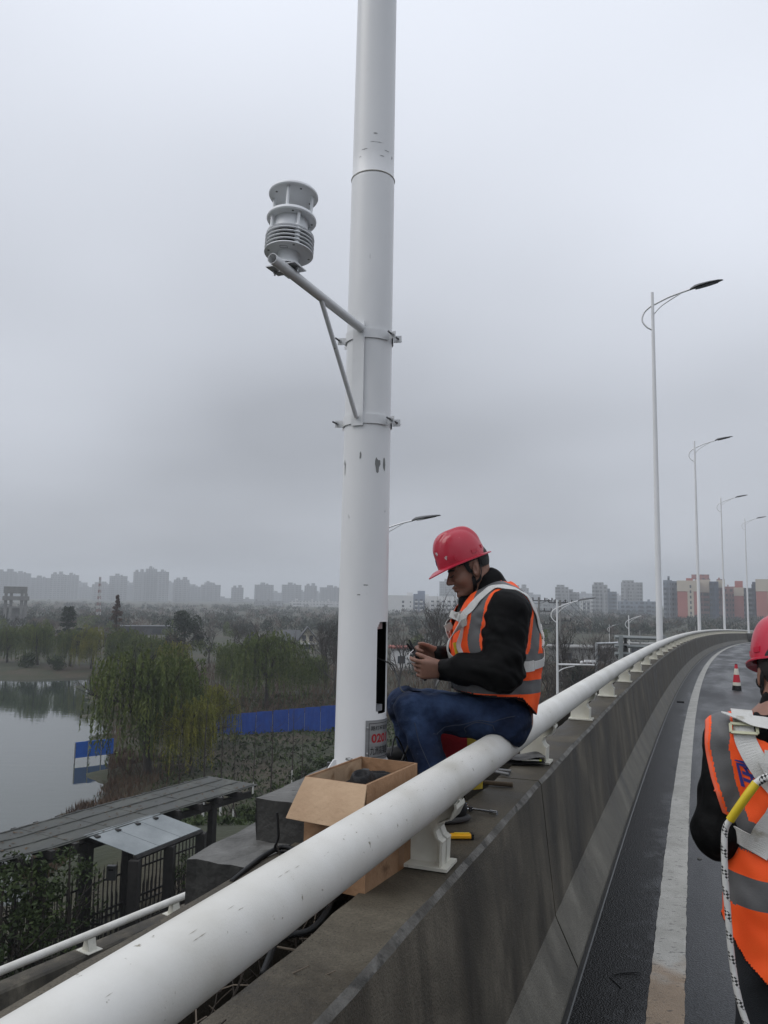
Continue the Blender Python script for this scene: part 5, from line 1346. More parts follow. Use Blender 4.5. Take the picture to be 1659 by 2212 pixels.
# ---- tools
M['chrome'] = pmat('chrome', (.55, .56, .57), rough=.18, metal=1.0)
M['wood_handle'] = pmat('worn_wood', [(0.3, (0.055, 0.038, 0.024)), (0.7, (0.14, 0.105, 0.07))], scale=12, stretch=(1, 1, 1), rough=.75, bump=.3)
M['dusty_black'] = pmat('dusty_black_fabric', [(0.35, (0.016, 0.016, 0.017)), (0.6, (0.10, 0.10, 0.10)), (0.75, (0.22, 0.22, 0.22))], scale=9, rough=.8, bump=.3, bscale=120)
def on_top(px, py, dz=0.0):
    Y = 3.5
    for _ in range(6): p = on_z(px, py, ztop(Y) + dz); Y = p.y
    return p
def tools():
    Z = Vector((0, 0, 1))
    # wooden handle
    a, b = on_top(1108, 1695, .012), on_top(985, 1686, .012)
    o = MB().tube([a, a.lerp(b, .5), b], [.0125, .0118, .0115], 12).build('wooden_handle', M['wood_handle'], smooth=50); tag(o, 'worn wooden tool handle lying across the barrier top', 'handle')
    # Y socket wrench
    c = on_top(1016, 1746, .011); root = empty('socket_wrench', c, 'chrome three-way socket wrench at the edge of the barrier top', 'wrench')
    for (px, py) in ((1074, 1757), (986, 1752), (1003, 1733)):
        e = on_top(px, py, .011); d = (e - c).normalized(); arm = MB().tube([c, e - d * .03], .0055, 10).build('arm', M['chrome'], root, smooth=50)
        MB().tube([e - d * .035, e], .0095, 12).build('socket', M['chrome'], arm, smooth=50)
    MB().lathe([(.013, -.008), (.013, .008)], 12, Matrix.Translation(c)).build('hub', M['bolt'], root, smooth=40)
    # utility knife
    a, b = on_top(1019, 1806, .009), on_top(972, 1806, .009); d = (b - a).normalized(); sd = Z.cross(d)
    root = empty('utility_knife', a, 'yellow plastic utility knife beside the nearest rail post', 'knife'); R = Matrix((d, sd, Z)).transposed(); L = (b - a).length
    MB().box(a.lerp(b, .5), (L, .030, .016), R).build('body', pmat('yellow_orange_plastic', (.72, .36, .012), rough=.35), root).modifiers.new('b', 'BEVEL').width = .004
    MB().box(a.lerp(b, .45) + Z * .0095, (L * .7, .012, .004), R).build('slider_track', pmat('yellow_plastic', (.75, .48, .02), rough=.35), root)
    MB().box(a - d * .0012, (.010, .033, .019), R).build('end_cap', M['black_plastic'], root)
    # pliers with grey handles
    c = on_top(1052, 1662, .010); root = empty('pliers', c, 'pliers with grey handles between the wooden handle and the tool pouch', 'pliers')
    for (e, bnd) in ((on_top(1104, 1666, .010), 1), (on_top(1100, 1673, .010), -1)):
        d = (e - c); m = c + d * .4 + Z.cross(d).normalized() * .008 * bnd
        MB().tube(catmull([c, m, e], 5), .0085, 10).build('handle', M['grey_plastic'], root, smooth=60)
    jaw = on_top(1030, 1660, .010); MB().tube([c, jaw], [.012, .004], 8).build('jaws', M['bolt'], root, smooth=60)
    # tool pouch
    a, b = on_top(1176, 1652, .0), on_top(1082, 1650, .0); d = (b - a).normalized(); sd = -Z.cross(d); L = (b - a).length
    root = empty('tool_pouch', a.lerp(b, .5), 'black dusty tool pouch lying open on the barrier top by the second post', 'pouch')
    for nm, z0, amp, m, wd in (('lower_pouch', .012, .004, M['black_plastic'], .15), ('flap', .040, .010, M['dusty_black'], .145)):
        mb = MB(); rows = []; rb = []
        for i in range(13):
            t = i / 12; r = []; r2 = []
            for j in range(7):
                v = j / 6 - .3; e = (1 - (2 * abs(j / 6 - .5)) ** 6) * (1 - (2 * abs(t - .5)) ** 8)
                zz = z0 + amp * math.sin(t * 6 + 1) + amp * .5 * math.sin(j * 1.3)
                p = a + d * L * t + sd * wd * v; r.append(p + Z * (zz + .010 * e)); r2.append(p + Z * (zz - .009 * e))
            rows.append(r); rb.append(r2)
        mb.sheet(rows); mb.sheet([r[::-1] for r in rb]); mb.build(nm, m, root, smooth=60)
    p = a + d * .035 - sd * .035 + Z * .030
    pen = empty('pen', p, 'pale pen sticking out of the black tool pouch', 'pen'); MB().tube([p, p + d * .10], .0042, 8).build('barrel', pmat('pale_pen', (.55, .56, .5), rough=.4), pen)
    MB().tube([p - d * .012, p], .0052, 8).build('cap', pmat('lime_cap', (.5, .6, .04), rough=.4), pen)
tools()
def red_bag():
    c = Vector((.365, 4.02, ztop(4.0))); root = empty('tool_bag', c, 'red tool bag with yellow end panel behind the seated worker', 'bag'); u = Vector((.95, .3, 0)).normalized(); v = Vector((-u.y, u.x, 0)); R = Matrix((u, v, (0, 0, 1))).transposed()
    def soft(nm, x0, x1, m, dep=.17, h=.275):
        mb = MB(); rows = []
        for z, sx in ((0.001, 1), (.03, 1.03), (.15, 1.03), (h - .03, 1.0), (h, .93)):
            rows.append([c + u * x + v * y * sx + Vector((0, 0, z)) for x, y in ((x0, -dep / 2), ((x0 + x1) / 2, -dep / 2 - .008), (x1, -dep / 2), (x1, dep / 2), (x0, dep / 2), (x0, -dep / 2))])
        mb.sheet(rows); mb.add(rows[-1][:5], [(0, 1, 2, 3, 4)]); return mb.build(nm, m, root, smooth=45)
    soft('body', -.13, .035, pmat('red_bag_fabric', [(0.3, (.42, .006, .016)), (.7, (.52, .012, .026))], scale=6, rough=.7, bump=.2)); soft('end_panel', .037, .12, pmat('yellow_bag_fabric', (.62, .46, .05), rough=.7), .168)
    MB().box(c + u * -.115 - v * .097 + Vector((0, 0, .15)), (.018, .004, .05), R).build('label', M['black_plastic'], root)
    MB().tube(catmull([c + u * -.08 + Vector((0, 0, .27)), c + u * -.05 + Vector((0, 0, .31)), c + u * .02 + Vector((0, 0, .31)), c + u * .05 + Vector((0, 0, .27))], 6), .008, 8).build('carry_handle', M['black_plastic'], root)
red_bag()
# ---- wires at the post and in the worker's hands
def wires():
    S = MAN['S']
    o = MB().tube(catmull([ppt(62, 1.60, -.03), ppt(66, 1.585, .01), S(850, 1440, -.15) , S(860, 1470, -.05), S(868, 1492, .05), S(885, 1497, .1)], 8), .0032, 8).build('black_cable', M['black_rubber'], smooth=60)
    tag(o, 'thin black cable running from the post hatch to the worker\'s knee', 'cable')
    rnd = random.Random(5)
    pts = [[ppt(85, 1.20, .02), Vector((.07, 3.5, 1.25)), Vector((.13, 3.62, 1.10)), Vector((.16, 3.7, .96))], [Vector((.02, 3.56, 1.085)), Vector((.09, 3.60, 1.12)), Vector((.15, 3.66, 1.22)), Vector((.19, 3.75, 1.08)), Vector((.22, 3.85, .95))]]
    for p, lab in zip(pts, ('black cable hanging down behind the foot of the near lamp post', 'black cable arching over the footing behind the seated worker\'s leg')):
        tag(MB().tube(catmull(p, 8), .004, 6).build('black_cable', M['black_rubber'], smooth=60), lab, 'cable')
    # wire strippers held in both hands
    Z, Fw, Lf = MAN['Z'], MAN['Fw'], MAN['Lf']; piv = S(897, 1412, .075)
    root = empty('wire_stripper', piv, 'black wire stripper held in the seated worker\'s hands', 'pliers')
    for e in (S(884, 1382, .06), S(879, 1390, .09)):
        m = piv.lerp(e, .5); MB().tube([piv, m, e], [.008, .0075, .004], 8).build('jaw', M['black_plastic'], root, smooth=60)
    for e, b in ((S(919, 1470, .06), 0), (S(930, 1428, .03), 1)):
        MB().tube(catmull([piv, piv.lerp(e, .5) - Fw * .006 * (1 - b), e], 5), .0082, 8).build('handle', M['black_plastic'], root, smooth=60)
    MB().lathe([(.012, -.010), (.012, .010)], 12, axis_frame(Lf, piv)).build('pivot', M['bolt'], root)
    o = MB().tube(catmull([S(893, 1404, .10), S(884, 1414, .11), S(887, 1428, .115), S(900, 1433, .12), S(910, 1440, .11)], 6), .0022, 6).build('white_wire', M['ink_white'], smooth=60)
    tag(o, 'thin white wire looped round the wire stripper', 'wire')
wires()
# ---- traffic cone
def cone():
    p = rd(1592, 1495, .0); root = empty('traffic_cone', p, 'red and white traffic cone with black foot standing on the road', 'traffic cone'); H = .70
    M['cone_red'] = pmat('cone_red', (.50, .015, .035), rough=.5); M['cone_white'] = pmat('cone_white_band', (.66, .64, .55), rough=.4)
    r = lambda z: .120 - (.120 - .030) * z / H
    T = Matrix.Translation(p)
    for nm, a, b, m in (('foot_band', .03, .165, M['black_plastic']), ('white_band', .165, .245, M['cone_white']), ('red_band', .245, .435, M['cone_red']), ('white_band', .435, .585, M['cone_white']), ('red_band', .585, .685, M['cone_red']), ('tip', .685, .70, M['black_plastic'])):
        MB().lathe([(r(a), a), (r(b), b)], 24, T).build(nm, m, root, smooth=40)
    mb = MB(); mb.prism([(.21 * math.cos(math.radians(k * 15)) * (1 if k % 6 else 1.04), .21 * math.sin(math.radians(k * 15))) for k in range(24)], .03, T); mb.build('base', M['black_plastic'], root)
def rd(px, py, z0):
    z = z0
    for _ in range(20): p = on_z(px, py, z); z = z0 + drop(p.y) - .05
    return p
cone()
def road_bits():
    p = on_z(1511, 1858, .02); V, Q = sdf_mesh(lambda P: ell(p + Vector((0, 0, .008)), (.018, .014, .011))(P) + wrinkles(P, .002, 150, 3), V3(p) - .04, V3(p) + .04, .003)
    tag(np_mesh('pebble', V, Q, M['block']), 'small pale pebble on the asphalt right of the edge line', 'pebble')
    a = [on_z(x, y, .018) for x, y in ((1320, 2108), (1340, 2103), (1368, 2101), (1385, 2103))]; b = [on_z(x, y, .018) for x, y in ((1316, 2112), (1330, 2124), (1342, 2136))]
    o = MB().tube([v + Vector((0, 0, .003)) for v in a], [.0015, .003, .004, .002], 6).tube([v + Vector((0, 0, .003)) for v in b], [.0015, .003, .0025], 6).build('rubber_scrap', M['black_rubber']); tag(o, 'torn black rubber scrap lying left of the edge line', 'scrap')
    q = [on_z(x, y, -.1) for x, y in ((1462, 1517), (1478, 1518))]; o = MB().tube([v + Vector((0, 0, .01)) for v in q], .02, 6).build('rubber_scrap', M['black_rubber']); tag(o, 'small dark scrap lying on the edge line farther along', 'scrap')
road_bits()
# ================================================================ ground, lake, lower road, pavilion
def xs(y): return np.interp(y, [-400, 10, 25, 35, 42, 51, 62, 80, 117, 140], [-14, -13.5, -13.5, -15.5, -16.8, -17.2, -21, -28, -43, -60])
WATER = -10.2
def zg(x, y):
    x = np.asarray(x, float); y = np.asarray(y, float)
    s = (x - xs(y)) * .85; t = y - 112 - 2.5 * np.sin(x * .13) - 1.5 * np.sin(x * .31 + 1); m = np.maximum(s + 1.2 * np.sin(y * .5) + .6 * np.sin(y * 1.3), t)
    z = WATER + np.clip(m * .16, -2.2, .9) + .25 * smoothstep(8, 40, m)
    z = z + 3.1 * smoothstep(42, 27, y) * smoothstep(-14, -9, x)
    z = z + 1.0 * smoothstep(0, 30, x) * (y > -1e9)
    return z + .10 * np.sin(x * .7) * np.sin(y * .6)
def gz(x, y): return float(zg(x, y))
M['ground'] = pmat('damp_winter_ground', [(0.28, (0.014, 0.020, 0.007)), (0.46, (0.026, 0.030, 0.012)), (0.6, (0.045, 0.036, 0.021)), (0.75, (0.075, 0.058, 0.038))], scale=0.16, detail=9, rough=0.9, bump=0.6, bscale=3.0, bdist=.15)
def ground():
    xv = np.unique(np.concatenate([np.linspace(-2250, -120, 24), np.linspace(-120, -40, 30), np.linspace(-40, 40, 90), np.linspace(40, 150, 30), np.linspace(150, 2250, 24)]))
    yv = np.unique(np.concatenate([np.linspace(-450, -10, 10), np.linspace(-10, 140, 150), np.linspace(140, 400, 40), np.linspace(400, 2350, 24)]))
    X, Y = np.meshgrid(xv, yv, indexing='ij'); Zv = zg(X, Y); n = len(yv)
    V = np.stack([X, Y, Zv], -1).reshape(-1, 3); i, j = np.meshgrid(np.arange(len(xv) - 1), np.arange(n - 1), indexing='ij'); a = (i * n + j).ravel()
    o = np_mesh('ground', V, np.stack([a, a + n, a + n + 1, a + 1], 1), M['ground']); tag(o, kind='structure')
ground()
def water():
    m = bpy.data.materials.new('lake_water'); m.use_nodes = True; nt = m.node_tree; b = nt.nodes['Principled BSDF']; N, L = nt.nodes.new, nt.links.new
    b.inputs['Base Color'].default_value = (.035, .045, .038, 1); b.inputs['Roughness'].default_value = .03; b.inputs['Specular IOR Level'].default_value = .5
    tc = N('ShaderNodeTexCoord'); mp = N('ShaderNodeMapping'); mp.inputs['Scale'].default_value = (.5, 1.3, 1); L(tc.outputs['Object'], mp.inputs[0])
    nz = N('ShaderNodeTexNoise'); nz.inputs['Scale'].default_value = 0.8; nz.inputs['Detail'].default_value = 4; L(mp.outputs[0], nz.inputs['Vector'])
    bu = N('ShaderNodeBump'); bu.inputs['Strength'].default_value = .06; bu.inputs['Distance'].default_value = .12; L(nz.outputs['Fac'], bu.inputs['Height']); L(bu.outputs[0], b.inputs['Normal'])
    mb = MB(); mb.sheet([[(-1400, -440, WATER), (10, -440, WATER)], [(-1400, 135, WATER), (10, 135, WATER)]]); tag(mb.build('water', m), kind='structure')
water()
# ---- lower slip road with its own rail
A0, A1 = Vector((-6.15, 12.6, 0)), Vector((-3.95, 16.0, 0)); LD = (A1 - A0).normalized(); LO = Vector((-LD.y, LD.x, 0)); LZ = -4.15
def lp(s, q, z): return A0 + LD * s + LO * q + Vector((0, 0, z))
def lower_road():
    mb = MB(); mb.sheet([[lp(s, q, LZ - 1.0) for q in (.05, -2.0, -4.2, -7.5)][::-1] for s in np.linspace(-9, 60, 24)]); 
    tag(mb.build('lower_road', pmat('old_asphalt', [(0.3, (.040, .038, .032)), (.7, (.085, .08, .068))], scale=1.5, rough=.7, bump=.5, bscale=30, speck=((.03, .028, .022), 3, .6)), smooth=60), kind='structure')
    root = empty('parapet_wall', lp(0, 0, LZ - 1), 'low dark concrete parapet of the slip road below the bridge', 'wall'); edges = [-9, -1.2, 4.6, 10.4, 18, 30, 45, 60]
    for a, b in zip(edges, edges[1:]):
        mb = MB(); pr = [(.0, -1.6), (.02, -.55), (.06, -.29), (.10, -.26), (.42, -.26), (.45, -.30), (.45, -1.6)]
        rows = [[lp(s, q, LZ + z) for q, z in pr] for s in (a + .01, (a + b) / 2, b - .01)]; mb.sheet([r[::-1] for r in rows]); mb.add(rows[0], [tuple(range(7))]); mb.add(rows[-1], [tuple(range(6, -1, -1))])
        mb.build('wall_segment', M['concrete_wet'], root)
    root = empty('steel_railing', lp(0, .2, LZ - .3), 'thin white pipe rail on the lower slip road, far below the bridge', 'railing')
    MB().tube([lp(s, .2, LZ) for s in (-9, 0, 8, 20, 60)], .068, 16).build('rail_pipe', M['white_paint'], root, smooth=60)
    for k in range(-4, 26):
        s = .35 + k * 1.95; o = MB()
        Mx = Matrix(((LO.x, 0, LD.x, 0), (LO.y, 0, LD.y, 0), (0, 1, 0, 0), (0, 0, 0, 1))); c = lp(s, .1, LZ - .258)
        o.prism([(0, 0), (.2, 0), (.17, .12), (.15, .20), (.05, .20), (.03, .1)], .16, Matrix.Translation(c) @ Mx @ Matrix.Translation((0, 0, -.08))); o.box(c + LO * .1 + Vector((0, 0, .004)), (.34, .30, .012), Matrix((LO, LD, (0, 0, 1))).transposed())
        o.build('post', M['white_post'], root)
lower_road()
# ---- waterside pavilion: dark posts, railings and a thin sheet roof
M['pav_dark'] = pmat('black_brown_timber', [(0.3, (.008, .0075, .007)), (.7, (.022, .020, .018))], scale=6, rough=.75, bump=.2)
M['sheet_roof'] = pmat('dull_green_grey_sheet', [(0.3, (.020, .022, .018)), (.5, (.036, .039, .032)), (.7, (.075, .078, .067))], scale=1.6, stretch=(1, .35, 1), distort=1.0, rough=.45, rough2=.65, bump=.15, bscale=8)
M['poly'] = pmat('pale_translucent_sheet', [(0.3, (.13, .15, .155)), (.7, (.24, .265, .27))], scale=1.0, rough=.25)
M['batten'] = pmat('pale_batten', [(0.3, (.05, .052, .048)), (.7, (.13, .135, .125))], scale=3, rough=.6)
def roof_litter(path, W):
    rnd = random.Random(77); mb = MB()
    for _ in range(260):
        (a, d), (b, d2) = rnd.choice(list(zip(path, path[1:]))); o = Vector((-d.y, d.x, 0)); p = a.lerp(b, rnd.random()) + o * W * rnd.uniform(-.48, .48) + Vector((0, 0, .108)); w = rnd.uniform(0, 6.28); l = rnd.uniform(.02, .07)
        u = Vector((math.cos(w), math.sin(w), rnd.uniform(-.1, .3))) * l; v = Vector((-math.sin(w), math.cos(w), 0)) * l * .45; mb.add([p - u, p + v, p + u, p - v], [(0, 1, 2, 3)])
    tag(mb.build('leaves', pmat('fallen_leaf', [(0.3, (.03, .018, .008)), (.7, (.10, .06, .025))], scale=8, rough=.8)), kind='stuff')
def pavilion():
    zr = -3.62; g0 = -6.6
    C = [Vector((-9.6, 15.4, zr)), Vector((-7.75, 17.7, zr)), Vector((-6.3, 20.3, zr)), Vector((-4.35, 23.6, zr))]
    W = 1.9; root = empty('pavilion', (-7, 19, g0), 'dark waterside pavilion with grey sheet roof below the bridge', 'pavilion')
    Z = Vector((0, 0, 1)); path = []
    for i in range(3):
        a, b = C[i], C[i + 1]; n = 5 if i else 6
        for k in range(n): path.append((a.lerp(b, k / n), (b - a).normalized()))
    path.append((C[3], (C[3] - C[2]).normalized()))
    for i in range(len(path) - 1):
        (a, d), (b, d2) = path[i], path[i + 1]; o = Vector((-d.y, d.x, 0)); o2 = Vector((-d2.y, d2.x, 0)); mb = MB(); dz = .006 * (i % 2)
        q = [a - o * W / 2, b - o2 * W / 2 + d * .12, b + o2 * W / 2 + d * .12, a + o * W / 2]; up = Z * (dz + .09)
        mb.add([p + up for p in q] + [p + up - Z * .012 for p in q], [(0, 1, 2, 3), (7, 6, 5, 4), (0, 4, 5, 1), (1, 5, 6, 2), (2, 6, 7, 3), (3, 7, 4, 0)]); mb.build('roof_sheet', M['sheet_roof'], root)
        for s in (-.46, -.15, .16, .46): MB().tube([a + o * (W * s) + up + Z * .012, b + o2 * (W * s) + up + Z * .012], .016, 4).build('batten', M['batten'], root)
        for s in ((-1, 1) if i % 2 == 0 else ()):
            p = a + o * (s * W * .40); MB().box((p.x, p.y, (g0 + zr) / 2 - .05), (.17, .17, zr - g0 - .1), Matrix((d, o, Z)).transposed()).build('post', M['pav_dark'], root)
        MB().box(a.lerp(a, 0) + Z * .0, (.11, W + .25, .16), Matrix((d, o, Z)).transposed()).build('rafter', M['pav_dark'], root)
    for s in (-1, 1):
        for i in range(3):
            a, b = C[i], C[i + 1]; d = (b - a).normalized(); o = Vector((-d.y, d.x, 0)); m = a.lerp(b, .5) + o * (s * W * .40) - Z * .17
            MB().box(m, ((b - a).length, .1, .16), Matrix((d, o, Z)).transposed()).build('beam', M['pav_dark'], root)
    roof_litter(path, W)
    # pale lean-to panel towards the bridge
    q = [on_z(181, 1804, -3.50), on_z(292, 1847, -3.85), on_z(435, 1790, -3.85), on_z(341, 1755, -3.50)]
    for k in range(3):
        a, b = q[0].lerp(q[3], k / 3), q[0].lerp(q[3], (k + 1) / 3 - .006); c, e = q[1].lerp(q[2], (k + 1) / 3 - .006), q[1].lerp(q[2], k / 3)
        mb = MB(); mb.add([a, e, c, b] + [p - Z * .012 for p in (a, e, c, b)], [(0, 1, 2, 3), (7, 6, 5, 4), (0, 4, 5, 1), (1, 5, 6, 2), (2, 6, 7, 3), (3, 7, 4, 0)]); mb.build('pale_roof_sheet', M['poly'], root)
    for t in (.12, .5, .88):
        a = q[0].lerp(q[3], t) - Z * .06; b = q[1].lerp(q[2], t) - Z * .06; MB().tube([a, b], .04, 6).build('rafter', M['pav_dark'], root)
    for p in (q[1], q[1].lerp(q[2], .5), q[2]):
        MB().box((p.x, p.y, (g0 + p.z) / 2 - .05), (.22, .22, p.z - g0 - .1)).build('post', M['pav_dark'], root)
    MB().tube([q[1] - Z * .07, q[2] - Z * .07], .06, 6).build('beam', M['pav_dark'], root)
    # railings of pickets: each picket its own piece
    def fence(a, b, name='picket'):
        d = (b - a); L = d.length; d.normalize(); n = int(L / .135); o = Vector((-d.y, d.x, 0)); R = Matrix((d, o, Z)).transposed()
        for z in (.35, 1.25): MB().box(a.lerp(b, .5) + Z * z, (L, .035, .045), R).build('fence_rail', M['pav_dark'], root)
        proto = None
        for k in range(n):
            p = a + d * (k + .5) * L / n
            if proto is None:
                proto = MB().box((0, 0, .75), (.026, .026, 1.5)).lathe([(.019, 1.5), (.0001, 1.62)], 4).build(name, M['pav_dark'])
                ob = proto
            else:
                ob = proto.copy(); COL.objects.link(ob)
            ob.parent = root; ob.location = p - Vector(root.location); ob.rotation_euler = (0, 0, math.atan2(d.y, d.x))
    G = lambda v: Vector((v.x, v.y, g0))
    fl = []
    for s in (-1, 1):
        for i in range(3):
            a, b = C[i], C[i + 1]; d = (b - a).normalized(); o = Vector((-d.y, d.x, 0)); fence(G(a + o * (s * W * .40)), G(b + o * (s * W * .40)))
    fence(G(q[1]), G(q[2])); fence(G(q[0]), G(q[1]))
    mb = MB(); mb.sheet([[G(a + Vector((-d.y, d.x, 0)) * (W * .6 * s)) + Z * .02 for s in (1, -1)] for a, d in path]); mb.build('deck', M['pav_dark'], root)
    mtr = empty('meter_box', on_z(241, 1885, -5.0), 'small grey meter box on a post of the pavilion', 'meter box'); MB().box(mtr.location, (.22, .12, .34)).build('case', M['grey_plastic'], mtr); MB().box(Vector(mtr.location) + Vector((0, -.064, .08)), (.12, .006, .04)).build('plate', M['ink_black'], mtr)
pavilion()
# ---- blue hoarding across the shore
M['hoard'] = pmat('blue_hoarding_sheet', [(0.3, (.008, .046, .26)), (.7, (.016, .075, .36))], scale=2, rough=.5, bump=.15, bscale=6)
M['hoard2'] = pmat('lighter_blue_hoarding_sheet', [(0.3, (.012, .10, .45)), (.7, (.020, .13, .55))], scale=2, rough=.5)
def hoarding():
    root = empty('hoarding', on_z(500, 1610, -9.6), 'long blue sheet hoarding crossing the shore behind the willow', 'hoarding')
    a = on_z(445, 1598, -9.75); b = on_z(760, 1580, -9.3); n = 9
    for k in range(n):
        p, q = a.lerp(b, k / n), a.lerp(b, (k + 1) / n - .004); h = 1.85 + .45 * k / n; d = (q - p).normalized(); o = Vector((-d.y, d.x, 0)) * .03
        g0, g1 = min(p.z, gz(p.x, p.y)) - .2, min(q.z, gz(q.x, q.y)) - .2; ys = [0, .12, .16, .28, .32, .44, .48, .6, .64, .76, .80, .92, 1]
        mb = MB(); mb.sheet([[Vector((*(p.lerp(q, t)).xy, g0)) + o * (i % 4 > 1) for i, t in enumerate(ys)], [Vector((*(p.lerp(q, t)).xy, p.lerp(q, t).z + h)) + o * (i % 4 > 1) for i, t in enumerate(ys)]]); ob = mb.build('panel', M['hoard'], root); ob.modifiers.new('t', 'SOLIDIFY').thickness = .02
        MB().box(Vector((p.x, p.y, p.z + .7)) + Vector((0, .12, 0)), (.08, .08, 2.0)).build('post', M['galv'], root)
    root = empty('hoarding', on_z(180, 1640, WATER), 'short bright blue hoarding end standing out over the water', 'hoarding')
    a, b = on_z(161, 1638, WATER + .35), on_z(245, 1628, WATER + .35)
    for k in range(3):
        p, q = a.lerp(b, k / 3), a.lerp(b, (k + 1) / 3 - .01); mb = MB(); mb.box(p.lerp(q, .5) + Vector((0, 0, .55)), ((q - p).length, .04, 1.1), Matrix.Rotation(math.atan2(q.y - p.y, q.x - p.x), 3, 'Z')); mb.build('panel', M['hoard2'], root)
        MB().tube([Vector((p.x, p.y, WATER - 1)), Vector((p.x, p.y, WATER + 1.4))], .05, 6).build('post', M['galv'], root)
hoarding()
# ================================================================ far buildings
def facade_mat(name, wall, win, fx=3.4, fz=3.0, ww=.48, wh=.5, var=.10):
    """wall colour with rows of small windows too far to tell apart; facade plane = local x / z"""
    m = bpy.data.materials.new(name); m.use_nodes = True; nt = m.node_tree; b = nt.nodes['Principled BSDF']; N, L = nt.nodes.new, nt.links.new
    tc = N('ShaderNodeTexCoord'); sp = N('ShaderNodeSeparateXYZ'); L(tc.outputs['Object'], sp.inputs[0])
    ax = N('ShaderNodeMath'); ax.operation = 'ADD'; L(sp.outputs['X'], ax.inputs[0]); L(sp.outputs['Y'], ax.inputs[1])
    def band(src, period, frac):
        d = N('ShaderNodeMath'); d.operation = 'DIVIDE'; d.inputs[1].default_value = period; L(src, d.inputs[0])
        f = N('ShaderNodeMath'); f.operation = 'FRACT'; L(d.outputs[0], f.inputs[0])
        g = N('ShaderNodeMath'); g.operation = 'LESS_THAN'; g.inputs[1].default_value = frac; L(f.outputs[0], g.inputs[0]); return g.outputs[0]
    mu = N('ShaderNodeMath'); mu.operation = 'MULTIPLY'; L(band(ax.outputs[0], fx, ww), mu.inputs[0]); L(band(sp.outputs['Z'], fz, wh), mu.inputs[1])
    nz = N('ShaderNodeTexNoise'); nz.inputs['Scale'].default_value = .12; nz.inputs['Detail'].default_value = 5; L(tc.outputs['Object'], nz.inputs['Vector'])
    rp = N('ShaderNodeValToRGB'); rp.color_ramp.elements[0].position = .3; rp.color_ramp.elements[1].position = .7
    rp.color_ramp.elements[0].color = (*[c * (1 - var) for c in wall], 1); rp.color_ramp.elements[1].color = (*[min(1, c * (1 + var)) for c in wall], 1); L(nz.outputs['Fac'], rp.inputs[0])
    mx = N('ShaderNodeMix'); mx.data_type = 'RGBA'; mx.inputs['B'].default_value = (*win, 1); L(mu.outputs[0], mx.inputs['Factor']); L(rp.outputs[0], mx.inputs['A']); L(mx.outputs['Result'], b.inputs['Base Color'])
    b.inputs['Roughness'].default_value = .75
    return m
F = {}
F['grey'] = facade_mat('grey_tower_render', (.26, .265, .27), (.09, .095, .10))
F['dark'] = facade_mat('dark_tower_render', (.20, .205, .215), (.07, .075, .08))
F['pale'] = facade_mat('pale_tower_render', (.52, .52, .515), (.18, .185, .19))
F['blue'] = facade_mat('blue_grey_tower_render', (.16, .19, .23), (.05, .06, .07))
F['salmon'] = pmat('salmon_render', [(.3, (.33, .095, .075)), (.7, (.39, .125, .095))], scale=.1, rough=.8)
F['pink'] = facade_mat('dull_pink_render', (.30, .135, .125), (.06, .05, .055))
F['navy'] = facade_mat('dark_blue_render', (.040, .055, .095), (.015, .018, .025))
F['cream'] = pmat('cream_render', [(.3, (.44, .38, .30)), (.7, (.52, .46, .37))], scale=.1, rough=.8)
F['white'] = pmat('white_render', [(.3, (.58, .58, .575)), (.7, (.66, .66, .655))], scale=.1, rough=.8)
F['bluegrey'] = pmat('blue_grey_recess', (.17, .20, .27), scale=.2, rough=.8)
F['slate'] = pmat('slate_roof', (.060, .064, .070), scale=.6, rough=.7)
F['glass'] = pmat('dark_window_glass', (.045, .052, .062), scale=1, rough=.15)
F['conc'] = pmat('bare_concrete', [(.3, (.16, .16, .155)), (.7, (.26, .26, .25))], scale=.4, rough=.85)
def facing(px, d):
    """building frame at pixel column px, depth d: origin on the ground, x to the right, y away"""
    p = at(px, 1300, d); a = math.atan2(p.x, p.y); x = Vector((math.cos(a), -math.sin(a), 0)); y = Vector((math.sin(a), math.cos(a), 0)); return p, x, y, -a
def ztop_at(px, py, d): return at(px, py, d).z
def tower(label, x0, x1, ytop, d, mat, depth=16, bays=None, caps=None, yaw=0.0, name='tower_block', seed=0, groups='tower blocks on the skyline'):
    """block with projecting bays and roof structures; x0, x1, ytop in frame pixels"""
    rnd = random.Random(seed or int(x0 * 7 + ytop)); px = (x0 + x1) / 2; p, X, Y, a = facing(px, d); w = (x1 - x0) / FOC * d; zb = gz(p.x, p.y) - 1; zt = ztop_at(px, ytop, d)
    root = empty(name, (p.x, p.y, zb), label, 'building', groups); root.rotation_euler = (0, 0, a + yaw)
    h = zt - zb
    def bx(nm, xa, xb, ya, yb, za, zc, m):
        me = MB(); me.box(((xa + xb) / 2, (ya + yb) / 2, (za + zc) / 2), (xb - xa, yb - ya, zc - za)); o = me.build(nm, m); o.parent = root; return o
    bx('core', -w / 2, w / 2, 0, depth, 0, h, mat)
    bays = bays if bays is not None else max(2, int(w / 8)); bw = w / max(1, bays)
    for k in range(bays):
        xa = -w / 2 + bw * k + bw * .12; hh = h - rnd.choice((0, 0, 3, 6)); bx('bay', xa, xa + bw * rnd.uniform(.45, .6), -rnd.uniform(.9, 1.8), -.003, 0, hh - .5, mat)
    for (f0, f1, dh) in (caps if caps is not None else ((.3, .62, 3.2),)):
        bx('roof_box', -w / 2 + w * f0, -w / 2 + w * f1, depth * .25, depth * .8, h, h + dh, mat)
    return root, bx, w, h
D1 = 1180
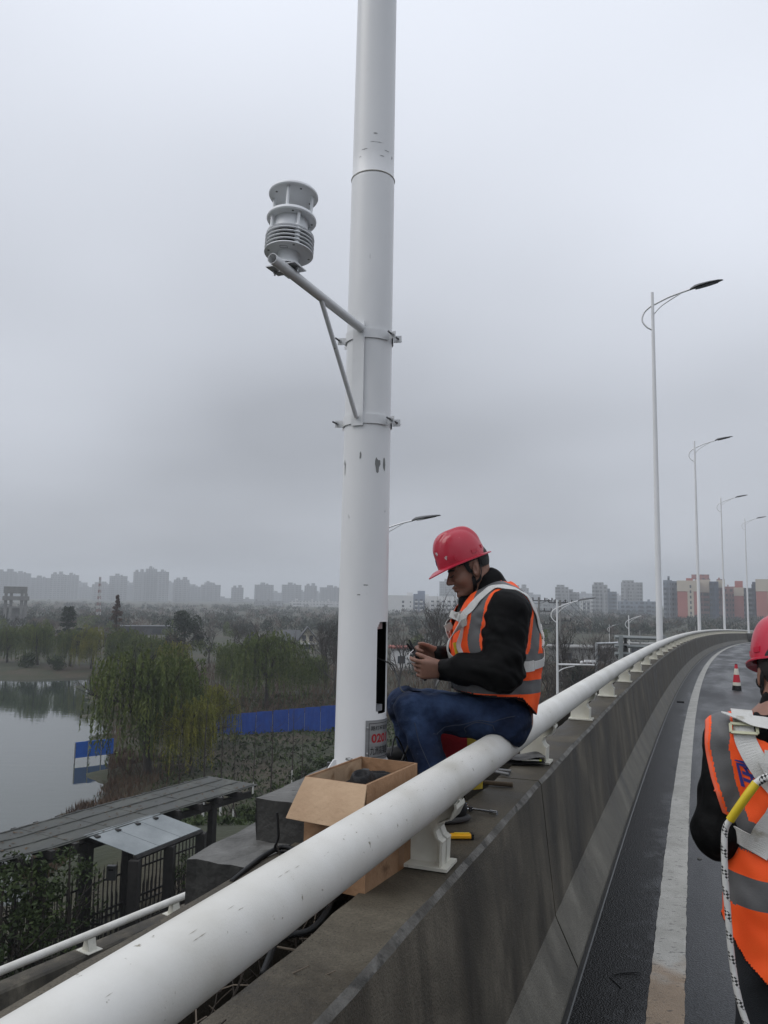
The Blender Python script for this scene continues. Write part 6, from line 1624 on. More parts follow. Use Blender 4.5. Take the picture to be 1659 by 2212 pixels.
sk = [(-14, 30, 1234, D1, 'dark', 'hazy tower block cut by the left edge of the photo'), (24, 62, 1238, D1 + 60, 'dark', 'hazy tower block behind the concrete frame tower'),
      (64, 106, 1248, D1 + 40, 'dark', 'hazy grey tower right of the concrete frame tower'), (108, 136, 1240, D1, 'grey', 'left half of a broad hazy twin tower above the round-crowned pine'),
      (138, 167, 1242, D1, 'grey', 'right half of a broad hazy twin tower above the round-crowned pine'), (170, 197, 1268, D1 + 180, 'dark', 'small faint tower left of the slim mast'),
      (198, 232, 1262, D1 - 40, 'grey', 'hazy tower standing right behind the slim mast'), (235, 272, 1244, D1 - 20, 'grey', 'slim hazy tower above the reddish conical tree'),
      (273, 286, 1264, D1 + 160, 'dark', 'narrow faint tower in the gap left of the tallest block'), (286, 311, 1235, D1 - 60, 'grey', 'left wing of the tallest hazy tower block'),
      (312, 336, 1228, D1 - 50, 'grey', 'middle and highest wing of the tallest hazy tower block'), (337, 362, 1235, D1 - 60, 'grey', 'right wing of the tallest hazy tower block'),
      (374, 407, 1252, D1 - 20, 'grey', 'hazy tower next right of the tallest block'), (408, 432, 1267, D1 + 120, 'dark', 'lower faint tower beside the leafless trees'),
      (433, 475, 1263, D1 + 60, 'dark', 'stepped faint tower above the leafless trees'), (499, 525, 1269, D1 + 40, 'dark', 'lone narrow tower with a crane beside it'),
      (549, 590, 1263, D1 + 30, 'dark', 'round-topped hazy tower, first of four left of the near lamp post'), (608, 650, 1263, D1 + 30, 'dark', 'hazy tower, second of four left of the near lamp post'),
      (657, 684, 1265, D1 + 30, 'dark', 'narrow hazy tower, third of four left of the near lamp post'), (690, 742, 1269, D1 + 30, 'dark', 'broad hazy tower touching the near lamp post'),
      (949, 985, 1256, 980, 'grey', 'plain slab tower behind the seated worker\'s face'), (1108, 1142, 1270, 900, 'grey', 'hazy tower just right of the seated worker\'s back')]
for k, (a, b, t, d, m, lab) in enumerate(sk):
    w = b - a; caps = [(.30, .55, 3.5), (.60, .72, 2)] if k % 3 else [(.15, .4, 3), (.55, .85, 4)]
    tower(lab, a, b, t, d, F[m], caps=caps, bays=max(2, w // 10))
for (a, b, t, d, lab) in ((44, 74, 1256, 1500, 'faint tower filling the gap behind the frame tower\'s right side'), (100, 112, 1258, 1520, 'faint narrow tower left of the broad twin tower'), (160, 186, 1258, 1540, 'faint tower between twin tower and slim mast'), (222, 240, 1262, 1520, 'faint tower between the mast tower and the slim one'), (262, 292, 1258, 1560, 'faint tower close left behind the tallest block'), (356, 380, 1258, 1520, 'faint tower close right behind the tallest block'),
      (398, 420, 1262, 1540, 'faint tower behind the gap above the round dark evergreen'), (440, 462, 1258, 1500, 'faint tower rising behind the stepped faint tower'), (470, 500, 1292, 1400, 'low faint block left of the crane'), (524, 552, 1294, 1400, 'low faint block right of the crane'), (586, 612, 1280, 1450, 'faint tower between the first and second of four'), (646, 662, 1278, 1450, 'faint tower between the second and third of four'), (680, 696, 1280, 1450, 'faint tower between the third and last of four'),
      (1136, 1168, 1284, 1300, 'faint block left of the power poles'), (1248, 1284, 1282, 1300, 'faint block behind the mid-height block'), (1328, 1346, 1286, 1300, 'faint block left of the tall shouldered tower')):
    tower(lab, a, b, t, d, F['dark'], caps=[(.2, .5, 3)], bays=3)
for (a, b, t, lab) in ((60, 132, 1318, 'low hazy block row right of the frame tower'), (150, 212, 1322, 'low hazy block row below the twin tower'), (228, 300, 1316, 'low hazy block row below the tallest tower'), (306, 372, 1322, 'low hazy block row behind the long dark shed'), (380, 468, 1318, 'low hazy block row behind the leafless trees')):
    tower(lab, a, b, t, 900, F['dark'], bays=8, caps=[(.1, .2, 2), (.6, .7, 2)])
# lower pale slabs in the middle distance
tower('pale slab block below the four hazy towers, left of the pair', 549, 612, 1298, 820, F['grey'], bays=8, caps=[(.05, .12, 2), (.45, .5, 2)])
tower('long pale balconied slab block directly left of the near lamp post', 626, 742, 1299, 800, F['pale'], bays=14, caps=[(.1, .14, 2.5), (.4, .44, 2.5), (.7, .74, 2.5)])
tower('low dark apartment block under the lone narrow tower', 470, 545, 1330, 860, F['dark'], bays=8, caps=[])
# stepped towers right of the seated worker
for (a, b, t, d, m, lab, caps) in ((1200, 1228, 1268, 700, 'grey', 'hazy tower behind the first low street lamp, left part', [(.1, .7, 2)]), (1229, 1251, 1279, 705, 'grey', 'lower stepped wing beside the tower behind the low street lamp', [(0, .4, 2.5)]),
      (1166, 1200, 1297, 640, 'grey', 'mid-height block behind the power poles', [(.3, .5, 2)]), (1254, 1280, 1294, 620, 'pale', 'mid-height block in front of the central stepped tower', [(.2, .5, 1.5)]),
      (1280, 1312, 1263, 640, 'grey', 'central stepped tower with small roof turret', [(.1, .75, 2), (.75, .95, -.5)]), (1312, 1332, 1278, 645, 'blue', 'receding wing of the central stepped tower', [(0, .3, 2.5)]),
      (1335, 1368, 1299, 590, 'blue', 'squat blue-grey block left of the first far lamp post', [(.4, .6, 1.5)]), (1343, 1388, 1258, 690, 'grey', 'tall tower with rounded shoulder left of the first far lamp post', [(.05, .6, 2)]),
      (1369, 1418, 1299, 580, 'blue', 'broad blue-grey block with pale window bays beside the first far lamp post', [(.3, .36, 2), (.6, .7, 1.5)])):
    r, bx, w, h = tower(lab, a, b, t, d, F[m], caps=caps, bays=3)
    if d < 630:
        for k in range(1, 7):
            for xx in (.22, .55): bx('window', w * (xx - .5), w * (xx - .5) + w * .2, -1.95, -1.85, h - 3.1 * k - 1.6, h - 3.1 * k, F['glass'])
# ---- white mid-rise seen past the near lamp post
def white_block():
    root, bx, w, h = tower('white mid-rise with a column of small windows, right beside the near lamp post', 836, 893, 1286, 540, F['white'], bays=0, caps=[(.75, .98, 2)], groups='white mid-rise blocks')
    for r in range(8): bx('window', w * .07, w * .15, -.12, -.003, h - 5.2 - 2.83 * r, h - 3.6 - 2.83 * r, F['glass']); bx('window', w * .37, w * .41, -.12, -.003, h - 5.0 - 2.83 * r, h - 4.0 - 2.83 * r, F['glass'])
    root, bx, w, h = tower('blue-grey balcony block between two white mid-rises', 893, 918, 1283, 545, F['bluegrey'], bays=0, caps=[(.35, 1.0, 2.2)], groups='white mid-rise blocks')
    for r in range(8):
        for c in (0, 1):
            xa = -w / 2 + w * (.12 + .42 * c); z = h - 5.6 - 2.83 * r
            bx('balcony', xa, xa + w * .28, -1.1, -.003, z - .2, z + .75, F['white']); bx('window', xa + .3, xa + w * .22, -.15, -.003, z + .95, z + 2.0, F['glass'])
    root, bx, w, h = tower('white mid-rise with rows of balconies behind the bare tree', 918, 992, 1288, 540, F['white'], bays=0, caps=[(.0, .1, 1.2)], groups='white mid-rise blocks')
    for r in range(8):
        for c in range(5):
            xa = -w / 2 + w * (.18 + .16 * c); z = h - 5.0 - 2.83 * r
            bx('balcony', xa, xa + w * .10, -1.1, -.003, z - .2, z + .7, F['white']); bx('window', xa, xa + w * .085, -.15, -.003, z + .85, z + 1.95, F['glass'])
white_block()
# ---- salmon and blue complex above the curve
def salmon():
    g = 'salmon and blue apartment blocks'
    r, bx, w, h = tower('blue-grey end block of the salmon apartment complex', 1434, 1452, 1253, 470, F['blue'], bays=2, caps=[(.5, .75, 2.5)], groups=g)
    r, bx, w, h = tower('dark narrow stair block between blue-grey and salmon walls', 1452, 1465, 1255, 472, F['blue'], bays=2, caps=[], groups=g)
    r, bx, w, h = tower('salmon wall with cream top and a cream strip of small windows', 1465, 1511, 1254, 455, F['salmon'], bays=0, caps=[(.40, .70, 1.5)], groups=g)
    bx('cream_top', -w / 2 - .1, w / 2 + .1, -.25, -.003, h - 6.2, h, F['cream']); bx('cream_strip', -w * .05, w * .22, -.35, -.003, 0, h - 6.3, F['cream'])
    for k in range(10): bx('window', w * .05, w * .12, -.50, -.353, h - 4.2 - 3.05 * k, h - 2.6 - 3.05 * k, F['glass'])
    r, bx, w, h = tower('tall cream and pink block topped by a pale machine room', 1504, 1534, 1250, 462, F['pink'], bays=3, caps=[(-.25, .95, 2.6)], groups=g)
    bx('cream_top', -w / 2 - .1, w / 2 + .1, -2.1, -1.9, h - 8, h - .6, F['cream'])
    r, bx, w, h = tower('dark blue facade between the second and third far lamp posts', 1534, 1552, 1256, 455, F['navy'], bays=2, caps=[], groups=g)
    r, bx, w, h = tower('pink block with cream top beside the third far lamp post', 1550, 1566, 1251, 464, F['pink'], bays=2, caps=[(.2, .4, 1)], groups=g)
    bx('cream_top', -w / 2 - .1, w / 2 + .1, -2.1, -1.9, h - 5, h - .6, F['cream'])
    r, bx, w, h = tower('lower pink wing right of the third far lamp post', 1566, 1588, 1267, 480, F['pink'], bays=2, caps=[(.3, .4, 1.2)], groups=g)
    r, bx, w, h = tower('pink wall with cream top before the fourth far lamp post', 1587, 1606, 1269, 470, F['salmon'], bays=0, caps=[(.1, .95, 4)], groups=g)
    bx('cream_top', -w / 2 - .1, w / 2 + .1, -.25, -.003, h - 5, h, F['cream'])
    r, bx, w, h = tower('grey-blue recessed block behind the fourth far lamp post', 1606, 1626, 1270, 478, F['blue'], bays=3, caps=[], groups=g)
    r, bx, w, h = tower('dark teal block left of the salmon wall at the photo edge', 1625, 1639, 1262, 466, F['navy'], bays=2, caps=[(.1, .8, 1.5)], groups=g)
    r, bx, w, h = tower('salmon wall with cream top above the standing worker\'s helmet', 1638, 1720, 1251, 450, F['salmon'], bays=0, caps=[(.3, .5, 2)], groups=g)
    bx('cream_top', -w / 2 - .1, w / 2 + .1, -.25, -.003, h - 7, h, F['cream']); bx('cream_strip', -w * .22, w * .0, -.35, -.003, 0, h - 7.1, F['cream'])
    for k in range(10): bx('window', -w * .15, -w * .08, -.50, -.353, h - 5.2 - 3.05 * k, h - 3.6 - 3.05 * k, F['glass'])
salmon()
# ---- concrete frame tower, mast, gantry signs, crane
def frame_tower():
    d = 250; p, X, Y, a = facing(32, d); s = d / FOC; zb = gz(p.x, p.y) - .5; root = empty('frame_tower', (p.x, p.y, zb), 'bare concrete frame tower with open top storey at the left edge', 'tower'); root.rotation_euler = (0, 0, a)
    Zt = lambda py: ztop_at(32, py, d) - zb
    def bx(nm, xa, xb, ya, yb, za, zc): o = MB().box(((xa + xb) / 2, (ya + yb) / 2, (za + zc) / 2), (xb - xa, yb - ya, zc - za)).build(nm, F['conc']); o.parent = root
    w = 44 * s; bx('cap', -w * .53, w * .53, 0, w * .9, Zt(1282), Zt(1267)); bx('platform', -w * .56, w * .64, -.5, w, Zt(1297), Zt(1288)); bx('cross_beam', -w * .5, w * .45, .2, .8, Zt(1314), Zt(1310)); bx('shaft', -w * .30, w * .42, 1.2, w * .8, 0, Zt(1312)); bx('cross_beam', -w * .5, w * .45, .2, .8, Zt(1345), Zt(1341))
    for x in (-.48, -.24, .24, .42):
        for y in (0.1, w * .8): bx('column', w * x, w * x + .9, y, y + .8, 0, Zt(1282))
frame_tower()
def mast():
    d = 300; p = at(211, 1345, d); zt = ztop_at(212, 1246, d); zb = gz(p.x, p.y); root = empty('lattice_mast', (p.x, p.y, zb), 'slim red and white lattice mast against the hazy towers', 'mast'); H = zt - zb; n = 14
    red, wh = pmat('mast_red', (.22, .10, .09), rough=.6), pmat('mast_white', (.5, .5, .5), rough=.6)
    for k in range(n):
        z0, z1 = zb + H * k / n, zb + H * (k + 1) / n; r0, r1 = 1.1 - .8 * k / n, 1.1 - .8 * (k + 1) / n; mb = MB(); c = lambda r, q, z: Vector((p.x + r * math.cos(q * 2.0944), p.y + r * math.sin(q * 2.0944), z))
        for q in range(3): mb.tube([c(r0, q, z0), c(r1, q, z1)], .10, 4); mb.tube([c(r0, q, z0), c(r1, q + 1, z1)], .06, 4)
        mb.build('mast_section', red if k % 2 else wh, root)
    MB().tube([(p.x, p.y, zt - 2.5), (p.x, p.y, zt)], .35, 6).build('antenna', wh, root)
mast()
def gantry():
    d = 330; blue = pmat('road_sign_blue', (.02, .075, .32), rough=.5); wt = M['ink_white']
    p, X, Y, a = facing(208, d); zb = gz(p.x, p.y); root = empty('sign_gantry', (p.x, p.y, zb), 'overhead gantry with two blue road signs beyond the far bank', 'road sign'); s = d / FOC
    for x in (-34, 34): b = p + X * (x * s); MB().tube([Vector((b.x, b.y, zb)), Vector((b.x, b.y, ztop_at(208, 1337, d)))], .25, 6).build('post', M['galv'], root)
    z1 = ztop_at(208, 1340, d); c = p + X * 0; MB().tube([Vector((*(p - X * (34 * s)).xy, z1)), Vector((*(p + X * (34 * s)).xy, z1))], .22, 6).build('beam', M['galv'], root)
    R = Matrix((X, Y, (0, 0, 1))).transposed()
    for x0, x1 in ((-28, -14), (13, 27)):
        c = p + X * ((x0 + x1) / 2 * s); c.z = ztop_at(208, 1340, d); q = c - Y * .4; pn = MB().box(q, ((x1 - x0) * s, .12, 11 * s), R).build('sign_panel', blue, root)
        for k, (dx, dz, ww, hh) in enumerate(((-.9, .45, .25, 1.0), (-.3, .45, .25, 1.0), (.4, .45, .25, 1.0), (0, -.6, 1.6, .2)) if x0 < 0 else ((-.6, .5, .9, .25), (.5, .5, .6, .25), (-.2, -.1, 1.4, .22), (.3, -.6, .9, .22))): MB().box(q - Y * .07 + X * dx + Vector((0, 0, dz)), (ww, .02, hh), R).build('sign_marking', wt, pn)
gantry()
def crane():
    d = 1150; p, X, Y, a = facing(514, d); zb = gz(p.x, p.y); z1 = ztop_at(500, 1300, d); root = empty('tower_crane', (p.x, p.y, zb), 'faint tower crane jib beside the lone narrow tower', 'crane'); st = pmat('crane_grey', (.12, .12, .12), rough=.6)
    b = at(499, 1300, d); MB().tube([Vector((b.x, b.y, zb)), Vector((b.x, b.y, z1 + 4))], .9, 4).build('mast', st, root); MB().tube([at(494, 1301, d), at(545, 1300, d)], .7, 4).build('jib', st, root); MB().tube([b.xyz + Vector((0, 0, z1 + 4 - b.z)), at(530, 1300, d)], .3, 4).build('tie', st, root)
crane()
# ---- gabled house, long dark shed, walls
def house():
    d = 165; p, X, Y, a = facing(648, d); s = d / FOC; zb = gz(p.x, p.y) - .5; root = empty('gabled_house', (p.x, p.y, zb), 'cream house with grey gabled roof behind the willows', 'house'); root.rotation_euler = (0, 0, a)
    Zt = lambda py: ztop_at(648, py, d) - zb; cm = pmat('pale_cream_render', (.62, .58, .46), scale=.3, rough=.8)
    def P(nm, vs, fs, m): o = MB().add(vs, fs).build(nm, m); o.parent = root; return o
    x0, x1 = -42 * s, 42 * s; xm = 12 * s; ze, zr = Zt(1386), Zt(1354); dp = 8
    P('gable_wall', [(0, 0, 0), (x1, 0, 0), (x1, 0, ze), (xm + 6 * s, 0, zr - .3), (0 * s, 0, ze), (0, dp, 0), (x1, dp, 0), (x1, dp, ze), (xm + 6 * s, dp, zr - .3), (0, dp, ze)], [(0, 1, 2, 3, 4), (9, 8, 7, 6, 5), (1, 6, 7, 2), (0, 4, 9, 5)], cm)
    rf = P('roof', [(-1.2, -.8, ze - .7), (xm + 6 * s, -.8, zr), (xm + 6 * s, dp, zr + .0), (-1.2, dp, ze - .7), (x1 + .8, -.8, ze - .6), (x1 + .8, dp, ze - .6)], [(0, 1, 2, 3), (1, 4, 5, 2)], F['slate']); rf.modifiers.new('t', 'SOLIDIFY').thickness = .25
    o = MB().box((-22 * s, 4, ze * .5), (42 * s, 6, ze)).build('side_wing', cm); o.parent = root
    r2 = P('roof', [(x0 - .5, .4, ze), (.2, .4, ze), (.2, 4, ze + 2.3), (x0 + .8, 4, ze + 2.3), (x0 - .5, 7.6, ze), (.2, 7.6, ze)], [(0, 1, 2, 3), (3, 2, 5, 4), (0, 3, 4)], F['slate']); r2.modifiers.new('t', 'SOLIDIFY').thickness = .2
    for x, z, w, h in ((11 * s, Zt(1378), .8, 1.2), (26 * s, Zt(1378), .8, 1.2), (18 * s, Zt(1400), 1.4, 1.4)):
        o = MB().box((x, -.05, z), (w, .1, h)).build('window', F['glass']); o.parent = root
    o = MB().box((18 * s, -.6, Zt(1389)), (4.0, 1.2, .25)).build('balcony', F['white']); o.parent = root
    for k in range(9): o = MB().box((18 * s - 1.9 + .475 * k, -1.15, Zt(1389) + .5), (.06, .06, .9)).build('baluster', F['white']); o.parent = root
house()
def simple_block(name, label, cat, x0, x1, yt, d, m, dep=6, roof=None, h_over=0):
    p, X, Y, a = facing((x0 + x1) / 2, d); w = (x1 - x0) / FOC * d; zb = gz(p.x, p.y) - .5; zt = ztop_at((x0 + x1) / 2, yt, d); root = empty(name, (p.x, p.y, zb), label, cat); root.rotation_euler = (0, 0, a)
    o = MB().box((0, dep / 2, (zt - zb) / 2), (w, dep, zt - zb)).build('wall', m); o.parent = root
    o = MB().box((0, dep / 2, zt - zb + .12), (w + .8, dep + .8, .24)).build('roof', roof or F['slate']); o.parent = root
    n = max(1, int(w / 5))
    for k in range(n): o = MB().box((-w / 2 + w * (k + .5) / n, -.04, (zt - zb) * .55), (w / n * .35, .08, 1.1)).build('window', F['glass']); o.parent = root
    return root
simple_block('long_shed', 'long dark low shed beyond the willows, left of the round dark tree', 'shed', 264, 366, 1354, 210, F['slate'])
simple_block('wall_building', 'long pale flat-roofed building behind the bare trees right of the seated worker', 'building', 1186, 1330, 1400, 125, F['conc'], roof=F['conc'])
simple_block('wall_building', 'low pale building in front of the blue-grey blocks, under the steel frame', 'building', 1330, 1432, 1392, 150, F['conc'], roof=F['conc'])
simple_block('site_cabin', 'low pink-roofed site cabin between the near lamp post and the worker\'s hands', 'cabin', 846, 892, 1400, 120, F['white'], roof=F['salmon'], dep=4)
simple_block('site_cabin', 'second low pale cabin half hidden behind the worker\'s hands', 'cabin', 880, 935, 1408, 130, F['conc'], roof=F['salmon'], dep=4)
simple_block('bus_shelter', 'small yellow-roofed kiosk among trees on the far bank', 'kiosk', 74, 92, 1372, 175, F['cream'], dep=4, roof=pmat('ochre_roof', (.35, .22, .05), rough=.7))
# ---- lamps of the lower roads
def low_lamp(px, py, d, label, H, flip=0, boom=False):
    o = copy_tree(lamp_far) if H == 12.4 else make_lamp(H, 'x'); p = at(px, py, d); o.location = (p.x, p.y, p.z - H); o.rotation_euler = (0, 0, math.radians(flip)); tag(o, label, 'lamp post', 'street lamps on the lower roads'); return o, p
o, p = low_lamp(1203, 1296, 44, 'white street lamp on the lower road right of the seated worker', 12.4, -8)
def cam_boom():
    c = p + Vector((0, 0, -3.55)); root = empty('camera_boom', c, 'white camera boom halfway up the low street lamp', 'camera boom'); e = c + Vector((2.0, -.2, .02)); wm = M['ink_white']
    MB().tube([c, e], .05, 8).build('boom', wm, root); MB().tube(catmull([c - Vector((0, 0, .42)), c + Vector((.35, 0, -.22)), c + Vector((.95, -.08, -.06))], 5), .035, 6).build('brace', wm, root)
    for t in (.80, .96):
        q = c.lerp(e, t); cam_ = MB(); cam_.box(q + Vector((0, 0, .20)), (.30, .12, .12), rotz(.3)); cam_.tube([q, q + Vector((0, 0, .16))], .025, 6); cam_.build('camera', wm, root)
    MB().lathe([(.0001, -.10), (.09, -.06), (.09, .05), (.0001, .08)], 10, Matrix.Translation(c.lerp(e, .66) + Vector((0, 0, .14)))).build('dome_camera', wm, root, smooth=60)
cam_boom()
low_lamp(1358, 1329, 74, 'second white street lamp on the lower road, before the blue-grey blocks', 12.4, -8)
low_lamp(1316, 1349, 140, 'smallest white street lamp far down the lower road', 12.4, -8)
low_lamp(818, 1122, 27, 'street lamp whose head shows just right of the near lamp post', 12.4, -6)
# ---- steel frame (sign gantry seen from behind) beyond the rail
def steel_frame():
    d = 58; root = empty('sign_gantry', at(1350, 1440, d), 'grey steel sign frame behind the rail below the first far lamp post', 'sign frame'); m = pmat('grey_green_steel', (.26, .28, .28), rough=.6)
    b = at(1340, 1372, d); MB().box((b.x, b.y, b.z - 5.5), (.30, .30, 11), None).build('post', m, root); b = at(1432, 1372, d); MB().box((b.x, b.y, b.z - 5.5), (.30, .30, 11)).build('post', m, root)
    for y, th in ((1376, .16), (1395, .14), (1412, .14)): MB().tube([at(1328, y, d), at(1440, y + 4, d)], th, 6).build('beam', m, root)
    for y in (1384, 1400): q = at(1351, y, d - .3); MB().box(q, (.16, .2, .4)).build('bracket', M['black_plastic'], root)
steel_frame()
def steel_frame2():
    d = 70; root = empty('barrier_arm', at(1296, 1440, d), 'thin grey horizontal barrier arm left of the steel sign frame', 'sign frame'); m = M['galv']; b = at(1288, 1388, d); MB().tube([Vector((b.x, b.y, gz(b.x, b.y))), b], .12, 6).build('post', m, root); MB().tube([at(1286, 1390, d), at(1336, 1389, d)], .10, 6).build('beam', m, root)
steel_frame2()
# ---- power poles and wires
M['insul'] = pmat('dark_insulator', (.02, .018, .016), rough=.4)
def power_pole(px, py, d, label, arms, H=13):
    p = at(px, py, d); zb = p.z - H; root = empty('power_pole', (p.x, p.y, zb), label, 'power pole', 'power poles behind the worker')
    MB().tube([Vector((p.x, p.y, zb)), p], [.20, .12], 8).build('pole', F['conc'], root, smooth=60); tips = []
    for dz, w in arms:
        MB().box(p + Vector((0, 0, dz)), (w * 2, .1, .12), rotz(-.25)).build('crossarm', M['bolt'], root)
        for sx in (-1, -.45, .45, 1) if w > .9 else (-1, 1):
            q = p + Vector((math.cos(-.25) * w * sx, math.sin(-.25) * w * sx, dz + .06)); MB().lathe([(.05, 0), (.09, .06), (.05, .14), (.08, .2), (.03, .3)], 8, Matrix.Translation(q)).build('insulator', M['insul'], root); tips.append(q + Vector((0, 0, .3)))
    return tips
T1 = power_pole(1164, 1290, 92, 'concrete power pole nearest the seated worker\'s back', ((-.4, 1.5), (-1.6, 1.4), (-3.1, 1.3), (-5.0, 1.0)))
T2 = power_pole(1210, 1296, 84, 'concrete power pole just behind the first low street lamp', ((-.3, 1.2), (-2.2, 1.1), (-4.6, 1.3)))
T3 = power_pole(1382, 1362, 140, 'small power pole before the broad blue-grey block', ((-.2, 1.5), (-2.0, 1.5)), 9)
T4 = power_pole(1538 - 36, 1352, 170, 'small power pole against the salmon wall', ((-.3, 1.3),), 8)
def wires2():
    def wire(a, b, sag, lab):
        pts = [a.lerp(b, t / 14) - Vector((0, 0, sag * 4 * (t / 14) * (1 - t / 14))) for t in range(15)]; tag(MB().tube(pts, .022, 4).build('power_line', M['black_rubber']), lab, 'power line', 'overhead power lines')
    same = 'overhead power line sagging between the power poles right of the seated worker'
    for k in range(4): wire(T1[k * 3 % len(T1)], T2[k * 2 % len(T2)], .6, same)
    for k in range(6): wire(T2[k], T3[k % len(T3)], 1.8 + .25 * k, same)
    for k in range(2): wire(T3[k], T4[k], 1.2, 'overhead power line sagging before the blue-grey blocks towards the salmon wall')
    far = at(760, 1325, 190)
    for k in range(2): wire(T1[k], far - Vector((0, 0, k * 2.2)), 2.0, 'overhead power line passing behind the near lamp post')
wires2()
# ================================================================ trees, shrubs, reeds
M['bark'] = pmat('dark_bark', [(0.3, (.020, .016, .013)), (.7, (.055, .045, .037))], scale=4, stretch=(1, 1, .3), rough=.9)
M['twig'] = pmat('grey_brown_twig', [(0.3, (.030, .025, .022)), (.7, (.060, .050, .044))], scale=2, rough=.9)
M['lime'] = pmat('white_trunk_paint', (.62, .62, .60), scale=6, rough=.8)
def leafm(name, a, b, c, sc=.45):
    return pmat(name, [(0.32, a), (0.5, b), (0.68, c)], scale=sc, detail=8, rough=.65, spec=.25)
M['willow'] = leafm('willow_leaf', (.036, .054, .011), (.072, .098, .020), (.128, .150, .032))
M['willow_y'] = leafm('yellowing_willow_leaf', (.075, .085, .010), (.145, .148, .018), (.23, .21, .028))
M['evergreen'] = leafm('dark_evergreen_leaf', (.007, .013, .007), (.014, .023, .011), (.026, .038, .018))
M['shrub'] = leafm('shrub_leaf', (.010, .018, .005), (.025, .041, .010), (.056, .078, .020), 1.5)
M['redneedle'] = leafm('rust_needle', (.040, .022, .016), (.070, .040, .028), (.10, .060, .042))
M['reed'] = leafm('dry_reed', (.040, .022, .013), (.075, .044, .026), (.115, .075, .045), 1.0)
def leaf_mesh(name, C, D, N, L, W, mat, parent):
    """one diamond per leaf: centres C, directions D, widths across N"""
    V = np.empty((len(C) * 4, 3)); V[0::4] = C - D * L[:, None]; V[1::4] = C + N * W[:, None]; V[2::4] = C + D * L[:, None]; V[3::4] = C - N * W[:, None]
    return np_mesh(name, V, np.arange(len(V)).reshape(-1, 4), mat, parent, smooth=False)
def unit(a): return a / np.maximum(np.linalg.norm(a, axis=1, keepdims=True), 1e-9)
def limbs(mb, rnd, p, d, L, r, lev, out, bend=.25, up=.12, nseg=3, kids=(3, 4), ang=(.35, .75), shrink=(.62, .8)):
    pts = [p]; rad = [r]
    for i in range(nseg):
        d = (d + Vector((rnd.gauss(0, bend), rnd.gauss(0, bend), rnd.gauss(0, bend * .6) + up)) * .5).normalized(); p = p + d * L / nseg; pts.append(p); rad.append(r * (1 - .45 * (i + 1) / nseg))
    mb.tube(pts, rad, 6 if lev > 2 else (4 if lev > 0 else 3), cap=False); out.append((pts, lev))
    if lev == 0: return
    for k in range(rnd.randint(*kids)):
        t = rnd.uniform(.4, 1.0); i = min(nseg - 1, int(t * nseg)); q = pts[i].lerp(pts[i + 1], t * nseg - i); a = rnd.uniform(*ang); s = d.orthogonal().normalized(); s.rotate(Matrix.Rotation(rnd.uniform(0, 6.283), 3, d))
        limbs(mb, rnd, q, (d * math.cos(a) + s * math.sin(a)).normalized(), L * rnd.uniform(*shrink), r * .55, lev - 1, out, bend, up, nseg, kids, ang, shrink)
def bare_tree(seed, H=8, label='x', levels=4, up=.15, kids=(3, 4)):
    rnd = random.Random(seed); root = empty('bare_tree', (0, 0, 0), label, 'tree', 'leafless trees'); mb = MB(); out = []
    trunk = [Vector((0, 0, 0)), Vector((rnd.uniform(-.1, .1), 0, H * .15)), Vector((rnd.uniform(-.2, .2), rnd.uniform(-.2, .2), H * .32))]
    MB().tube(trunk, [H * .022, H * .018, H * .015], 7).build('trunk', M['bark'], root, smooth=60)
    for k in range(4):
        a = k * 1.57 + rnd.uniform(-.5, .5); el = rnd.uniform(.7, 1.3); limbs(mb, rnd, trunk[-1].lerp(trunk[1], rnd.uniform(0, .5)), Vector((math.cos(a) * math.cos(el), math.sin(a) * math.cos(el), math.sin(el))), H * rnd.uniform(.26, .36), H * .010, levels - 1, out, .3, up, 3, kids)
    mb.build('crown', M['twig'], root); return root
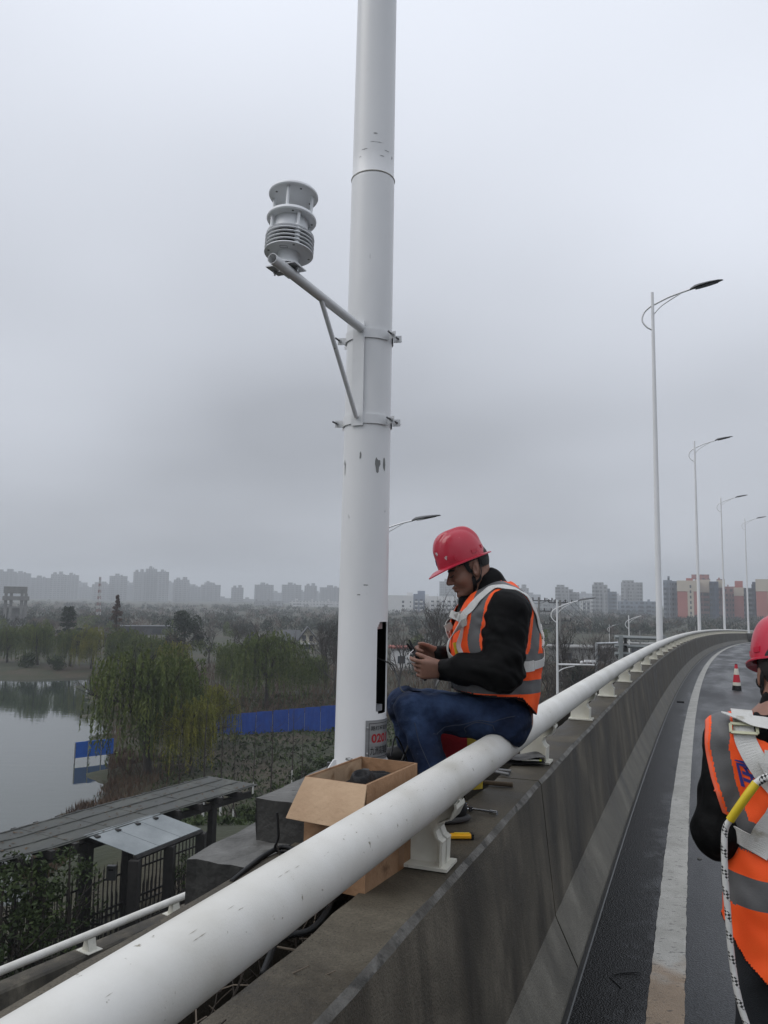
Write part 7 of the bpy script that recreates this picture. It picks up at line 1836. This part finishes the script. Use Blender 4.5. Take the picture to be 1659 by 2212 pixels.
def willow(seed, H=8, R=4.0, label='x', mat='willow', strands=420, per=26):
    rnd = random.Random(seed); rg = np.random.default_rng(seed); root = empty('willow_tree', (0, 0, 0), label, 'tree', 'willows by the lake'); mb = MB(); out = []
    lean = Vector((rnd.uniform(-.3, .3), rnd.uniform(-.2, .2), 0)); tr = [Vector((0, 0, 0)), lean * .5 + Vector((0, 0, H * .18)), lean + Vector((0, 0, H * .36))]
    MB().tube(tr, [H * .034, H * .027, H * .022], 8).build('trunk', M['bark'], root, smooth=60)
    for k in range(6):
        a = k * 1.05 + rnd.uniform(-.3, .3); el = rnd.uniform(.6, 1.25); limbs(mb, rnd, tr[-1], Vector((math.cos(a) * math.cos(el), math.sin(a) * math.cos(el), math.sin(el))), H * .34, H * .012, 2, out, .25, .05, 3)
    mb.build('limbs', M['bark'], root)
    # strands start on uneven lobes of the crown and hang
    lobes = [(Vector((rnd.uniform(-.55, .55) * R, rnd.uniform(-.55, .55) * R, H * rnd.uniform(.60, .78))), R * rnd.uniform(.38, .60)) for _ in range(9)]
    C = []; D = []; N = []; L = []; W = []
    for s in range(strands):
        c, r = lobes[rnd.randrange(9)]; a = rnd.uniform(0, 6.283); e = math.asin(rnd.uniform(-.1, 1)); rr = r * rnd.uniform(.55, 1.05)
        p0 = np.array(c) + rr * np.array([math.cos(a) * math.cos(e), math.sin(a) * math.cos(e), math.sin(e) * .85]); ln = rnd.uniform(.18, .62) * H; ln = min(ln, p0[2] - .05 * H * rnd.uniform(.6, 3.0))
        if ln < .3: continue
        n = int(per * ln / (.3 * H)) + 4; t = np.linspace(0, 1, n); out2 = np.array([math.cos(a), math.sin(a)]) * rnd.uniform(.02, .12) * H
        P = np.stack([p0[0] + out2[0] * np.sqrt(t) * .6, p0[1] + out2[1] * np.sqrt(t) * .6, p0[2] + .05 * H * np.sin(np.minimum(t * 3, 1) * math.pi * .5) * (e > .3) - ln * t ** 1.15], 1) + rg.normal(0, .035, (n, 3))
        C.append(P); d = np.tile([0, 0, -1.0], (n, 1)) + rg.normal(0, .45, (n, 3)); D.append(unit(d)); nn = rg.normal(size=(n, 3)); N.append(unit(np.cross(d, nn))); L.append(rg.uniform(.09, .22, n) * H / 8); W.append(rg.uniform(.022, .050, n) * H / 8)
    leaf_mesh('crown', np.concatenate(C), np.concatenate(D), np.concatenate(N), np.concatenate(L), np.concatenate(W), M[mat], root); return root
def leafy(name, seed, H, R, mat, label, n=2600, shape='round', group=None, ls=.12, trunk=True, cat='tree'):
    rnd = random.Random(seed); rg = np.random.default_rng(seed); root = empty(name, (0, 0, 0), label, cat, group)
    if trunk: MB().tube([Vector((0, 0, 0)), Vector((.05, 0, H * .4)), Vector((0, 0, H * .9))], [H * .022, H * .015, H * .004], 6).build('trunk', M['bark'], root, smooth=60)
    k = 26 if shape == 'round' else 75; cs = []
    for i in range(k):
        if shape == 'cone': z = rnd.uniform(.12, .97) ; r = R * (1 - z) * .95; a = rnd.uniform(0, 6.28); q = rnd.uniform(.2, 1) * r; cs.append((q * math.cos(a), q * math.sin(a), H * z, R * .08 + .14 * R * (1 - z)))
        elif shape == 'pine': z = rnd.choice((.42, .55, .66, .77, .88)) + rnd.uniform(-.03, .03); r = R * (1.12 - z); a = rnd.uniform(0, 6.28); q = rnd.uniform(.15, 1) * r; cs.append((q * math.cos(a), q * math.sin(a), H * z, R * rnd.uniform(.12, .20)))
        else: a = rnd.uniform(0, 6.28); u = rnd.uniform(-.7, 1); q = math.sqrt(1 - min(1, u * u)) * rnd.uniform(.2, .85); cs.append((R * q * math.cos(a), R * q * math.sin(a), H * (.52 + .36 * u), R * rnd.uniform(.22, .42)))
    cs = np.array(cs); i = rg.integers(0, k, n); v = unit(rg.normal(size=(n, 3))); rr = rg.uniform(.5, 1.0, n) ** .5
    C = cs[i, :3] + v * (cs[i, 3] * rr)[:, None] * np.array([1, 1, .62 if shape == 'pine' else .85]); C[:, 2] = np.maximum(C[:, 2], .05 * H)
    D = unit(rg.normal(size=(n, 3)) + [0, 0, -.3]); N = unit(np.cross(D, rg.normal(size=(n, 3)))); sz = rg.uniform(.6, 1.3, n) * ls
    leaf_mesh('crown', C, D, N, sz, sz * .45, M[mat], root)
    if shape in ('round',) and trunk:
        mb = MB(); out = []
        for kk in range(4): limbs(mb, rnd, Vector((0, 0, H * .3)), Vector((math.cos(kk * 1.6), math.sin(kk * 1.6), 1.2)).normalized(), H * .3, H * .008, 1, out)
        mb.build('limbs', M['bark'], root)
    return root
def put(o, px, py, d=None, rot=0, sc=1.0, label=None, sink=.15):
    """stand o on the ground where the ray through the base pixel meets it, or at depth d along that pixel column"""
    if d is None:
        p = on_z(px, py, -9.6)
        for _ in range(8): p = on_z(px, py, gz(p.x, p.y))
    else: p = at(px, py, d)
    o.location = (p.x, p.y, gz(p.x, p.y) - sink); o.rotation_euler = (0, 0, rot); o.scale = (sc, sc, sc)
    if label: o['label'] = label
    return o
def protos(*a): return list(a)
# willows
w1 = put(willow(1, 8.6, 4.0, 'large willow standing in front of the blue hoarding, hanging over the lake', 'willow', 430, 30), 318, 1690, 51, .3)
w2 = put(willow(2, 8.0, 3.3, 'yellowing willow close right of the large lakeside willow', 'willow_y', 260, 28), 408, 1680, 50, 1.0, .66)
w3 = put(willow(3, 8.0, 4.0, 'broad willow above the blue hoarding, left of the near lamp post', 'willow', 420, 28), 575, 1548, 78, 2.0, 1.05)
def wcopy(src, *a, **k): return put(copy_tree(src), *a, **k)
wcopy(w1, 80, 1448, 121, 1.2, .80, 'willow on the far bank below the concrete frame tower')
wcopy(w3, 150, 1452, 119, 2.6, .78, 'far-bank willow between the frame tower and the leaning trunk')
wcopy(w2, 196, 1458, 117, .4, .86, 'far-bank willow leaning over the water, below the slim mast')
wcopy(w1, 262, 1462, 112, 3.9, .80, 'far-bank willow below the reddish conical tree')
wcopy(w3, 318, 1470, 104, 5.0, .82, 'dense willow in front of the long dark shed')
wcopy(w2, 372, 1492, 92, 2.2, .78, 'willow just behind the large lakeside willow, to its right')
wcopy(w1, 500, 1515, 92, 4.4, .70, 'willow adjoining the broad willow on its left')
wcopy(w3, 665, 1545, 90, .7, .62, 'willow adjoining the broad willow on its right, nearest the post')
wcopy(w1, 14, 1440, 124, 2.8, .72, 'dark willow at the left edge of the far bank')
wcopy(w2, 452, 1640, 58, 3.0, .62, 'small yellow-green willow at the hoarding\'s left end')
# evergreens and conifers
put(leafy('pine_tree', 5, 9, 3.2, 'evergreen', 'layered dark pine on the far bank below the twin tower', 2600, 'pine', ls=.20), 146, 1370, 150, 0, 1.0)
put(leafy('evergreen_tree', 6, 8, 3.0, 'evergreen', 'round dark evergreen beside the leafless trees right of the long shed', 3000, 'round', ls=.20), 398, 1400, 128, 0, 1.15)
put(leafy('conical_tree', 7, 10, 2.4, 'redneedle', 'reddish conical tree rising above the far-bank willows', 2600, 'cone', ls=.16), 249, 1385, 138, 0, 1.12)
ev = put(leafy('evergreen_tree', 8, 6, 2.6, 'evergreen', 'dark evergreen half hidden by the near lamp post, left side', 2600, 'round', ls=.17), 728, 1400, 120, 0, 1.05)
put(copy_tree(ev), 912, 1450, 100, 1.2, 1.0, 'dark green tree behind the seated worker\'s hands')
put(copy_tree(ev), 1248, 1480, 80, 2.2, .75, 'dark green tree right of the first low street lamp')
put(copy_tree(ev), 1345, 1440, 118, 4.2, .6, 'small dark tree under the steel sign frame')
put(copy_tree(ev), 365, 1410, 132, 3.2, .8, 'low dark evergreen left of the round one by the shed')
# leafless trees
b1, b2, b3 = bare_tree(11, 8, 'x', 5), bare_tree(12, 8, 'x', 5, .25), bare_tree(13, 8, 'x', 4, .05, (3, 5))
bl = [(b1, 452, 1405, 128, .9, 'tall leafless tree right of the round dark evergreen'), (b2, 505, 1420, 135, .9, 'leafless tree left of the gabled house'), (b3, 545, 1420, 140, .9, 'leafless tree at the gabled house\'s left corner'),
      (b1, 694, 1470, 104, .90, 'leafless tree in front of the gabled house'), (b2, 704, 1480, 95, 1.1, 'dark leafless tree close left of the near lamp post'), (b3, 612, 1460, 118, .55, 'low leafless tree before the gabled house wall'), (b2, 722, 1500, 88, .8, 'leafless tree whose trunk touches the near lamp post'),
      (b1, 862, 1460, 88, 1.1, 'leafless tree just right of the near lamp post'), (b2, 940, 1465, 84, 1.45, 'leafless tree rising behind the seated worker\'s face'), (b3, 970, 1470, 92, 1.2, 'leafless tree behind the worker\'s chest straps'), (b1, 1185, 1500, 62, .9, 'leafless tree between worker and low street lamp'),
      (b2, 1225, 1490, 70, 1.05, 'leafless tree behind the low street lamp'), (b3, 1262, 1475, 66, 1.0, 'leafless tree right of the low street lamp, leaning'), (b1, 1300, 1460, 80, 1.0, 'leafless tree before the pale flat-roofed building'), (b2, 1325, 1450, 90, .7, 'leafless tree left of the steel sign frame'),
      (b3, 1172, 1510, 55, .6, 'low leafless shrub tree beside the worker\'s back'), (b1, 30, 1400, 190, .7, 'leafless tree in front of the concrete frame tower'), (b2, 110, 1385, 180, .6, 'thin leafless tree between frame tower and pine'), (b3, 300, 1385, 175, .55, 'thin leafless tree in front of the long dark shed'),
      (b2, 200, 1385, 180, .5, 'leafless tree below the blue road signs'), (b1, 578, 1420, 160, .6, 'leafless tree against the gabled house roof')]
used = set()
for i, (src, px, py, d, sc, lab) in enumerate(bl):
    o = src if id(src) not in used else copy_tree(src); used.add(id(src)); put(o, px, py, d, i * 1.7, sc, lab)
# thin young trees with limewashed trunks on the near bank
def sapling(seed):
    rnd = random.Random(seed); root = empty('young_tree', (0, 0, 0), 'x', 'tree', 'young trees with white trunks'); H = 5.5; mb = MB(); out = []
    MB().tube([Vector((0, 0, 1.1)), Vector((.03, .02, 3)), Vector((0, 0, H))], [.045, .03, .008], 6, cap=False).build('trunk', M['bark'], root, smooth=60); MB().tube([Vector((0, 0, 0)), Vector((0, 0, 1.1))], [.062, .05], 7).build('painted_trunk', M['lime'], root, smooth=60)
    for k in range(16):
        z = rnd.uniform(1.7, H * .95); a = rnd.uniform(0, 6.28); limbs(mb, rnd, Vector((0, 0, z)), Vector((math.cos(a), math.sin(a), .7)).normalized(), (H - z) * .28 + .25, .009, 1, out, .2, .1, 2, (2, 3))
    for s in range(3): a = s * 2.1; mb.tube([Vector((.75 * math.cos(a), .75 * math.sin(a), 0)), Vector((.03, 0, 1.25))], .028, 5)
    mb.build('crown', M['twig'], root); return root
s1, s2 = sapling(31), sapling(32)
for i, (px, py, d, lab) in enumerate(((548, 1660, 44, 'young tree with white trunk, second left of the near lamp post'), (632, 1650, 47, 'young tree with white trunk, closest left of the near lamp post'), (478, 1700, 40, 'young tree with white trunk behind the pavilion roof\'s far end'), (505, 1730, 36, 'young tree with white trunk showing under the pavilion eave'),
       (386, 1705, 41, 'young tree with white trunk before the large willow'), (585, 1690, 40, 'thin young tree rising in front of the hoarding\'s middle'), (652, 1665, 43, 'thin young tree with staked trunk beside the hoarding\'s right end'), (870, 1600, 40, 'young tree with white trunk just right of the near lamp post\'s foot'), (440, 1720, 36, 'young tree with white trunk beside the pavilion\'s last post'))):
    o = (s1, s2)[i % 2] if i < 2 else copy_tree((s1, s2)[i % 2]); put(o, px, py, d, i * 1.1, .8 + .12 * (i % 3), lab)
# shrubs
sh = leafy('shrub', 41, 1.5, 1.1, 'shrub', 'x', 1500, 'round', 'green shrubs', .10, False, 'shrub')
spots = [(690, 1640, 43, 1.0, 'low green shrub on the bank nearest the post, left side'), (655, 1660, 41, .9, 'low green shrub between the staked young trees'), (610, 1672, 39, .9, 'low green shrub below the blue hoarding\'s middle'), (570, 1690, 38, .8, 'low green shrub behind the footing'), (530, 1700, 37, .8, 'low green shrub at the pavilion roof\'s end'),
         (710, 1610, 48, 1.1, 'green shrub against the hoarding\'s right end'), (660, 1625, 47, .9, 'green shrub halfway up the bank before the hoarding'), (860, 1560, 46, 1.0, 'green shrub right of the near lamp post'), (885, 1590, 40, .9, 'green shrub behind the seated worker\'s shin'), (1010, 1530, 60, 1.1, 'green shrub behind the seated worker\'s thigh'),
         (300, 1470, 100, 1.4, 'dark shrub at the water\'s edge below the far willows'), (340, 1478, 96, 1.3, 'dark shrub right of the leaning willow trunk'), (60, 1452, 116, 1.5, 'dark shrub on the far bank, left end'), (120, 1456, 115, 1.5, 'dark shrub on the far bank, middle'),
         (1185, 1530, 48, 1.2, 'shrub between the worker\'s back and the low street lamp'), (1290, 1480, 60, 1.2, 'shrub showing over the rail right of the low street lamp'), (1255, 1500, 55, 1.0, 'shrub showing over the rail at the low street lamp\'s foot')]
for i, (px, py, d, sc, lab) in enumerate(spots): put(sh if i == 0 else copy_tree(sh), px, py, d, i * 2.0, sc, lab, .3)
# larger-leaved shrubs beside the pavilion
big = leafy('leafy_shrub', 44, 3.0, .85, 'shrub', 'x', 800, 'round', 'leafy shrubs by the pavilion', .062, True, 'shrub')
for i, (px, py, d, sc, lab) in enumerate(((146, 1925, 16.2, .85, 'leafy shrub in front of the pavilion posts, centre'), (62, 1975, 15.6, 1.1, 'leafy shrub in front of the pavilion posts, left'), (2, 2010, 15.0, 1.15, 'leafy shrub at the left edge beside the thin rail'), (92, 2020, 15.4, .9, 'low leafy shrub just above the thin white rail'), (398, 1895, 18.4, .5, 'small leafy shrub beside the concrete footing'), (30, 1930, 16.0, .8, 'leafy shrub reaching up the leftmost pavilion post'))):
    p = at(px, py, d); o = big if i == 0 else copy_tree(big); o.location = (p.x, p.y, p.z - 1.7 * sc); o.rotation_euler = (0, 0, i * 1.3); o.scale = (sc,) * 3; o['label'] = lab
# reeds and rank grass: nobody could count them
def reeds():
    rg = np.random.default_rng(3); n = 22000; C = []
    y = rg.uniform(34, 115, n); x = xs(y) + rg.uniform(.4, 6.0, n) * rg.uniform(.2, 1, n)
    keep = rg.uniform(0, 1, n) < .35 + .65 * (y < 60); x, y = x[keep], y[keep]; z = zg(x, y); ok = z > WATER - .15; x, y, z = x[ok], y[ok], z[ok]; n = len(x); h = rg.uniform(.10, .38, n)
    D = unit(np.stack([rg.normal(0, .35, n), rg.normal(0, .35, n), np.ones(n)], 1)); C = np.stack([x, y, z], 1) + D * h[:, None] * .8; N = unit(np.cross(D, rg.normal(size=(n, 3)))); tag(leaf_mesh('reeds', C, D, N, h, h * .07, M['reed'], None), kind='stuff')
    n = 60000; px = rg.uniform(-15, 40, n); py = 30 + 60 * rg.uniform(0, 1, n) ** 1.5; ok = (px > xs(py) + 3.5) & (px < 4 + .35 * py); px, py = px[ok], py[ok]; n = len(px); z = zg(px, py); h = rg.uniform(.05, .16, n) * (1 + (py - 30) / 60); lump = .22 * np.maximum(0, np.sin(px * 1.3) * np.sin(py * .9 + px * .4)) + .12 * np.maximum(0, np.sin(px * 3.1 + 1) * np.sin(py * 2.3))
    D = unit(rg.normal(size=(n, 3)) + [0, 0, .5]); C = np.stack([px, py, z + lump * rg.uniform(.2, 1.3, n)], 1) + D * h[:, None] * .7; N = unit(np.cross(D, rg.normal(size=(n, 3)))); tag(leaf_mesh('ground_cover', C, D, N, h, h * .42, M['shrub'], None), kind='stuff')
    # leafless brushwood as one mass right of the post
    n = 26000; px = rg.uniform(-30, 75, n); py = rg.uniform(70, 120, n); z = zg(px, py); h = rg.uniform(.3, 1.1, n); D = unit(np.stack([rg.normal(0, .45, n), rg.normal(0, .45, n), np.ones(n)], 1)); C = np.stack([px, py, z], 1) + D * h[:, None] * .8; N = unit(np.cross(D, rg.normal(size=(n, 3)))); ok = px > xs(py) + 3
    tag(leaf_mesh('undergrowth', C[ok], D[ok], N[ok], h[ok], h[ok] * .035, M['reed'], None), kind='stuff')
reeds()
# the far woods that read as one mass, between the lake and the towers
def far_woods():
    rg = np.random.default_rng(9); k = 2300; cy = 235 + 520 * rg.uniform(0, 1, k) ** 1.5; cx = rg.uniform(-1, 1, k) * (cy * .62 + 30) + cy * .05; ok = np.abs(cx + 20 - .0 * cy) > 0; H = rg.uniform(1.6, 4.2, k); R = rg.uniform(1.5, 4.0, k)
    n = 130000; i = rg.integers(0, k, n); v = unit(rg.normal(size=(n, 3))); r = rg.uniform(0, 1, n) ** .4
    C = np.stack([cx[i], cy[i], zg(cx, cy)[i] + H[i] * .5], 1) + v * r[:, None] * np.stack([R[i], R[i], H[i] * .5], 1); D = unit(rg.normal(size=(n, 3)) * [.5, .5, 1]); N = unit(np.cross(D, rg.normal(size=(n, 3)))); h = rg.uniform(.25, .8, n); tall = i % 3 == 0
    
    m = 150; by = rg.uniform(128, 230, m); bx_ = rg.uniform(-1, 1, m) * (by * .55) + by * .03; pxs = 829 + bx_ / by * FOC; okk = ~(((pxs > 255) & (pxs < 372)) | ((pxs > 585) & (pxs < 705)) | ((pxs > 840) & (pxs < 945) & (by < 150)) | (pxs > 1180)); bx_, by = bx_[okk], by[okk]; m = len(by); bh = rg.uniform(2.2, 5.0, m); br = rg.uniform(1.2, 2.8, m)
    nn = 34000; j = rg.integers(0, m, nn); lob = rg.integers(0, 5, nn); lo_ = rg.normal(0, .45, (m, 5, 3)); vv = unit(rg.normal(size=(nn, 3))) * (rg.uniform(.3, 1, nn) ** .5)[:, None] * .55 + lo_[j, lob]
    CC = np.stack([bx_[j], by[j], zg(bx_, by)[j] + bh[j] * .55], 1) + vv * np.stack([br[j], br[j], bh[j] * .45], 1); DD = unit(rg.normal(size=(nn, 3)) * [.5, .5, 1.2]); NN = unit(np.cross(DD, rg.normal(size=(nn, 3)))); hh = rg.uniform(.15, .42, nn)
    for q, mt in ((0, 'willow'), (1, 'evergreen'), (2, 'reed')):
        sel = j % 3 == q; tag(leaf_mesh('woods', CC[sel], DD[sel], NN[sel], hh[sel], hh[sel] * (.30 if q < 2 else .12), M[mt], None), kind='stuff')
    tag(leaf_mesh('woods', C[~tall], D[~tall], N[~tall], h[~tall], h[~tall] * .35, M['evergreen'], None), kind='stuff')
    tag(leaf_mesh('undergrowth', C[tall], D[tall], N[tall], h[tall] * 1.6, h[tall] * .10, M['reed'], None), kind='stuff')
far_woods()
# ================================================================ haze: one closed box of even air
def haze():
    mb = MB(); mb.box((0, 950, (HZ1 - 13.5) / 2), (4600, 2900, HZ1 + 13.5)); o = mb.build('haze', bpy.data.materials.new('haze_air'))
    m = o.data.materials[0]; m.use_nodes = True; nt = m.node_tree
    nt.nodes.remove(nt.nodes['Principled BSDF']); out = nt.nodes['Material Output']
    v = nt.nodes.new('ShaderNodeVolumePrincipled'); v.inputs['Color'].default_value = (.88, .92, .965, 1); v.inputs['Density'].default_value = HZD
    v.inputs['Anisotropy'].default_value = 0.2
    nt.links.new(v.outputs[0], out.inputs['Volume'])
    return tag(o, kind='stuff')
HZ1, HZD = 66.0, 0.00065
haze()
